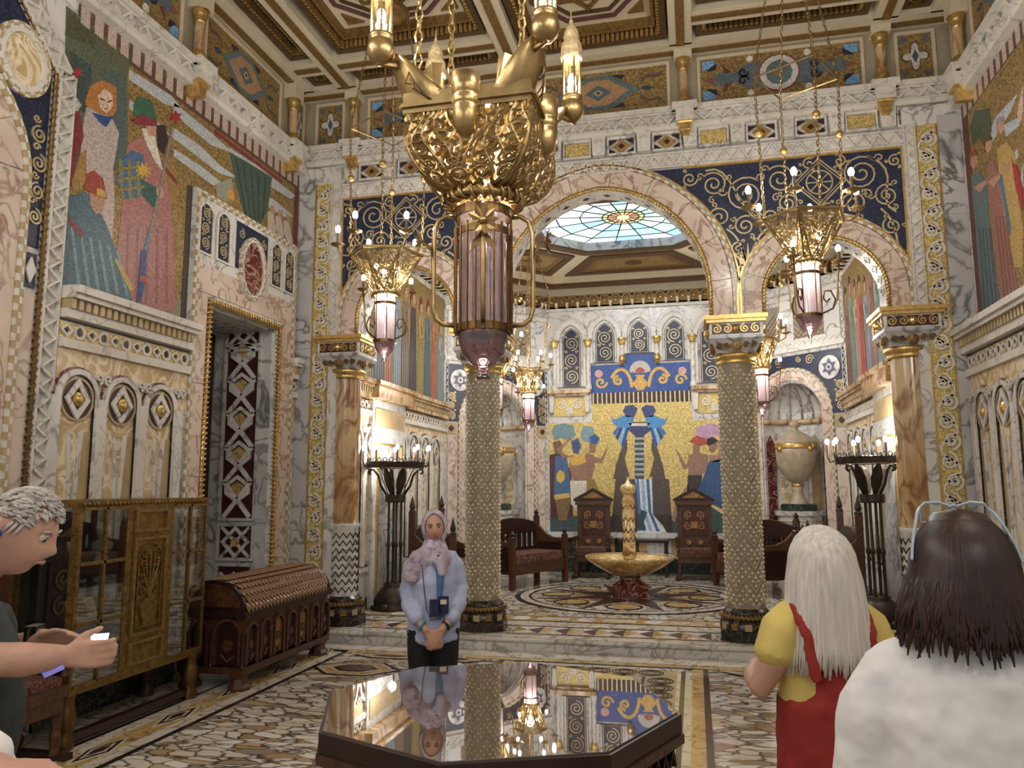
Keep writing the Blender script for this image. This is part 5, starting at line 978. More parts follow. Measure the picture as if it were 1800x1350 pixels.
def lantern(label,loc,ztop,hall=True):
    # local origin: bottom finial; the fitting is 1.1 m tall under its chains
    t=thing('hanging_lantern',label,'lantern',loc,0,'hanging lanterns with pink glass'); n=6; zb,zt=.70,1.08; R=.36 if hall else .26
    hx=lambda r,z,k:Vector((r*math.cos(k*PI/3+.26),r*math.sin(k*PI/3+.26),z))
    MB().lathe([(.0,0),(.02,.01),(.012,.035),(.03,.05),(.085,.11),(.105,.17),(.105,.2)],(0,0,0),20).build('plum_glass_cup',PGLASSD,t,True)
    g=MB().lathe([(.095,.2),(.1,.3),(.1,.66)],(0,0,0),20).build('pink_glass_cylinder',PGLASS,t,True)
    MB().ball((0,0,.6),.03,10,0,1.3).build('bulb',BULB,g,True); lamp('lantern_light',(0,0,.62),9,rad=.05,parent=t); lamp('lantern_light',(0,0,.98),14,rad=.06,parent=t)
    for z,r in ((.2,.112),(.58,.108)): MB().lathe([(r-.006,-.014),(r+.004,-.014),(r+.004,.014),(r-.006,.014),(r-.006,-.014)],(0,0,z),20).build('cage_ring',BRASSD,t)
    rope3([(.125*math.cos(a*PI/12),.125*math.sin(a*PI/12),.68) for a in range(25)],.022,t,BRASS)
    for k in range(6):
        a=k*PI/3; c,s=math.cos(a),math.sin(a)
        MB().tube([(.108*c,.108*s,.18),(.11*c,.11*s,.68)],.006,5).build('cage_rod',BRASSD,t)
        if k%2==0:
            q=[(.11,.22),(.2,.26),(.225,.34),(.19,.42),(.14,.42),(.125,.36),(.15,.32),(.18,.35)]; MB().tube([(r*c,r*s,z) for r,z in q],.008,5).build('scroll_handle',BRASSD,t,True)
            q=[(.2,.26),(.24,.34),(.25,.5),(.27,.66)]; MB().tube([(r*c,r*s,z) for r,z in q],.009,5).build('candle_arm',BRASS,t,True); candle(t,(.27*c,.27*s,.67),.1,.06,.022)
    for q in range(3): MB().ball((.12*math.cos(q*2.1),.12*math.sin(q*2.1),.93),.03,8,0,1.4).build('bulb',BULB,t,True)
    for k in range(n):
        a,b=hx(R,zt,k),hx(R,zt,k+1); c,d=hx(.13,zb,k),hx(.13,zb,k+1)
        p=MB(); p.add([a,b,d,c],[(0,1,2,3)]); pn=p.build('bowl_panel',FILI,t); m=MB()
        L=lambda u,v:(a*(1-u)+b*u)*(1-v)+(c*(1-u)+d*u)*v
        for e in (((0,0),(.5,1)),((1,0),(.5,1)),((0,0),(0,1))): m.tube([L(*e[0]),L(*e[1])],.009,4)
        for cu,cv,rr in ((.5,.3,.2),(.2,.6,.12),(.8,.6,.12)):
            m.tube([L(cu+rr*(1-i/16)*math.cos(i*.7),cv+rr*1.2*(1-i/16)*math.sin(i*.7)) for i in range(16)],.006,4)
        m.build('filigree_ribs',BRASS,pn)
        MB().tube([a,b],.018,6).build('rim_bar',BRASS,t)
        o=hx(R+.13,zt+.10,k); MB().tube([a,hx(R+.07,zt-.0,k),hx(R+.12,zt+.04,k),o],.009,5).build('candle_arm',BRASS,t,True); candle(t,o,.14,.07,.026,(9 if hall else 6) if k%3==0 else 0)
    h=ztop-loc[2]; fz=min(zt+1.35,h-.5)
    for k in range(4):
        a=k*PI/2+.26; c,s=math.cos(a),math.sin(a); r0=R*.98; mid=(r0+.02)
        ch=MB(); chain(ch,(r0*c,r0*s,zt+.02),(.39*c,.39*s,fz)); o=ch.build('chain',BRASS,t); MB().ball((.37*c,.37*s,zt+(fz-zt)*.6),.038,10).build('chain_ball',GILT,t,True)
        ch=MB(); chain(ch,(.39*c,.39*s,fz),(.16*c,.16*s,h)); ch.build('chain',BRASS,t)
        a2=a+PI/2; MB().tube([(.39*c,.39*s,fz),(.39*math.cos(a2),.39*math.sin(a2),fz)],.009,4).build('spreader_bar',BRASS,t)
    MB().lathe([(.2,0),(.2,.03),(.1,.06),(0,.06)],(0,0,h-.03),14).build('ceiling_rose',BRASS,t)
    return t
FILI=plain('filigree',rgb('b39b6c'),.4,.75,var=.6,scale=60,bump=.6,bscale=50)
def pierce(m,scale,lo,hi):
    nt=m.node_tree; b=nt.nodes['Principled BSDF']; tc=nd(nt,'ShaderNodeTexCoord'); v=nd(nt,'ShaderNodeTexNoise'); v.inputs['Scale'].default_value=scale; v.inputs['Distortion'].default_value=1.2; nt.links.new(tc.outputs['Object'],v.inputs['Vector']); r=ramp(nt,[(lo,(1,1,1)),(hi,(0,0,0))]); nt.links.new(v.outputs[0],r.inputs[0]); nt.links.new(r.outputs[0],b.inputs['Alpha'])
pierce(FILI,34,.53,.56)
LZ=2.99
lantern('lantern with pink glass and candle arms in front of the arch near the carved chest',(AX-1.99,7.1,LZ),ZC)
lantern('pink glass lantern with candle arms in front of the arch above the white-haired woman',(AX+1.99,7.1,LZ+.04),ZC)
for s,yy,lb in ((-1,11.2,'smaller pink lantern in the apse behind the column beside the guide'),(1,11.2,'smaller pink lantern in the apse before the niche with the urn'),(-1,13.2,'small pink lantern in the apse beside the drum dancers of the gold mosaic'),(1,13.2,'small pink lantern in the apse hidden behind the column before the white-haired woman')):
    lantern(lb,(AX+s*(1.9 if yy<12 else 1.82),yy,2.70),5.84,False)
# added lanterns, unseen above and behind the camera, to light the foreground
for x_,y_,lb in ((-2.95,1.9,'added pink fill lantern near the wall behind the man with the phone'),(1.02,1.9,'added pink fill lantern over the space behind the dark-haired woman'),(-2.95,-.9,'added pink fill lantern at the far hall end on the cabinet side'),(1.02,-.9,'added pink fill lantern at the far hall end, away from the cabinet')):
    lt=lantern(lb,(x_,y_,LZ+.02),ZC)
    for k in (1,4): lamp('candle_or_fill_light',(.49*math.cos(k*PI/3+.26),.49*math.sin(k*PI/3+.26),1.42),33,rad=.05,parent=lt)  # extra fill lamps at two candles of each added lantern
# ---- the great chandelier over the table
ch=thing('chandelier','great brass basket chandelier with pink glass cylinder over the octagonal table','chandelier',(AX,3.53,2.26))
Z0=2.26
zz=lambda z:z-Z0
MB().lathe([(.0,0),(.032,.0),(.034,.012),(.02,.022),(.022,.035),(.034,.045),(.03,.055),(.06,.075),(.1,.12),(.118,.18),(.122,.24),(.12,.25)],(0,0,0),32).build('plum_glass_bowl',PGLASSD,ch,True)
g=MB().lathe([(.112,.24),(.112,.80)],(0,0,0),32).build('pink_glass_cylinder',MGLASS,ch,True)
for z,r,h in ((.24,.132,.018),(.71,.132,.016),(.81,.137,.022)): MB().lathe([(r-.006,-h),(r+.005,-h),(r+.005,h),(r-.006,h),(r-.006,-h)],(0,0,z),32).build('cage_band',BRASSD,ch)
for k in range(20):
    a=2*PI*k/20; MB().tube([(.138*math.cos(a),.138*math.sin(a),.22),(.138*math.cos(a),.138*math.sin(a),.82 if k%5==0 else .745)],.0055,5).build('cage_rod',BRASSD,ch)
rope3([(.168*math.cos(a*PI/16),.168*math.sin(a*PI/16),.875) for a in range(33)],.034,ch,BRASS,pitch=.045)
for k in range(4):
    a=k*PI/2+.262; c,s=math.cos(a),math.sin(a)
    arm=MB().tube([(r*c,r*s,z) for r,z in ((.14,.26),(.19,.265),(.225,.29),(.24,.34),(.24,.60),(.238,.72),(.22,.78),(.18,.805),(.14,.80))],.012,8).build('side_arm',BRASS,ch,True)
    fl=MB(); cen=Vector((.30*c,.30*s,.68)); side=Vector((-s,c,0)); out=Vector((c,s,0))
    for q in range(9):
        an=q*2*PI/9; dirv=(side*math.cos(an)+Vector((0,0,1))*math.sin(an)); tip=cen+dirv*.075+out*.03
        mid=cen+dirv*.045+out*.012; wv=dirv.cross(out)*.016
        fl.add([cen,mid+wv,tip,mid-wv],[(0,1,2,3)])
    fl.ball(cen+out*.012,.018,8); fl.tube([(.24*c,.24*s,.62),cen],.008,5)
    fl.build('brass_flower',BRASS,arm)
    lf=MB()
    for q in (-1,1):
        b=Vector((.25*c,.25*s,.66)); tip=b+side*q*.06+Vector((0,0,-.12)); wv=side*.018; lf.add([b,b+(tip-b)*.5+wv,tip,b+(tip-b)*.5-wv],[(0,1,2,3)])
    lf.build('brass_leaf',BRASSD,arm)
# square openwork basket
HB,ZT_,ZB_=.295,1.24,.90
def bsurf(u,v):       # u: 0..4 round the four faces, v: 0 top..1 bottom
    k=int(u)%4; f=(u-int(u))*2-1
    sq=[(f,-1),(1,f),(-f,1),(-1,-f)][k]; an=math.atan2(sq[1],sq[0]); s=1-math.sqrt(max(0,1-v**3))
    rr=.17; pr=HB*(1-.05*v)
    x=sq[0]*pr*(1-s)+rr*math.cos(an)*s; y=sq[1]*pr*(1-s)+rr*math.sin(an)*s
    bul=1+.05*math.sin(PI*v)
    return Vector((x*bul,y*bul,ZT_+(ZB_-ZT_)*v))
for k in range(4):
    bk=MB(); 
    for row in range(6):
        nn=6-row//2
        for i in range(nn):
            u=k+(i+.5+(.5 if row%2 and nn>1 else 0)*(.0))/nn; v=.10+row*.16; du=.5/nn*.95; dv=.10; dr=1 if (i+row)%2 else -1
            bk.tube([bsurf(k+min(.999,max(.0,(u-k)+du*(1-.85*j/16)*math.cos(dr*j*.75+1.5))),min(1,max(0,v+dv*(1-.85*j/16)*math.sin(dr*j*.75+1.5)))) for j in range(17)],.0105,4)
            bk.tube([bsurf(k+min(.999,max(0,(u-k)-du)),min(1,v+dv)),bsurf(u,v+dv*.3),bsurf(k+min(.999,(u-k)+du),max(0,v-dv))],.011,4)
    for e in range(11):
        f=e/10; bk.tube([bsurf(k+min(.999,max(.001,f+.06*math.sin(v*7+e))),v) for v in [j/10 for j in range(11)]],.011,5)
    bk.tube([bsurf(k+.5+.1*math.cos(q*.5),.42+.09*math.sin(q*.5)) for q in range(13)],.008,4); bk.build('openwork_panel',BRASS,ch)
    n=Vector((math.sin(k*PI/2),-math.cos(k*PI/2),0)); sd=Vector((-n.y,n.x,0))
    MB().fbox(Fr(n*(HB-.02),sd,(0,0,1),n),-.305+.004*(k%2),1.22+.003*(k%2),.305-.004*(k%2),1.32-.003*(k%2),0,.035).fbox(Fr(n*(HB-.02),sd,(0,0,1),n),-.314+.004*(k%2),1.245+.002*(k%2),.314-.004*(k%2),1.265-.002*(k%2),0,.05).build('rim_frame',BRASS,ch)
    o=n*(HB+.015); hb=MB()
    hb.lathe([(.0,-.04),(.045,-.02),(.06,.04),(.064,.09),(.059,.095),(.066,.10),(.066,.14),(.061,.145),(.067,.15),(.067,.25),(.0,.255)],(o.x,o.y,1.12),16); hb.build('barrel_boss',BRASS,ch,True)
lamp('chandelier_light',(0,0,1.15),22,rad=.1,parent=ch)
MB().ball((0,0,.95),.03,8,0,1.4).build('bulb',BULB,ch,True)
for k in range(4):    # prow-shaped corner arms with minaret lamps
    a=PI/4+k*PI/2; d=Vector((math.cos(a),math.sin(a),0)); sd=Vector((-d.y,d.x,0)); V=lambda r,z,w=0:d*r+sd*w+Vector((0,0,z))
    secs=[(.18,1.25,.12,.09),(.28,1.28,.135,.11),(.36,1.33,.12,.115),(.43,1.40,.085,.09),(.475,1.46,.04,.05)]; vs=[];fs=[]
    for r,z,w,h in secs:
        for q in range(8): an=2*PI*q/8; vs.append(V(r+.02*math.sin(an),z+h*math.sin(an),w*math.cos(an)*(1 if math.sin(an)>-.1 else .55)))
    for i in range(len(secs)-1):
        for q in range(8): fs.append((i*8+q,i*8+(q+1)%8,(i+1)*8+(q+1)%8,(i+1)*8+q))
    m=MB(); m.add(vs,fs+[tuple(range(32,40))]); prow=m.build('prow_arm',BRASS,ch,True)
    MB().tube([V(.44,1.45),V(.5,1.44),V(.57,1.435)],[.02,.014,.01],6).build('bowsprit',BRASS,prow); m=MB(); m.add([V(.29,1.33,-.10),V(.29,1.33,.10),V(.27,1.49,.075),V(.27,1.49,-.075),V(.33,1.36,-.10),V(.33,1.36,.10),V(.32,1.48,.07),V(.32,1.48,-.07)],[(0,1,2,3),(4,7,6,5),(0,4,5,1),(3,2,6,7),(0,3,7,4),(1,5,6,2)]); m.build('stern_board',BRASS,prow)
    for q in range(4): MB().tube([V(.26+.04*q,1.24+.012*q*q,.105-.012*q),V(.36+.03*q,1.28+.02*q,.108-.016*q),V(.43,1.36+.02*q,.07)],.004,4).build('plank_line',BRASSD,prow)
    c=V(.55,1.50)
    L=MB().lathe([(.012,-.07),(.03,-.062),(.055,-.035),(.064,0),(.058,.035),(.048,.05),(.056,.058),(.056,.075),(.05,.08)],c,18).build('lamp_ball',BRASS,ch,True)
    MB().lathe([(.044,.08),(.044,.29)],c,14).build('glass_tube',CGLASS,L,True); MB().ball(c+Vector((0,0,.17)),.022,8,0,1.9).build('bulb',BULB,L,True); MB().lathe([(.013,.08),(.013,.13)],c,8).build('candle_sleeve',CANDLE,L)
    for q in range(4): an=q*PI/2+.4; MB().tube([c+Vector((.046*math.cos(an),.046*math.sin(an),.08)),c+Vector((.046*math.cos(an),.046*math.sin(an),.29))],.006,4).build('lamp_mullion',BRASS,L)
    MB().lathe([(.058,.29),(.064,.30),(.056,.315),(.06,.34),(.055,.38),(.04,.40),(.044,.42),(.036,.46),(.014,.49),(.008,.50),(.012,.515),(.004,.53),(.002,.58)],c,14).build('minaret_cap',plain('pale_gilt',rgb('d6be92'),.4,.5,var=.3,scale=50,bump=.5),L,True)
    lamp('minaret_light',tuple(c+Vector((0,0,.17))),32,rad=.03,parent=ch)
    m=MB(); chain(m,V(.36,1.42),V(.33,ZC-Z0),.075,.006,.017); m.build('chain',BRASS,ch)
# ---- standing candelabra
def candelabrum(label,loc):
    t=thing('candelabrum',label,'candelabrum',loc,0,'bronze candelabra in the apse')
    MB().lathe([(.30,.0),(.31,.03),(.26,.06),(.27,.1),(.24,.18),(.17,.27),(.13,.30),(.14,.33),(.0,.33)],(0,0,0),18).build('openwork_base',BRONZE,t,True)
    for k in range(3): a=k*2.094+.5; MB().ball((.3*math.cos(a),.3*math.sin(a),.05),.06,8,0,.8).build('claw_foot',BRONZE,t,True)
    for k in range(4):
        a=k*PI/2+.6; x,y=.085*math.cos(a),.085*math.sin(a)
        p=MB().lathe([(.02,.3),(.028,.32),(.018,.36),(.018,.8),(.028,.82),(.028,.86),(.018,.88),(.017,1.42)],(x,y,0),8).build('pole',BRONZE,t,True)
    MB().lathe([(.125,1.40),(.14,1.41),(.14,1.50),(.125,1.51)],(0,0,0),16).build('clamp_ring',BRONZE,t)
    for k in range(6):                                  # palm leaves
        a=k*PI/3+.3; c,s=math.cos(a),math.sin(a); m=MB(); vs=[];fs=[]
        for i,(r,z,w) in enumerate(((.09,1.5,.02),(.13,1.6,.055),(.17,1.70,.07),(.21,1.80,.05),(.25,1.86,.015))):
            for q in (-1,0,1): vs.append((r*c-s*w*q+c*.012*(q==0),r*s+c*w*q+s*.012*(q==0),z))
        for i in range(4):
            for q in (0,1): fs.append((i*3+q,i*3+q+1,i*3+q+4,i*3+q+3))
        m.add(vs,fs); m.build('palm_leaf',BRONZE,t)
    for k in range(4):
        a=k*PI/2+.2; c,s=math.cos(a),math.sin(a); MB().tube([(r*c,r*s,z) for r,z in ((.12,1.5),(.2,1.62),(.24,1.76),(.30,1.84),(.36,1.84),(.37,1.80),(.34,1.78))],.016,6).build('scroll_bracket',BRONZE,t,True)
    MB().lathe([(.36,1.87),(.38,1.86),(.39,1.94),(.37,1.95),(.36,1.87)],(0,0,0),32).build('tray_ring',BRONZE,t)
    m=MB()
    for k in range(28): a=2*PI*k/28; m.tube([(.385*math.cos(a)+.028*math.cos(q)*-math.sin(a),.385*math.sin(a)+.028*math.cos(q)*math.cos(a),1.965+.028*math.sin(q)) for q in [j*PI/4 for j in range(8)]],.006,4,0,True)
    o=m.build('ring_gallery',BRONZE,t); o['kind']='stuff'
    for k in range(10):
        a=2*PI*k/10+.1; c,s=math.cos(a),math.sin(a); arm=MB().tube([(.38*c,.38*s,1.90),(.44*c,.44*s,1.88),(.46*c,.46*s,1.95)],.009,5).build('candle_arm',BRONZE,t); MB().lathe([(.014,0),(.014,.14)],(.46*c,.46*s,1.95),8).build('candle_sleeve',CANDLE,arm); MB().ball((.46*c,.46*s,2.13),.024,8,0,1.5).build('bulb',BULB,arm,True)
    lamp('candelabrum_light',(0,0,2.25),30,rad=.05,parent=t)
    return t
c0=candelabrum('tall bronze candelabrum beside the guide in the headscarf',(AX-3.0,10.0,HP))
c1=copy_tree(c0); place(c1,(AX+3.0,10.0,HP),.4,'tall bronze candelabrum next to the column behind the dark-haired woman')
sky_l=bpy.data.lights.new('skylight_daylight','AREA'); sky_l.shape='DISK'; sky_l.size=2.2; sky_l.energy=110; sky_l.color=(.95,.98,1); sky_o=bpy.data.objects.new('skylight_daylight',sky_l); COL.objects.link(sky_o); sky_o.location=(AX,11.9,5.8)
# ================================================================ APSE FURNITURE
f=thing('fountain','golden onyx basin fountain with carved column on a red marble foot','fountain',(AX-.02,11.88,HP))
MB().lathe([(.27,0),(.28,.03),(.28,.14),(.25,.17),(.2,.2),(.16,.24),(.15,.27),(.19,.30),(.0,.30)],(0,0,0),8,ph=.39).build('red_marble_foot',PORPH,f)
MB().lathe([(.0,.28),(.16,.29),(.3,.33),(.48,.42),(.6,.50),(.655,.545),(.66,.56),(.63,.56),(.56,.52),(.3,.46),(.0,.45)],(0,0,0),40).build('onyx_basin',AMBER,f,True)
MB().lathe([(.095,.44),(.095,1.42),(.07,1.45),(.075,1.48),(.11,1.52),(.12,1.57),(.1,1.62),(.04,1.65),(.02,1.7),(0,1.72)],(0,0,0),18).build('carved_column',AMBER,f,True)
for zc0,mt in ((.62,INLAY),(.82,BLACK),(.95,BLACK),(1.12,INLAY),(1.3,PORPH)):
    MB().tube([(.098*math.cos(i*PI/8),.098*math.sin(i*PI/8),zc0+(.03 if i%2 else -.03)) for i in range(17)],.011,4,0,False,False).build('zigzag_band',mt,f)
MB().lathe([(.635,.557),(.66,.562),(.66,.575),(.635,.57)],(0,0,0),40).build('basin_lip',ONYX,f)
def throne(label,loc,rz):
    t=thing('throne_chair',label,'chair',loc,rz,'pedimented throne chairs')       # local front is -Y
    MB().box(-.31,-.30,.40,.31,.28,.47).box(-.29,-.28,.3,.29,.26,.40).build('seat_frame',WOODR,t)
    MB().box(-.27,-.27,.47,.27,.2,.53).build('seat_cushion',FABRIC,t)
    b=MB().box(-.30,.2,.47,.30,.27,1.36).build('backrest',WOODR,t); MB().box(-.22,.185,.74,.22,.20,1.22).build('inlaid_panel',plain('rosewood_panel',rgb('42201a'),.35,var=.4,scale=18),b)
    m=MB(); Fq=Fr((0,.185,0),(1,0,0),(0,0,1),(0,-1,0))
    for s in (-1,1): m.ribbon(Fq,spiral(s*.1,1.1,.075,1.6,-PI/2,s,18),.02,0,.012); m.ribbon(Fq,spiral(s*.11,.9,.07,1.4,PI/2,-s,16),.02,0,.012); m.prism(Fq,circ(s*.1,.62,.045,10),-.02,.012)
    m.prism(Fq,[(-.05,.86),(.05,.86),(.06,.98),(-.06,.98)],0,.014); m.build('carved_scrolls',INLAY,b)
    Fp=Fr((0,.19,0),(1,0,0),(0,0,1),(0,-1,0)); p=MB().prism(Fp,[(-.36,1.34),(.36,1.34),(.36,1.38),(0,1.58),(-.36,1.38)],-.1,.03).build('pediment',WOOD,t); P('tympanum_carving',Fp,[(-.2,1.40),(.2,1.40),(0,1.51)],.02,.036,INLAY,p)
    MB().box(-.33,.15,1.27,.33,.26,1.34).build('cornice_rail',WOODR,t)
    for s in (-1,1):
        MB().box(s*.31-.03,-.30,.66,s*.31+.03,.22,.71).build('armrest',WOOD,t); MB().lathe([(.03,.53),(.022,.56),(.03,.6),(.022,.63),(.03,.66)],(s*.30,-.27,0),8).build('arm_post',WOODR,t)
        MB().box(s*.30-.035,-.34,0,s*.30+.035,.28,.045).build('sledge_foot',WOOD,t)
        for y in (-.25,.22): MB().lathe([(.035,.04),(.028,.08),(.035,.16),(.026,.2),(.035,.3)],(s*.27,y,0),8).build('leg',WOODR,t)
    return t
t0=throne('dark carved throne chair before the gold mosaic, beside the dancers with the drum',(AX-.87,14.2,HP),0)
t1=copy_tree(t0); place(t1,(AX+.93,14.2,HP),0,'dark carved throne chair before the gold mosaic, beside the dancer in the blue gown')
t2=copy_tree(t0); place(t2,(-4.36,4.22,0),PI/2,'dark inlaid throne chair with red cushion beside the gilt cabinet')
sidetab=thing('side_table','small dark table standing between the two throne chairs','table',(AX+.02,14.55,HP)); MB().box(-.45,-.2,.60,.45,.2,.65).build('tabletop',WOOD,sidetab)
for x in (-.4,.4):
    for y in (-.15,.15): MB().box(x-.03,y-.03,0,x+.03,y+.03,.6).build('leg',WOOD,sidetab)
def settle(label,loc,rz,spire=False,L=1.45):
    t=thing('settle',label,'sofa',loc,rz,'dark gothic settles in the apse'); h=L/2   # local front is -Y, length along X
    MB().box(-h+.06,-.33,.22,h-.06,.3,.40).build('seat_box',WOODR,t); MB().box(-h+.08,-.31,.40,h-.08,.27,.53).build('seat_cushion',FABRIC,t)
    Fq=Fr((0,.30,0),(1,0,0),(0,0,1),(0,-1,0)); bt=[(-h+.04,.9)]+[(h*q,.98+.1*math.cos(q*PI/2)) for q in [-.8,-.4,0,.4,.8]]+[(h-.04,.9)]
    MB().prism(Fq,bt+[(h-.04,.82),(-h+.04,.82)],-.03,.03).prism(Fq,[(-h+.04,.5),(h-.04,.5),(h-.04,.58),(-h+.04,.58)],-.03,.03).build('back_rail',WOOD,t)
    n=int(L/.15)
    for i in range(n+1):
        x=-h+.06+(L-.12)*i/n; MB().box(x-.02,.27,.56,x+.02,.33,.84).build('back_slat',WOOD,t)
        if i<n: x2=x+(L-.12)/n/2; MB().ringf(Fq,archpts(x2,.76,.80,(L-.12)/n/2,8,.04),archpts(x2,.76,.78,(L-.12)/n/2-.02,8,.03),-.02,.02).build('gothic_arch',WOOD,t)
    for s in (-1,1):
        zp=1.25 if spire else .78
        for y,zt2 in ((-.30,.78 if not spire else .95),(.30,1.08 if not spire else zp)):
            p=MB().box(s*h-.04,y-.04,0,s*h+.04,y+.04,zt2).build('post',WOODR,t); MB().lathe([(.05,0),(.05,.02),(.03,.04),(.045,.08),(.0,.14 if not spire else .24)],(s*h,y,zt2),8).build('finial',WOOD,p)
        MB().box(s*h-.025,-.28,.3,s*h+.025,.28,.68).build('arm_panel',WOOD,t); MB().prism(Fr((s*h-.03,0,0),(0,1,0),(0,0,1),(1,0,0)),[(-.3,.66),(.3,.66),(.3,.98),(.1,.8),(-.05,.74),(-.3,.72)],0,.06).build('arm_wing',WOODR,t)
    return t
s0=settle('dark settle with maroon cushion between the guide\'s zigzag column and the nearest throne',(AX-1.83,12.9,HP),PI/2-.44)
s1=copy_tree(s0); place(s1,(AX+1.83,12.9,HP),-PI/2+.44,'dark wooden settle with maroon cushion partly behind the column before the white-haired woman')
s2=settle('spired dark settle behind the guide in the headscarf',(AX-2.62,11.1,HP),PI/2,True,1.3)
s3=copy_tree(s2); place(s3,(AX+2.62,11.1,HP),-PI/2,'spired dark settle behind the white-haired woman')
def urn(label,c):
    t=thing('urn',label,'urn',c,0,'marble urns in the apse niches')
    m=plain('banded_alabaster',rgb('b3a48c'),.3,var=.25,scale=5); m.node_tree.nodes['Noise Texture'].inputs['Distortion'].default_value=1.5
    MB().lathe([(.3,0),(.3,.10),(.26,.12),(0,.12)],(0,0,0),8).build('green_plinth',DARKG,t); MB().lathe([(.16,.12),(.15,.16),(.11,.22),(.08,.34),(.1,.4),(.07,.42)],(0,0,0),24).build('twisted_stem',m,t,True)
    MB().lathe([(.09,.40),(.11,.44),(.09,.47)],(0,0,0),24).build('gilt_collar',GILT,t,True); MB().lathe([(.07,.46),(.16,.52),(.26,.66),(.32,.82),(.345,.98),(.34,1.05),(.30,1.08)],(0,0,0),32).build('urn_body',m,t,True)
    MB().lathe([(.345,1.06),(.35,1.08),(.35,1.13),(.34,1.15)],(0,0,0),32).build('gilt_band',GILT,t); l=MB().lathe([(.34,1.14),(.36,1.17),(.33,1.2),(.24,1.28),(.12,1.35),(.07,1.38),(.05,1.42),(.09,1.46),(.1,1.5),(.06,1.54),(0,1.56)],(0,0,0),32).build('lid',m,t,True)
    for k in range(4):
        a=k*PI/2+.6; h=MB().ball((.35*math.cos(a),.35*math.sin(a),1.05),.05,8); h.tube([(.37*math.cos(a),.37*math.sin(a),1.05),(.43*math.cos(a),.43*math.sin(a),1.08),(.41*math.cos(a),.41*math.sin(a),1.14)],.018,6); h.build('ram_head_mask',GILT,t,True)
    return t
for s,w,F,L,lb in ((1,wcr,FCR,LCR,'on the right'),(-1,wcl,FCL,LCL,'left')):
    c=F.p(L/2,HP,-.08); pd=thing('pedestal','octagonal inlaid pedestal carrying the urn '+('in the niche behind the white-haired woman' if s>0 else 'in the niche behind the guide\'s column'),'pedestal',c,0,'octagonal pedestals in the niches')
    MB().lathe([(.42,0),(.42,.1),(.37,.12),(.37,1.08),(.42,1.11),(.43,1.18),(0,1.18)],(0,0,0),8,ph=PI/8).build('pedestal_block',WHITE,pd)
    for k in range(8):
        a=k*PI/4; n=Vector((math.cos(a),math.sin(a),0)); Fk=Fr(n*.343,Vector((-n.y,n.x,0)),(0,0,1),n); b=MB().ringf(Fk,[(-.11,.2),(.11,.2),(.11,1.02),(-.11,1.02)],[(-.095,.22),(.095,.22),(.095,1.0),(-.095,1.0)],0,.016).build('inlaid_panel',TAN,pd)
        for zq in (.42,.8): MB().ringf(Fk,[(-.09,zq),(0,zq-.17),(.09,zq),(0,zq+.17)],[(-.055,zq),(0,zq-.11),(.055,zq),(0,zq+.11)],0,.016).build('diamond_inlay',OXBLOOD,b); 
    urn('banded alabaster urn with gilt masks in the niche '+('behind the white-haired woman' if s>0 else 'half hidden by the guide\'s column'),c+Vector((0,0,1.18)))
# ================================================================ HALL FURNITURE
# octagonal table
tb=thing('octagonal_table','octagonal carved wooden table with a mirror-like glass top','table',(AX+.05,3.58,0))
tg,nt_,b_=nm('table_glass'); b_.inputs['Base Color'].default_value=(.10,.06,.035,1); b_.inputs['Roughness'].default_value=.015; b_.inputs['IOR'].default_value=3.0; b_.inputs['Coat Weight'].default_value=1; b_.inputs['Coat Roughness'].default_value=.01
q8=lambda r,ph=0:[(r*math.cos(PI/4*i+ph),r*math.sin(PI/4*i+ph)) for i in range(8)]
F0=Fr((0,0,0),(1,0,0),(0,1,0),(0,0,1))
MB().prism(F0,q8(.808),.772,.786).build('glass_top',tg,tb)
MB().ringf(F0,q8(.825),q8(.79),.70,.779).prism(F0,q8(.82),.70,.771).build('tabletop',WOOD,tb); MB().ringf(F0,q8(.835),q8(.77),.66,.70).build('edge_moulding',WOODR,tb)
ap=MB().ringf(F0,q8(.78),q8(.72),.54,.67).build('apron',WOODR,tb)
for i in range(8):
    a,b=Vector((*q8(.79)[i],0)),Vector((*q8(.79)[(i+1)%8],0)); u=(b-a).normalized(); n=Vector((u.y,-u.x,0)); Fk=Fr(a,u,(0,0,1),n); m=MB()
    for k in range(8): c=.05+k*.073; m.ribbon(Fk,[(c-.03,.57),(c,.64),(c+.03,.57)],.012,-.01,.015)
    m.build('apron_carving',WOOD,ap)
    x,y=q8(.70)[i]; MB().lathe([(.05,0),(.055,.05),(.035,.09),(.05,.16),(.03,.2),(.045,.3),(.05,.42),(.035,.46),(.055,.52),(.06,.56)],(x,y,0),10).build('leg',WOODR,tb,True)
MB().ringf(F0,q8(.72),q8(.64),.08,.14).build('stretcher_ring',WOOD,tb)
# carved chest
cx0,cx1,cy0,cy1=-4.52,-3.87,6.28,7.92
cs=thing('carved_chest','long dark carved chest with scale-patterned barrel lid under the doorway','chest',((cx0+cx1)/2,(cy0+cy1)/2,0)); hx_,hy_=(cx1-cx0)/2,(cy1-cy0)/2
MB().box(-hx_,-hy_,.14,hx_,hy_,.20).box(-hx_+.02,-hy_+.02,.2,hx_-.02,hy_-.02,.66).build('chest_body',WOODR,cs)
MB().box(-hx_-.015,-hy_-.015,.62,hx_+.015,hy_+.015,.68).build('lid_rim',WOOD,cs)
rl=hx_; nl=14; lid=MB(); Fl=Fr((0,-hy_,.68),(1,0,0),(0,0,1),(0,-1,0)); prof=arc(0,0,rl,0,PI,nl,.26)
lid.prism(Fl,prof,-2*hy_,0); lo=lid.build('barrel_lid',WOOD,cs); tym=MB().prism(Fl,arc(0,.03,rl*.85,0,PI,12,.2),0,.012).build('lid_end_carving',WOODR,lo)
SCALEM=plain('scale_wood',rgb('8a6a50'),.18,var=.3,scale=12)
base=None; rows=12
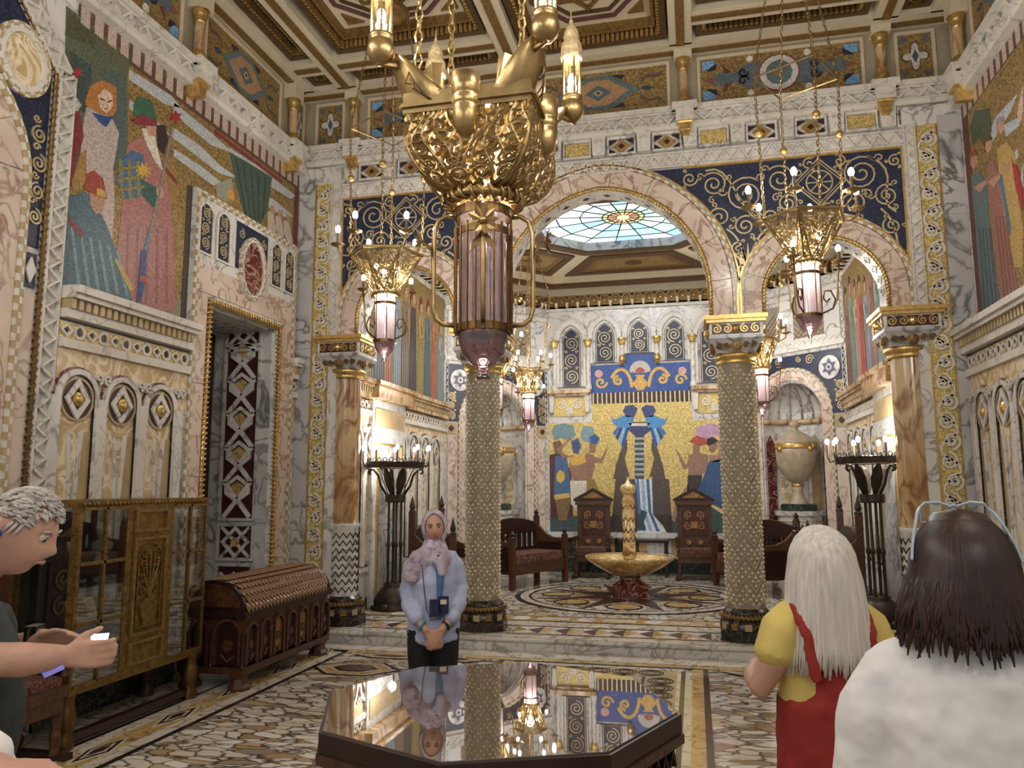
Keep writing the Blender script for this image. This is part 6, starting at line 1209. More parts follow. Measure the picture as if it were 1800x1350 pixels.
for r in range(rows):
    th=PI*(.06+.88*r/(rows-1))
    for k in range(25):
        y=-hy_+.045+(k+.5*(r%2))*(2*hy_-.10)/25
        if base is None:
            m=MB(); m.add([(-.027,-.02,0),(.027,-.02,0),(.031,.03,.006),(.018,.055,.006),(0,.07,.008),(-.018,.055,.006),(-.031,.03,.006),(0,.02,.024)],[(0,1,7),(1,2,7),(2,3,7),(3,4,7),(4,5,7),(5,6,7),(6,0,7)]); base=m.build('lid_scale',SCALEM,lo); o=base
        else: o=base.copy(); COL.objects.link(o)
        p=Vector((rl*math.cos(th),y,.68+.26*math.sin(th))); n=Vector((math.cos(th)/rl,0,math.sin(th)/.26)).normalized(); dn=Vector((0,1,0)).cross(n); dn=-dn if dn.z>0 else dn
        if abs(dn.z)<.05: dn=Vector((1,0,0))
        xx=dn.cross(n); M=Matrix(((xx.x,dn.x,n.x,p.x),(xx.y,dn.y,n.y,p.y),(xx.z,dn.z,n.z,p.z),(0,0,0,1))); o.parent=lo; o.matrix_local=M
for side in range(3):
    if side==0: Fk=Fr((hx_-.02,-hy_,0),(0,1,0),(0,0,1),(1,0,0)); n=7; LL=2*hy_
    else: sg=-1 if side==1 else 1; Fk=Fr((-hx_,sg*(hy_-.02),0),(1,0,0),(0,0,1),(0,sg,0)); n=2; LL=2*hx_
    for k in range(n):
        c=(k+.5)*LL/n; w=LL/n*.42; b=MB().ringf(Fk,archpts(c,.22,.48,w,10),archpts(c,.22,.48,w-.025,10),0,.035).build('arcade_arch',WOODR,cs); P('arch_panel',Fk,archpts(c,.23,.47,w-.03,10),0,.008,INLAY if side==0 and k in (2,4) else WOOD,b)
        MB().prism(Fk,circ(c,.38,w*.4,10),0,.022).tube([Fk.p(c-w*.5,.3,.01),Fk.p(c,.25,.018),Fk.p(c+w*.5,.3,.01)],.012,5).build('relief_figure',WOODR,b)
        MB().lathe([(.022,.2),(.016,.23),(.016,.46),(.026,.49)],tuple(Fk.p(k*LL/n+.001,0,.01)),8).build('arcade_colonette',WOOD,cs)
for x in (-1,1):
    for y in (-1,1): MB().lathe([(.10,0),(.105,.03),(.08,.06),(.07,.10),(.09,.14),(0,.14)],(x*(hx_-.08),y*(hy_-.08),0),8).build('paw_foot',WOODR,cs)
# gilt display cabinet
KX0,KX1,KY0,KY1,KZ0,KZ1=-4.68,-4.15,4.62,6.08,.36,1.67
kb=thing('display_cabinet','gilt bronze and glass display cabinet beside the inlaid throne chair','cabinet',((KX0+KX1)/2,(KY0+KY1)/2,0)); kx,ky=(KX1-KX0)/2,(KY1-KY0)/2; secs=[-ky,-ky+.50,-ky+.98,ky]
MB().box(-kx,-ky,KZ1-.05,kx,ky,KZ1).build('cornice',CABGOLD,kb); MB().box(-kx,-ky,KZ0,kx,ky,KZ0+.05).build('bottom_rail',CABGOLD,kb)
for y in secs:
    for x in (kx-.03,-kx+.03):
        if x>0 or abs(y)>ky-.01: MB().box(x-.032,max(-ky-.002,y-.03),KZ0+.04,x+.032,min(ky+.002,y+.03),KZ1-.045).build('post',CABGOLD,kb)
mb=MB(); [mb.ball((kx+.005,-ky+.03+k*.043,KZ1-.025),.014,6) for k in range(33)]; o=mb.build('bead_moulding',GILTD,kb); o['kind']='stuff'
MB().box(-kx,-ky,KZ0,-kx+.01,ky,KZ1).build('back_panel',plain('cabinet_lining',rgb('4a4f50'),.6),kb)
for i,(a,b) in enumerate(((secs[0],secs[1]),(secs[2],secs[3]))):
    dr=MB()
    for z in (KZ0+.05,KZ0+.46,KZ0+.87,KZ1-.06): dr.box(kx-.015,a+.03,z-.01,kx+.012,b-.03,z+.012)
    dr.box(kx-.015,(a+b)/2-.01,KZ0+.05,kx+.012,(a+b)/2+.01,KZ1-.05); d=dr.build('glazed_door',CABGOLD,kb)
    for r in range(3):
        for q in (0,1): MB().box(kx-.004,a+.03+q*(b-a-.06)/2,KZ0+.06+r*.41,kx,a+.03+(q+1)*(b-a-.06)/2,KZ0+.45+r*.41).build('glass_pane',CGLASS,d)
    MB().box(kx+.01,b-.05,(KZ0+KZ1)/2-.02,kx+.03,b-.035,(KZ0+KZ1)/2+.02).build('handle',BRASS,d)
a,b=secs[1],secs[2]; cd=MB().box(kx-.02,a+.03,KZ0+.05,kx+.0,b-.03,KZ1-.05).build('relief_door',CABGOLD,kb); Fk=Fr((kx,0,0),(0,1,0),(0,0,1),(1,0,0))
for z0,z1 in ((KZ0+.08,KZ0+.25),(KZ0+.29,KZ0+1.02),(KZ0+1.06,KZ1-.08)): MB().ringf(Fk,[(a+.05,z0),(b-.05,z0),(b-.05,z1),(a+.05,z1)],[(a+.075,z0+.02),(b-.075,z0+.02),(b-.075,z1-.02),(a+.075,z1-.02)],0,.018).build('panel_moulding',GILTD,cd)
m=MB(); c=(a+b)/2
for k in range(5): m.tube([Fk.p(c,KZ0+.55,.005),Fk.p(c+(k-2)*.03,KZ0+.72,.012),Fk.p(c+(k-2)*.055,KZ0+.90-abs(k-2)*.02,.006)],.009,5)
for s in (-1,1):
    for z in (.62,.72,.82,.9): m.ribbon(Fk,spiral(c+s*.07,KZ0+z,.04,1.4,0,s,12),.014,0,.014)
m.prism(Fk,[(c-.06,KZ0+.36),(c+.06,KZ0+.36),(c+.1,KZ0+.5),(c+.05,KZ0+.56),(c-.05,KZ0+.56),(c-.1,KZ0+.5)],0,.016); m.ringf(Fk,archpts(c,KZ0+.33,KZ0+.84,.14,12),archpts(c,KZ0+.33,KZ0+.84,.128,12),0,.012); m.build('tree_relief',CABGOLD,cd)
MB().box(-kx+.03,-ky,KZ0+.05,-kx+.034,ky,KZ1-.05)
MB().box(-kx+.03,-ky-.0,KZ0+.05,kx-.03,-ky+.004,KZ1-.05).build('side_glass',CGLASS,kb)
for z in (KZ0+.45,KZ0+.86): MB().box(-kx+.02,-ky+.03,z-.005,kx-.03,ky-.03,z).build('glass_shelf',CGLASS,kb)
for x in (-kx+.06,kx-.06):
    for y in (-ky+.06,ky-.06): MB().lathe([(.06,0),(.065,.05),(.05,.08),(.055,.14),(.075,.2),(.06,.27),(.05,.31),(.06,.36)],(x,y,0),10).build('carved_leg',BRASSD if x>0 else WOODR,kb,True)
MB().box(kx-.1,-ky+.05,.04,kx-.04,ky-.05,.09).build('stretcher',WOOD,kb)
# exhibits on the cabinet shelves
SH=[KZ0+.05,KZ0+.45,KZ0+.86]; IV=plain('ivory_paper',rgb('c9bda4'),.7); LEA=plain('oxblood_leather',rgb('3c1c1a'),.5); kcx,kcy=(KX0+KX1)/2,(KY0+KY1)/2
def exhibit(name,label,cat,y,z,mb,mats,grp=None,x=.06): 
    t=thing(name,label,cat,(kcx+x,kcy+y,z),0,grp); mb.build(name+'_body',mats,t); return t
def bookmb(): 
    m=MB(); Fq=Fr((0,0,0),(0,1,0),(-.35,0,.94)); m.fbox(Fq,-.06,.005,.06,.17,0,.02,0); m.fbox(Fq,-.03,.012,.05,.16,.018,.03,1); m.prism(Fr((0,-.03,0),(1,0,0),(0,0,1),(0,1,0)),[(.006,0),(-.045,.13),(-.1,0)],0,.06,0); return m
for y,z,w in ((-.6,SH[1],'open case on the middle shelf at the near end'),(-.42,SH[1],'open case on the middle shelf behind the second pane'),(-.62,SH[2],'small case on the top shelf at the near end'),(-.6,SH[0],'case standing on the lowest shelf'),(.42,SH[1],'dark case on the middle shelf behind the far door')):
    exhibit('leather_case','dark red leather '+w,'case',y,z,bookmb(),[LEA,IV],'leather cases in the cabinet',.13)
exhibit('marble_bust','small white bust on the top shelf of the cabinet','bust',-.33,SH[2],MB().lathe([(.05,0),(.045,.03),(.03,.05),(.07,.09),(.075,.13),(.03,.16),(.045,.2),(.05,.24),(.03,.28),(0,.285)],(0,0,0),12),IV,None,.12)
exhibit('white_figurine','white figurine on the top shelf behind the far door','figurine',.36,SH[2],MB().lathe([(.06,0),(.055,.04),(.04,.1),(.05,.16),(.02,.2),(.03,.25),(0,.29)],(0,0,0),10),IV,None,.12)
exhibit('paper_roll','grey paper roll standing on the lowest cabinet shelf','roll',-.36,SH[0],MB().lathe([(.03,0),(.035,.1),(.03,.2),(.0,.2)],(0,0,0),10),plain('grey_paper',rgb('6f7478'),.6))
for i,(y,z) in enumerate(((-.5,SH[1]),(-.36,SH[1]),(-.55,SH[2]))): exhibit('paper_slip',('pale paper slip lying on the middle shelf near the cases','pale paper slip lying on the middle shelf below the bust','pale paper slip lying on the top shelf near the bust')[i],'paper',y,z,MB().box(-.05,-.06,0,.05,.06,.006),IV,'paper slips in the cabinet',.12)
# ================================================================ PEOPLE
def at(x,y,d): return Vector((0,0,CAMZ))+ray(x,y)*(d/FPX)
def cloth(name,col,rough=.85,var=.12,bump=.35,bs=7,bd=.03): return plain(name,rgb(col),rough,0,var,9,bump,bs,bd)
SKIN=plain('skin',rgb('b98d78'),.5,var=.08,scale=20); SKIN2=plain('fair_skin',rgb('c09581'),.5,var=.12,scale=18)
LIPS=plain('lips',rgb('93504c'),.4); EYEW=plain('eye_white',rgb('d8d2ca'),.3); EYED=plain('iris',rgb('2a1c16'),.2); BROW=plain('eyebrow',rgb('2c1d18'),.8); GREYB=plain('grey_hair',rgb('b9b2ac'),.6,var=.25,scale=40)
def flesh(name,mb,mat,par,voxel=.011,it=5):
    o=mb.build(name,mat,par,True); m=o.modifiers.new('remesh','REMESH'); m.mode='VOXEL'; m.voxel_size=voxel; m.use_smooth_shade=True
    s=o.modifiers.new('smooth','SMOOTH'); s.iterations=it; s.factor=.5
    return o
def crumple(o,size,st):
    tx=bpy.data.textures.new('folds','CLOUDS'); tx.noise_scale=size; tx.noise_depth=2; m=o.modifiers.new('folds','DISPLACE'); m.texture=tx; m.strength=st; m.mid_level=.5; return o
def caps(mb,pts,rad,n=12):      # limb with rounded ends
    pts=[Vector(p) for p in pts]; rr=[(r if isinstance(r,tuple) else (r,r)) for r in rad]
    a=(pts[0]-pts[1]).normalized()*min(rr[0])*.5; b=(pts[-1]-pts[-2]).normalized()*min(rr[-1])*.5
    mb.tube([pts[0]+a]+pts+[pts[-1]+b],[tuple(q*.5 for q in rr[0])]+rr+[tuple(q*.5 for q in rr[-1])],n)
def gs(x,s): return math.exp(-(x/s)**2)
def head_mb(mb,M,s=1.0,n=40,k=32):      # local: +Y is the face, origin at the middle of the head
    vs=[];fs=[]
    for j in range(k+1):
        th=PI*j/k
        for i in range(n):
            ph=2*PI*i/n; x,y,z=math.sin(th)*math.cos(ph),math.sin(th)*math.sin(ph),math.cos(th)
            X,Y,Z=x*.076,y*.095,z*.118
            if Z<0: t=-Z/.118; X*=1-.28*t*t; Y=Y*(1-.22*t*t)+(.012*t if y>0 else .03*t*t)
            if y>0:
                Y+=.026*gs(X,.013)*(gs(Z+.022,.018)+.45*gs(Z-.008,.02))*y; Y-=.011*(gs(X-.031,.015)+gs(X+.031,.015))*gs(Z-.014,.013)
                Y+=.005*gs(Z-.036,.012)*gs(X,.05); Y+=.006*gs(Z+.058,.009)*gs(X,.022); Y-=.004*gs(Z+.072,.008)*gs(X,.02); Y+=.008*gs(Z+.098,.02)*gs(X,.025)
            vs.append(M@(Vector((X,Y,Z))*s))
    for j in range(k):
        for i in range(n): fs.append((j*n+i,j*n+(i+1)%n,(j+1)*n+(i+1)%n,(j+1)*n+i))
    mb.add(vs,fs)
    for sx in (-1,1): mb.tube([M@(Vector((sx*.074,-.005,.02))*s),M@(Vector((sx*.083,-.016,.03))*s),M@(Vector((sx*.084,-.018,.0))*s),M@(Vector((sx*.075,-.004,-.025))*s)],[.01*s,.013*s,.012*s,.008*s],8)
def face_bits(par,M,s=1.0,brow=BROW,lips=LIPS,er=.0125,dz=0):
    for sx in (-1,1):
        e=MB().ball(M@(Vector((sx*.031,.077,.013))*s),er*s,12).build('eye',EYEW,par,True); MB().ball(M@(Vector((sx*.031,.077+er*.78,.0125-dz))*s),er*.5*s,8).build('iris',EYED,e,True)
        MB().tube([M@(Vector((sx*a,b,c))*s) for a,b,c in ((.014,.093,.030),(.031,.092,.036),(.048,.079,.031))],[.0028*s,.0034*s,.002*s],5).build('eyebrow',brow,par)
        MB().tube([M@(Vector((sx*a,b,c))*s) for a,b,c in ((.018,.089,.017),(.031,.0905,.022),(.045,.08,.016))],.0022*s,5).build('upper_lid',brow,par)
    MB().tube([M@(Vector((a,b,c))*s) for a,b,c in ((-.024,.082,-.058),(-.01,.094,-.054),(0,.0955,-.056),(.01,.094,-.054),(.024,.082,-.058))],[.002*s,.0055*s,.006*s,.0055*s,.002*s],6).build('lips',lips,par,True)
def hand_mb(mb,w,d,nrm,s=1.0,curl=.5,thumb=1):   # wrist point, finger direction, palm normal
    w=Vector(w); d=Vector(d).normalized(); nrm=Vector(nrm); nrm=(nrm-d*nrm.dot(d)).normalized(); x=d.cross(nrm)
    caps(mb,[w,w+d*.045*s,w+d*.085*s],[(.026*s,.018*s),(.036*s,.016*s),(.038*s,.014*s)],10) if False else None
    for q in (-1,-.33,.33,1): caps(mb,[w+x*q*.014*s,w+d*.05*s+x*q*.024*s,w+d*.09*s+x*q*.03*s],[.016*s,.014*s,.0115*s],8)
    for q,L in ((-1,.068),(-.33,.08),(.33,.085),(1,.075)):
        p=w+d*.088*s+x*q*.03*s; pts=[p]; a=0
        for k,f in enumerate((.45,.32,.23)): a+=curl*(.9 if k else .6); p=p+(d*math.cos(a)+nrm*math.sin(a))*L*f*s; pts.append(p)
        caps(mb,pts,[.0098*s,.009*s,.0083*s,.007*s],8)
    b=w+d*.03*s+x*thumb*.028*s; caps(mb,[b,b+(d*.55+x*thumb*.6+nrm*.25)*.04*s,b+(d*.9+x*thumb*.55+nrm*.5)*.07*s],[.014*s,.0115*s,.009*s],8)
def person(label,base,heading,H): 
    return thing('person',label,'person',base,heading)
def legs_mb(hz=.86,w=.09,R=.095,foot=True):
    m=MB()
    for s in (-1,1): caps(m,[(s*w*.9,0,hz),(s*w,.01,.62),(s*w,.02,.46),(s*w,-.005,.25),(s*w,-.01,.07)],[(R,R*1.1),(R*.85,R*.95),R*.66,R*.6,R*.45])
    return m
def shoes(par,w=.09,mat=None):
    for s in (-1,1): m=MB(); caps(m,[(s*w,-.05,.04),(s*w,.05,.045),(s*w*1.08,.15,.03)],[(.04,.035),(.042,.04),(.036,.025)]); m.build('shoe',mat or BLACK,par,True)
# ---- the guide
gb=Vector((-1.77,5.2,0)); hd=math.atan2(-(0-gb.x+.15),(0-gb.y)); gp=person('woman in lavender shirt and patterned headscarf with clasped hands','' or gb,hd,1.6)
Mh=Matrix.Translation((.0,.03,1.475))@Matrix.Rotation(.08,4,'Y')@Matrix.Rotation(-.05,4,'X')
sk=MB(); head_mb(sk,Mh,.95); caps(sk,[(0,.0,1.24),(0,.005,1.32),(0,.015,1.40)],[.06,.05,.05]); caps(sk,[(0,0,.8),(0,0,1.0),(0,.01,1.2),(0,0,1.28)],[(.12,.1),(.11,.09),(.12,.1),(.10,.07)])
for s in (-1,1):
    caps(sk,[(s*.13,0,1.24),(s*.172,-.01,1.05),(s*.13,.12,.90),(s*.045,.19,.815)],[.045,.038,.033,.024])
    hand_mb(sk,(s*.05,.185,.82),(-s*.62,.12,-.75),(0,-1,-.1),.95,.35,s)
    caps(sk,[(s*.08,0,.8),(s*.085,.01,.5),(s*.085,0,.1)],[.07,.05,.035])
bo=flesh('body',sk,SKIN,gp,.008,3); face_bits(gp,Mh,.95)
SH_=cloth('lavender_shirt','a9b0cc'); sh=MB()
caps(sh,[(0,0,.735),(0,.0,.85),(0,.01,.98),(0,.02,1.12),(0,.01,1.22),(0,0,1.29),(0,0,1.335)],[(.18,.14),(.178,.14),(.165,.135),(.165,.138),(.155,.115),(.13,.085),(.07,.055)],20)
for s in (-1,1): caps(sh,[(s*.10,0,1.28),(s*.155,-.005,1.21),(s*.18,-.01,1.07),(s*.172,.05,.97),(s*.12,.13,.895)],[.06,.058,.054,.052,.048],14)
crumple(flesh('shirt',sh,SH_,gp,.010,4),.07,.022)
for s in (-1,1): m=MB(); caps(m,[(s*.13,.12,.91),(s*.105,.148,.885)],[.052,.05],14); m.build('rolled_cuff',SH_,gp,True)
flesh('trousers',legs_mb(.80,.085,.105),plain('black_trousers',rgb('0e0e12'),.8),gp,.012,3); shoes(gp,.085)
def scarfm():
    m,nt,b=nm('patterned_scarf'); L=nt.links.new; tc=nd(nt,'ShaderNodeTexCoord'); no=nd(nt,'ShaderNodeTexNoise'); no.inputs['Scale'].default_value=26; no.inputs['Detail'].default_value=1; L(tc.outputs['Object'],no.inputs['Vector'])
    n2=nd(nt,'ShaderNodeTexNoise'); n2.inputs['Scale'].default_value=5; L(tc.outputs['Object'],n2.inputs['Vector']); r=ramp(nt,[(.36,rgb('6a6f8c')),(.42,rgb('cdb9c4')),(.6,rgb('d8d0d8'))]); L(no.outputs[0],r.inputs[0]); r2=ramp(nt,[(.4,rgb('bfb0bd')),(.6,rgb('d9d2da'))]); L(n2.outputs[0],r2.inputs[0])
    mx=nd(nt,'ShaderNodeMixRGB',blend_type='MULTIPLY'); mx.inputs[0].default_value=.7; L(r2.outputs[0],mx.inputs[1]); L(r.outputs[0],mx.inputs[2]); L(mx.outputs[0],b.inputs['Base Color']); b.inputs['Roughness'].default_value=.8; return m
SCARF=scarfm(); hj=MB(); vs=[];fs=[]; nb=28; al=[.98,1.1,1.35,1.7,2.1,2.5,2.9,PI]
for i,a in enumerate(al):
    for j in range(nb):
        be=2*PI*j/nb; st_=1.0 if i else .97; vs.append(Mh@Vector((.092*math.sin(a)*math.cos(be)*st_*(.86 if math.sin(be)<-.3 and i<3 else 1),.112*math.cos(a)-.008,.132*math.sin(a)*math.sin(be)*st_-.002)))
for i in range(len(al)-1):
    for j in range(nb): fs.append((i*nb+j,i*nb+(j+1)%nb,(i+1)*nb+(j+1)%nb,(i+1)*nb+j))
hj.add(vs,fs); hs=hj.build('headscarf',SCARF,gp,True); so_=hs.modifiers.new('thick','SOLIDIFY'); so_.thickness=.008
dr_=MB(); caps(dr_,[(0,.02,1.385),(0,.025,1.345),(.0,.03,1.29),(.01,.035,1.245)],[(.075,.08),(.09,.09),(.125,.115),(.14,.12)],22); caps(dr_,[(.04,.09,1.33),(.10,.10,1.27),(.13,.10,1.19),(.125,.105,1.13)],[(.05,.05),(.075,.05),(.085,.045),(.08,.03)],14); caps(dr_,[(-.03,.1,1.34),(-.05,.125,1.26),(-.045,.14,1.17)],[.05,.05,.035],12)
flesh('scarf_drape',dr_,SCARF,hs,.012,4)
MB().tube([(.03,.13,1.3),(-.02,.155,1.2),(-.03,.17,1.0)],.012,4).tube([(-.06,.14,1.25),(-.05,.165,1.1),(-.035,.17,1.0)],.012,4).build('lanyard',plain('blue_lanyard',rgb('3f6d9c'),.6),gp)
for x,z,w in ((-.06,.985,.035),(-.01,.965,.04)): d_=MB().box(x-w,.165,z-.06,x+w,.19,z+.05).build('radio_unit',plain('navy_plastic',rgb('1c2140'),.4),gp); MB().box(x-w*.6,.19,z+.0,x+w*.6,.192,z+.03).build('screen',IV,d_) if w<.04 else None
MB().tube([(.09,.12,1.33),(.07,.15,1.1),(.05,.165,.95),(.02,.18,.88),(-.05,.19,.9)],.003,5).build('cable',BLACK,gp); MB().ball((-.03,.145,1.295),.018,8).build('microphone',BLACK,gp,True)
for s,mt,n_ in ((1,plain('teal_bracelet',rgb('3f8fa0'),.4),'bracelet'),(-1,BLACK,'wristwatch')):
    c=Vector((s*.078,.172,.845)); dv=Vector((-s*.7,.35,-.55)).normalized(); xx=dv.orthogonal().normalized(); yy=dv.cross(xx); MB().tube([c+xx*.03*math.cos(q)+yy*.03*math.sin(q) for q in [k*PI/6 for k in range(12)]],.009,5,0,True).build(n_,mt,gp)
# ---- man with phone on the left (profile, facing right)
mh=at(33,934,2.3); fdir=(_r*1.0+_f*.12); fdir.z=0; fdir.normalize(); rdir=Vector((fdir.y,-fdir.x,0))   # his right hand is nearer the camera
mp=person('grey-haired man in dark polo looking down at a phone',Vector((mh.x-.10*fdir.x,mh.y-.10*fdir.y,0)),math.atan2(-fdir.x,fdir.y),1.73); mi=mp.location
inv=(Matrix.Translation(mp.location)@Matrix.Rotation(mp.rotation_euler.z,4,'Z')).inverted(); lp=lambda x,y,d:inv@at(x,y,d)
Mh=Matrix.Translation(inv@mh)@Matrix.Rotation(-.38,4,'X'); sk=MB(); head_mb(sk,Mh,1.06)
nb_=Vector((0,-.07,1.42)); caps(sk,[nb_+Vector((0,-.02,-.06)),nb_+Vector((0,.02,.05)),inv@mh+Vector((0,-.025,-.03))],[.075,.062,.06]); caps(sk,[(0,-.05,.9),(0,-.05,1.15),(0,-.07,1.35)],[(.15,.11),(.16,.12),(.15,.09)])
E_=lp(-25,1160,2.12); W1=lp(108,1154,2.16); caps(sk,[(.19,-.08,1.36),(.22,-.07,1.2),E_,(E_+W1)/2+Vector((0,0,-.004)),W1],[.06,.055,.05,.047,.033]); hand_mb(sk,W1,lp(190,1148,2.2)-W1,lp(185,1128,2.5)-lp(185,1128,2.2)+Vector((-.0,-.05,.05)),1.0,.8,1)
E2=lp(-30,1150,2.5); W2=lp(78,1122,2.44); caps(sk,[(-.19,-.08,1.36),(-.22,-.06,1.18),E2,W2],[.06,.055,.045,.032]); hand_mb(sk,W2,lp(168,1106,2.36)-W2,Vector((.4,0,-.6)),1.05,.22,1)
for s in (-1,1): caps(sk,[(s*.09,-.05,.85),(s*.1,-.04,.5),(s*.1,-.05,.1)],[.08,.06,.04])
flesh('body',sk,SKIN2,mp,.007,3); face_bits(mp,Mh,1.06,GREYB,plain('pale_lips',rgb('a8776a'),.5),.0105,.004)
hr=MB()
for i in range(900):
    a=rnd.uniform(0,2*PI); t=rnd.uniform(.05,1); th=t*1.75; d0=Vector((math.sin(th)*math.cos(a)*.082,math.sin(th)*math.sin(a)*.102,math.cos(th)*.126))
    if d0.y>.045 and d0.z<.07: continue
    if d0.z<-.01 and d0.y>-.02: continue
    if abs(d0.x)>.05 and d0.z<.035 and d0.y>-.045: continue
    tg=Vector((rnd.uniform(-.4,.4),.55,rnd.uniform(-.2,.35))) if d0.z>.04 else Vector((rnd.uniform(-.2,.2),-.25,-.9)); tg=(tg-d0.normalized()*tg.dot(d0.normalized())*.8)*.035
    p=d0*1.02; hr.tube([Mh@p,Mh@((p+tg*.6)*1.03),Mh@((p+tg*1.25)*1.05)],[.0065,.0055,.002],4)
hr.build('hair',GREYB,mp,True); MB().ball(Mh@Vector((.096,-.008,-.004)),.011,8).build('earbud',plain('blue_plastic',rgb('2f52a8'),.4),mp,True)
pl_=MB(); caps(pl_,[(0,-.05,.80),(0,-.045,.95),(0,-.03,1.12),(0,-.05,1.28),(0,-.07,1.40),(0,-.07,1.44)],[(.20,.155),(.20,.16),(.20,.165),(.205,.15),(.17,.1),(.08,.075)],20); caps(pl_,[(.17,-.07,1.36),(.225,-.06,1.22),(E_.x*.6+.09,E_.y*.5,1.17)],[.085,.085,.08],14); caps(pl_,[(-.17,-.07,1.36),(-.225,-.06,1.2)],[.085,.085],14)
crumple(flesh('polo_shirt',pl_,cloth('dark_green_polo','2f3431'),mp,.011,4),.1,.02); co=MB(); co.tube([(.075*math.cos(q),-.06+.075*math.sin(q),1.455+.012*math.sin(q)) for q in [k*PI/8 for k in range(16)]],.018,6,0,True); co.build('collar',cloth('polo_collar','262a28'),mp,True)
flesh('trousers',legs_mb(.86,.1,.12),plain('dark_trousers',rgb('121114'),.8),mp,.014,3); shoes(mp,.1)
c=lp(60,1116,2.45); MB().box(c.x-.03,c.y-.018,c.z-.03,c.x+.03,c.y+.018,c.z+.03).build('wristwatch',BLACK,mp)
ph=thing('smartphone','smartphone with lit screen held by the grey-haired man','phone',at(150,1134,2.26)); a_,b_2,c_=at(134,1146,2.225)-ph.location,at(186,1142,2.225)-ph.location,at(142,1117,2.29)-ph.location
m=MB(); nrm=(b_2-a_).cross(c_-a_).normalized()*.008; m.add([a_,b_2,b_2+c_-a_,c_,a_-nrm,b_2-nrm,b_2+c_-a_-nrm,c_-nrm],[(0,1,2,3),(4,7,6,5),(0,4,5,1),(1,5,6,2),(2,6,7,3),(3,7,4,0)]); m.build('phone_body',BLACK,ph); m=MB(); q=nrm*.15; m.add([a_+q,b_2+q,b_2+c_-a_+q,c_+q],[(0,1,2,3)]); m.build('screen',emis('lit_screen',(.75,.9,1),1.6),ph)
tbt=thing('tablet','blue-lit tablet under the forearm of the grey-haired man','tablet',at(92,1178,2.17)); m=MB(); o_=tbt.location; m.add([at(66,1172,2.2)-o_,at(110,1164,2.2)-o_,at(114,1176,2.13)-o_,at(78,1192,2.13)-o_],[(0,1,2,3)]); so2=m.build('tablet_screen',emis('violet_screen',(.22,.22,.6),.35),tbt); sd=so2.modifiers.new('thick','SOLIDIFY'); sd.thickness=.008
# ---- white-haired woman in red dungarees, from behind
def hairmat(name,a,b,rough=.5):
    m=plain(name,rgb(a),rough,0,.1); nt=m.node_tree; r=[n for n in nt.nodes if n.type=='VALTORGB'][0]; r.color_ramp.elements[0].color=(*rgb(a),1); r.color_ramp.elements[1].color=(*rgb(b),1); no=[n for n in nt.nodes if n.type=='TEX_NOISE'][0]; tc=[n for n in nt.nodes if n.type=='TEX_COORD'][0]; mp=nd(nt,'ShaderNodeMapping'); mp.inputs['Scale'].default_value=(90,90,4); no.inputs['Scale'].default_value=1; nt.links.new(tc.outputs['Object'],mp.inputs[0]); nt.links.new(mp.outputs[0],no.inputs['Vector']); return m
def back_person(label,hx,hy,depth,turn): 
    hc=at(hx,hy,depth); p=person(label,Vector((hc.x,hc.y,0)),YAW+turn,1.6); return p,hc.z
def open_face(m,cen,y0=.045,z0=.06):
    k=[i for i,f in enumerate(m.f) if not all(m.v[j][1]-cen[1]>y0 and m.v[j][2]-cen[2]<z0 for j in f)]; m.f=[m.f[i] for i in k]; m.m=[m.m[i] for i in k]; return m
def strands(Mh,cen,n,length,spread,r0,flare=1.0,seed=1,back=True,minlen=.8):
    r=random.Random(seed); m=MB()
    for i in range(n):
        a=PI+PI*(i+.5)/n*1.0; a=a+r.uniform(-.03,.03)                 # round the back half
        w0=1.28; dx,dy=math.cos(a)*w0,math.sin(a)*w0
        pts=[];rad=[]
        for k in range(7):
            th=.1+k*.24; pts.append(Vector((dx*math.sin(th)*.084*min(1,1.05),dy*math.sin(th)*.104,math.cos(th)*.132)))
            rad.append(r0*(.5+.08*k))
        L=length*r.uniform(minlen,1)
        for k in range(1,7): f=k/6; pts.append(Vector((dx*.086*(1+spread*f*flare)+r.uniform(-.005,.005),dy*.106*(1-.0*f)-.02*f,math.cos(1.54)*.132-L*f))); rad.append(r0*(1-.85*f**2))
        m.tube([cen+Mh@p for p in pts],rad,5)
    return m
wp,wz=back_person('white-haired woman in red dungarees and yellow T-shirt, seen from behind',1440,992,2.7,.12)
cen=Vector((0,0,wz));  RED=cloth('red_dungarees','8c231d',.8,.1,.3,6); YEL=cloth('yellow_tshirt','cdb768',.85,.08)
sk=MB(); head_mb(sk,Matrix.Translation(cen),.95); caps(sk,[(0,-.01,wz-.22),(0,0,wz-.08)],[.06,.05]); caps(sk,[(0,0,.85),(0,0,1.1),(0,-.01,wz-.22)],[(.15,.11),(.15,.11),(.14,.08)])
sl=wz-.18
for s in (-1,1): caps(sk,[(s*.13,-.01,sl-.02),(s*.19,-.02,sl-.14),(s*.235,.0,sl-.22),(s*.2,.13,sl-.22),(s*.14,.23,sl-.2)],[.05,.046,.042,.036,.028]); hand_mb(sk,(s*.14,.23,sl-.2),(-s*.4,.6,.5),(-s,0,0),.95,.5,-s); caps(sk,[(s*.09,0,.85),(s*.09,0,.1)],[.08,.04])
flesh('body',sk,SKIN,wp,.010,3)
ts=MB(); caps(ts,[(0,0,.95),(0,0,1.1),(0,0,sl-.1),(0,-.01,sl+.01),(0,-.01,sl+.06)],[(.165,.135),(.16,.13),(.165,.125),(.14,.09),(.065,.055)],20)
for s in (-1,1): caps(ts,[(s*.10,-.01,sl+.015),(s*.16,-.015,sl-.03),(s*.195,-.02,sl-.12)],[.064,.068,.066],14)
flesh('yellow_tshirt',ts,YEL,wp,.012,3)
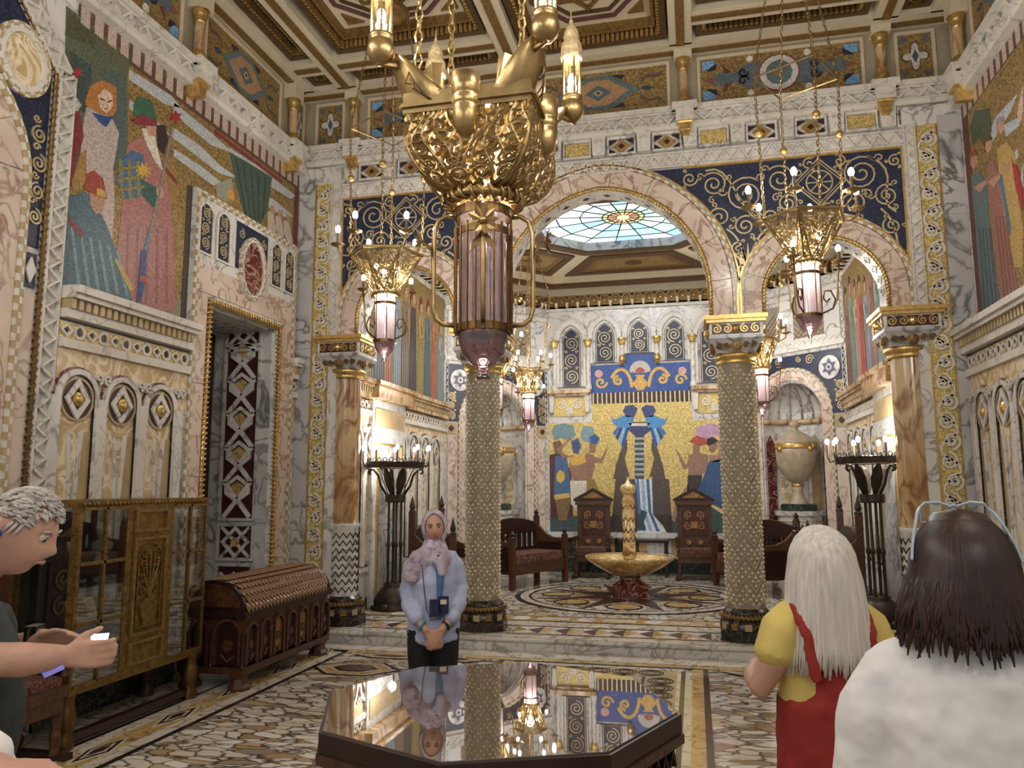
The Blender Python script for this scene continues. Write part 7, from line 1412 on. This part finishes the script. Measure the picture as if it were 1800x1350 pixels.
dg=MB(); caps(dg,[(0,0,.55),(0,0,.75),(0,-.0,.9),(0,-.005,1.05),(0,-.01,sl-.26),(0,-.012,sl-.10)],[(.165,.14),(.18,.15),(.175,.15),(.165,.148),(.145,.145),(.10,.128)],20)
for s in (-1,1): caps(dg,[(s*.10,0,.7),(s*.105,0,.4),(s*.105,0,.12)],[(.10,.11),.095,.085],14); caps(dg,[(s*.10,-.135,sl-.18),(s*.115,-.115,sl-.04),(s*.12,-.05,sl+.055),(s*.12,.04,sl+.03)],[(.022,.010),(.022,.010),(.022,.010),(.022,.010)],8)
crumple(flesh('dungarees',dg,RED,wp,.011,3),.12,.02); shoes(wp,.1)
WH=hairmat('white_hair','b9b2ab','e0dad0'); hm=strands(Matrix.Identity(4),cen,190,.36,.45,.011,1,3,minlen=.88); hm.lathe([(.0,.135),(.05,.125),(.085,.08),(.1,.02),(.098,-.05)],tuple(cen),20,sx=.93,sy=1.08); open_face(hm,cen).build('hair',WH,wp,True)
# ---- dark-haired woman in white shirt, from behind
bp_,bz=back_person('dark-haired woman in white shirt with glasses on her head, seen from behind',1693,1012,1.62,-.36)
bp_.scale=(.89,1,1); cen=Vector((0,0,bz)); sl=bz-.155
sk=MB(); head_mb(sk,Matrix.Translation(cen),1.0); caps(sk,[(0,-.01,sl-.02),(0,0,bz-.08)],[.065,.055]); caps(sk,[(0,0,.85),(0,0,1.1),(0,-.01,sl)],[(.15,.11),(.15,.11),(.14,.08)])
for s in (-1,1): caps(sk,[(s*.16,0,sl-.04),(s*.23,-.01,sl-.28),(s*.22,.12,sl-.5)],[.05,.042,.03]); hand_mb(sk,(s*.22,.12,sl-.5),(-s*.1,.6,-.5),(-s,0,0),1,.5,-s); caps(sk,[(s*.09,0,.85),(s*.09,0,.1)],[.08,.04])
flesh('body',sk,SKIN,bp_,.010,3); WSH=cloth('white_cotton','e6e4e4',.85,.04,.6,9,.05)
ws=MB(); caps(ws,[(0,0,.72),(0,0,.95),(0,0,1.15),(0,-.005,sl-.12),(0,-.01,sl-.03),(0,-.01,sl+.015),(0,-.01,sl+.055)],[(.225,.17),(.22,.17),(.22,.165),(.222,.15),(.205,.125),(.14,.1),(.085,.078)],22)
for s in (-1,1): caps(ws,[(s*.11,-.01,sl-.03),(s*.18,-.012,sl-.06),(s*.222,-.012,sl-.12),(s*.25,-.01,sl-.3),(s*.24,.09,sl-.47)],[.07,.072,.074,.07,.06],14)
wo=crumple(flesh('white_shirt',ws,WSH,bp_,.009,4),.16,.03)
co=MB(); co.tube([(.088*math.cos(q),-.01+.085*math.sin(q),sl+.06-.012*math.sin(q)) for q in [k*PI/10 for k in range(20)]],[(.03,.014)]*20,8,0,True); co.build('collar',WSH,wo,True);
flesh('trousers',legs_mb(.84,.1,.115),plain('dark_jeans',rgb('20242c'),.8),bp_,.014,3); shoes(bp_,.1)
DH=hairmat('dark_brown_hair','190d0a','3a2018',.38); hm=strands(Matrix.Identity(4),cen,220,.16,.32,.0115,1.2,9,minlen=.55); hm.lathe([(.0,.14),(.06,.128),(.095,.08),(.108,.02),(.108,-.06),(.09,-.12)],tuple(cen),22,sx=.95,sy=1.08); open_face(hm,cen).build('hair',DH,bp_,True)
sg=thing('eyeglasses','clear-framed eyeglasses pushed up on the dark hair','glasses',tuple(bp_.location+Vector((0,0,bz-.011))),YAW-.36); sg.scale=(.9,1,1); GF=plain('pale_blue_acetate',rgb('a9bccb'),.2)
for s in (-1,1):
    rim=[(.008,.062,.128),(.012,.054,.155),(.035,.050,.162),(.062,.050,.160),(.072,.054,.150),(.070,.064,.118),(.040,.068,.116)]
    rg=MB().tube([(s*x,y,z) for x,y,z in rim],.0035,6,0,True).build('lens_rim',GF,sg); m=MB(); m.add([(s*x,y,z) for x,y,z in rim],[tuple(range(7))]); m.build('lens',CGLASS,rg)
    MB().tube([(s*.072,.054,.150),(s*.082,.035,.138),(s*.092,.0,.112),(s*.104,-.03,.075),(s*.110,-.05,.045)],.0035,6).build('temple',GF,sg)
MB().tube([(-.010,.052,.152),(0,.050,.155),(.010,.052,.152)],.0035,6).build('bridge',GF,sg)
# ---- visitor at the left edge: only a white sleeve and a hand reach into the picture
ep=person('visitor in white shirt, only sleeve and hand showing, beside the man with the phone',Vector((at(-70,1200,1.5).x,at(-70,1200,1.5).y,0)),YAW+.4,1.6); inv=(Matrix.Translation(ep.location)@Matrix.Rotation(YAW+.4,4,'Z')).inverted(); lp=lambda x,y,d:inv@at(x,y,d)
hw_,el=lp(-8,1352,1.45),lp(-66,1312,1.5); sk=MB(); Mh=Matrix.Translation((-.12,.03,1.42)); head_mb(sk,Mh,.95); caps(sk,[(-.12,0,.8),(-.12,0,1.2),(-.12,.02,1.38)],[(.14,.1),(.14,.1),(.05,.05)]); caps(sk,[(.06,0,1.2),el,hw_],[.05,.042,.03]); hand_mb(sk,hw_,lp(40,1352,1.45)-hw_,(0,0,-1),.95,.7,1); 
for s in (-1,1): caps(sk,[(-.12+s*.09,0,.85),(-.12+s*.09,0,.1)],[.08,.04])
flesh('body',sk,SKIN,ep,.010,3); ws=MB(); caps(ws,[(-.12,0,.75),(-.12,0,1.0),(-.12,0,1.2),(-.12,0,1.3)],[(.19,.15),(.18,.14),(.18,.12),(.08,.07)],18); caps(ws,[(.02,0,1.22),(.07,0,1.15),el,el+(hw_-el)*.75],[.075,.07,.065,.055],14); flesh('white_shirt',ws,WSH,ep,.012,3); flesh('trousers',legs_mb(.84,.1,.11),plain('visitor_trousers',rgb('2c2a2a'),.8),ep,.014,3)
for q in ep.children:
    if q.name.startswith('trousers'): q.location.x=-.12
MB().lathe([(.0,.12),(.05,.11),(.085,.07),(.095,0),(.09,-.08)],(-.12,.02,1.43),18).build('hair',DH,ep,True)
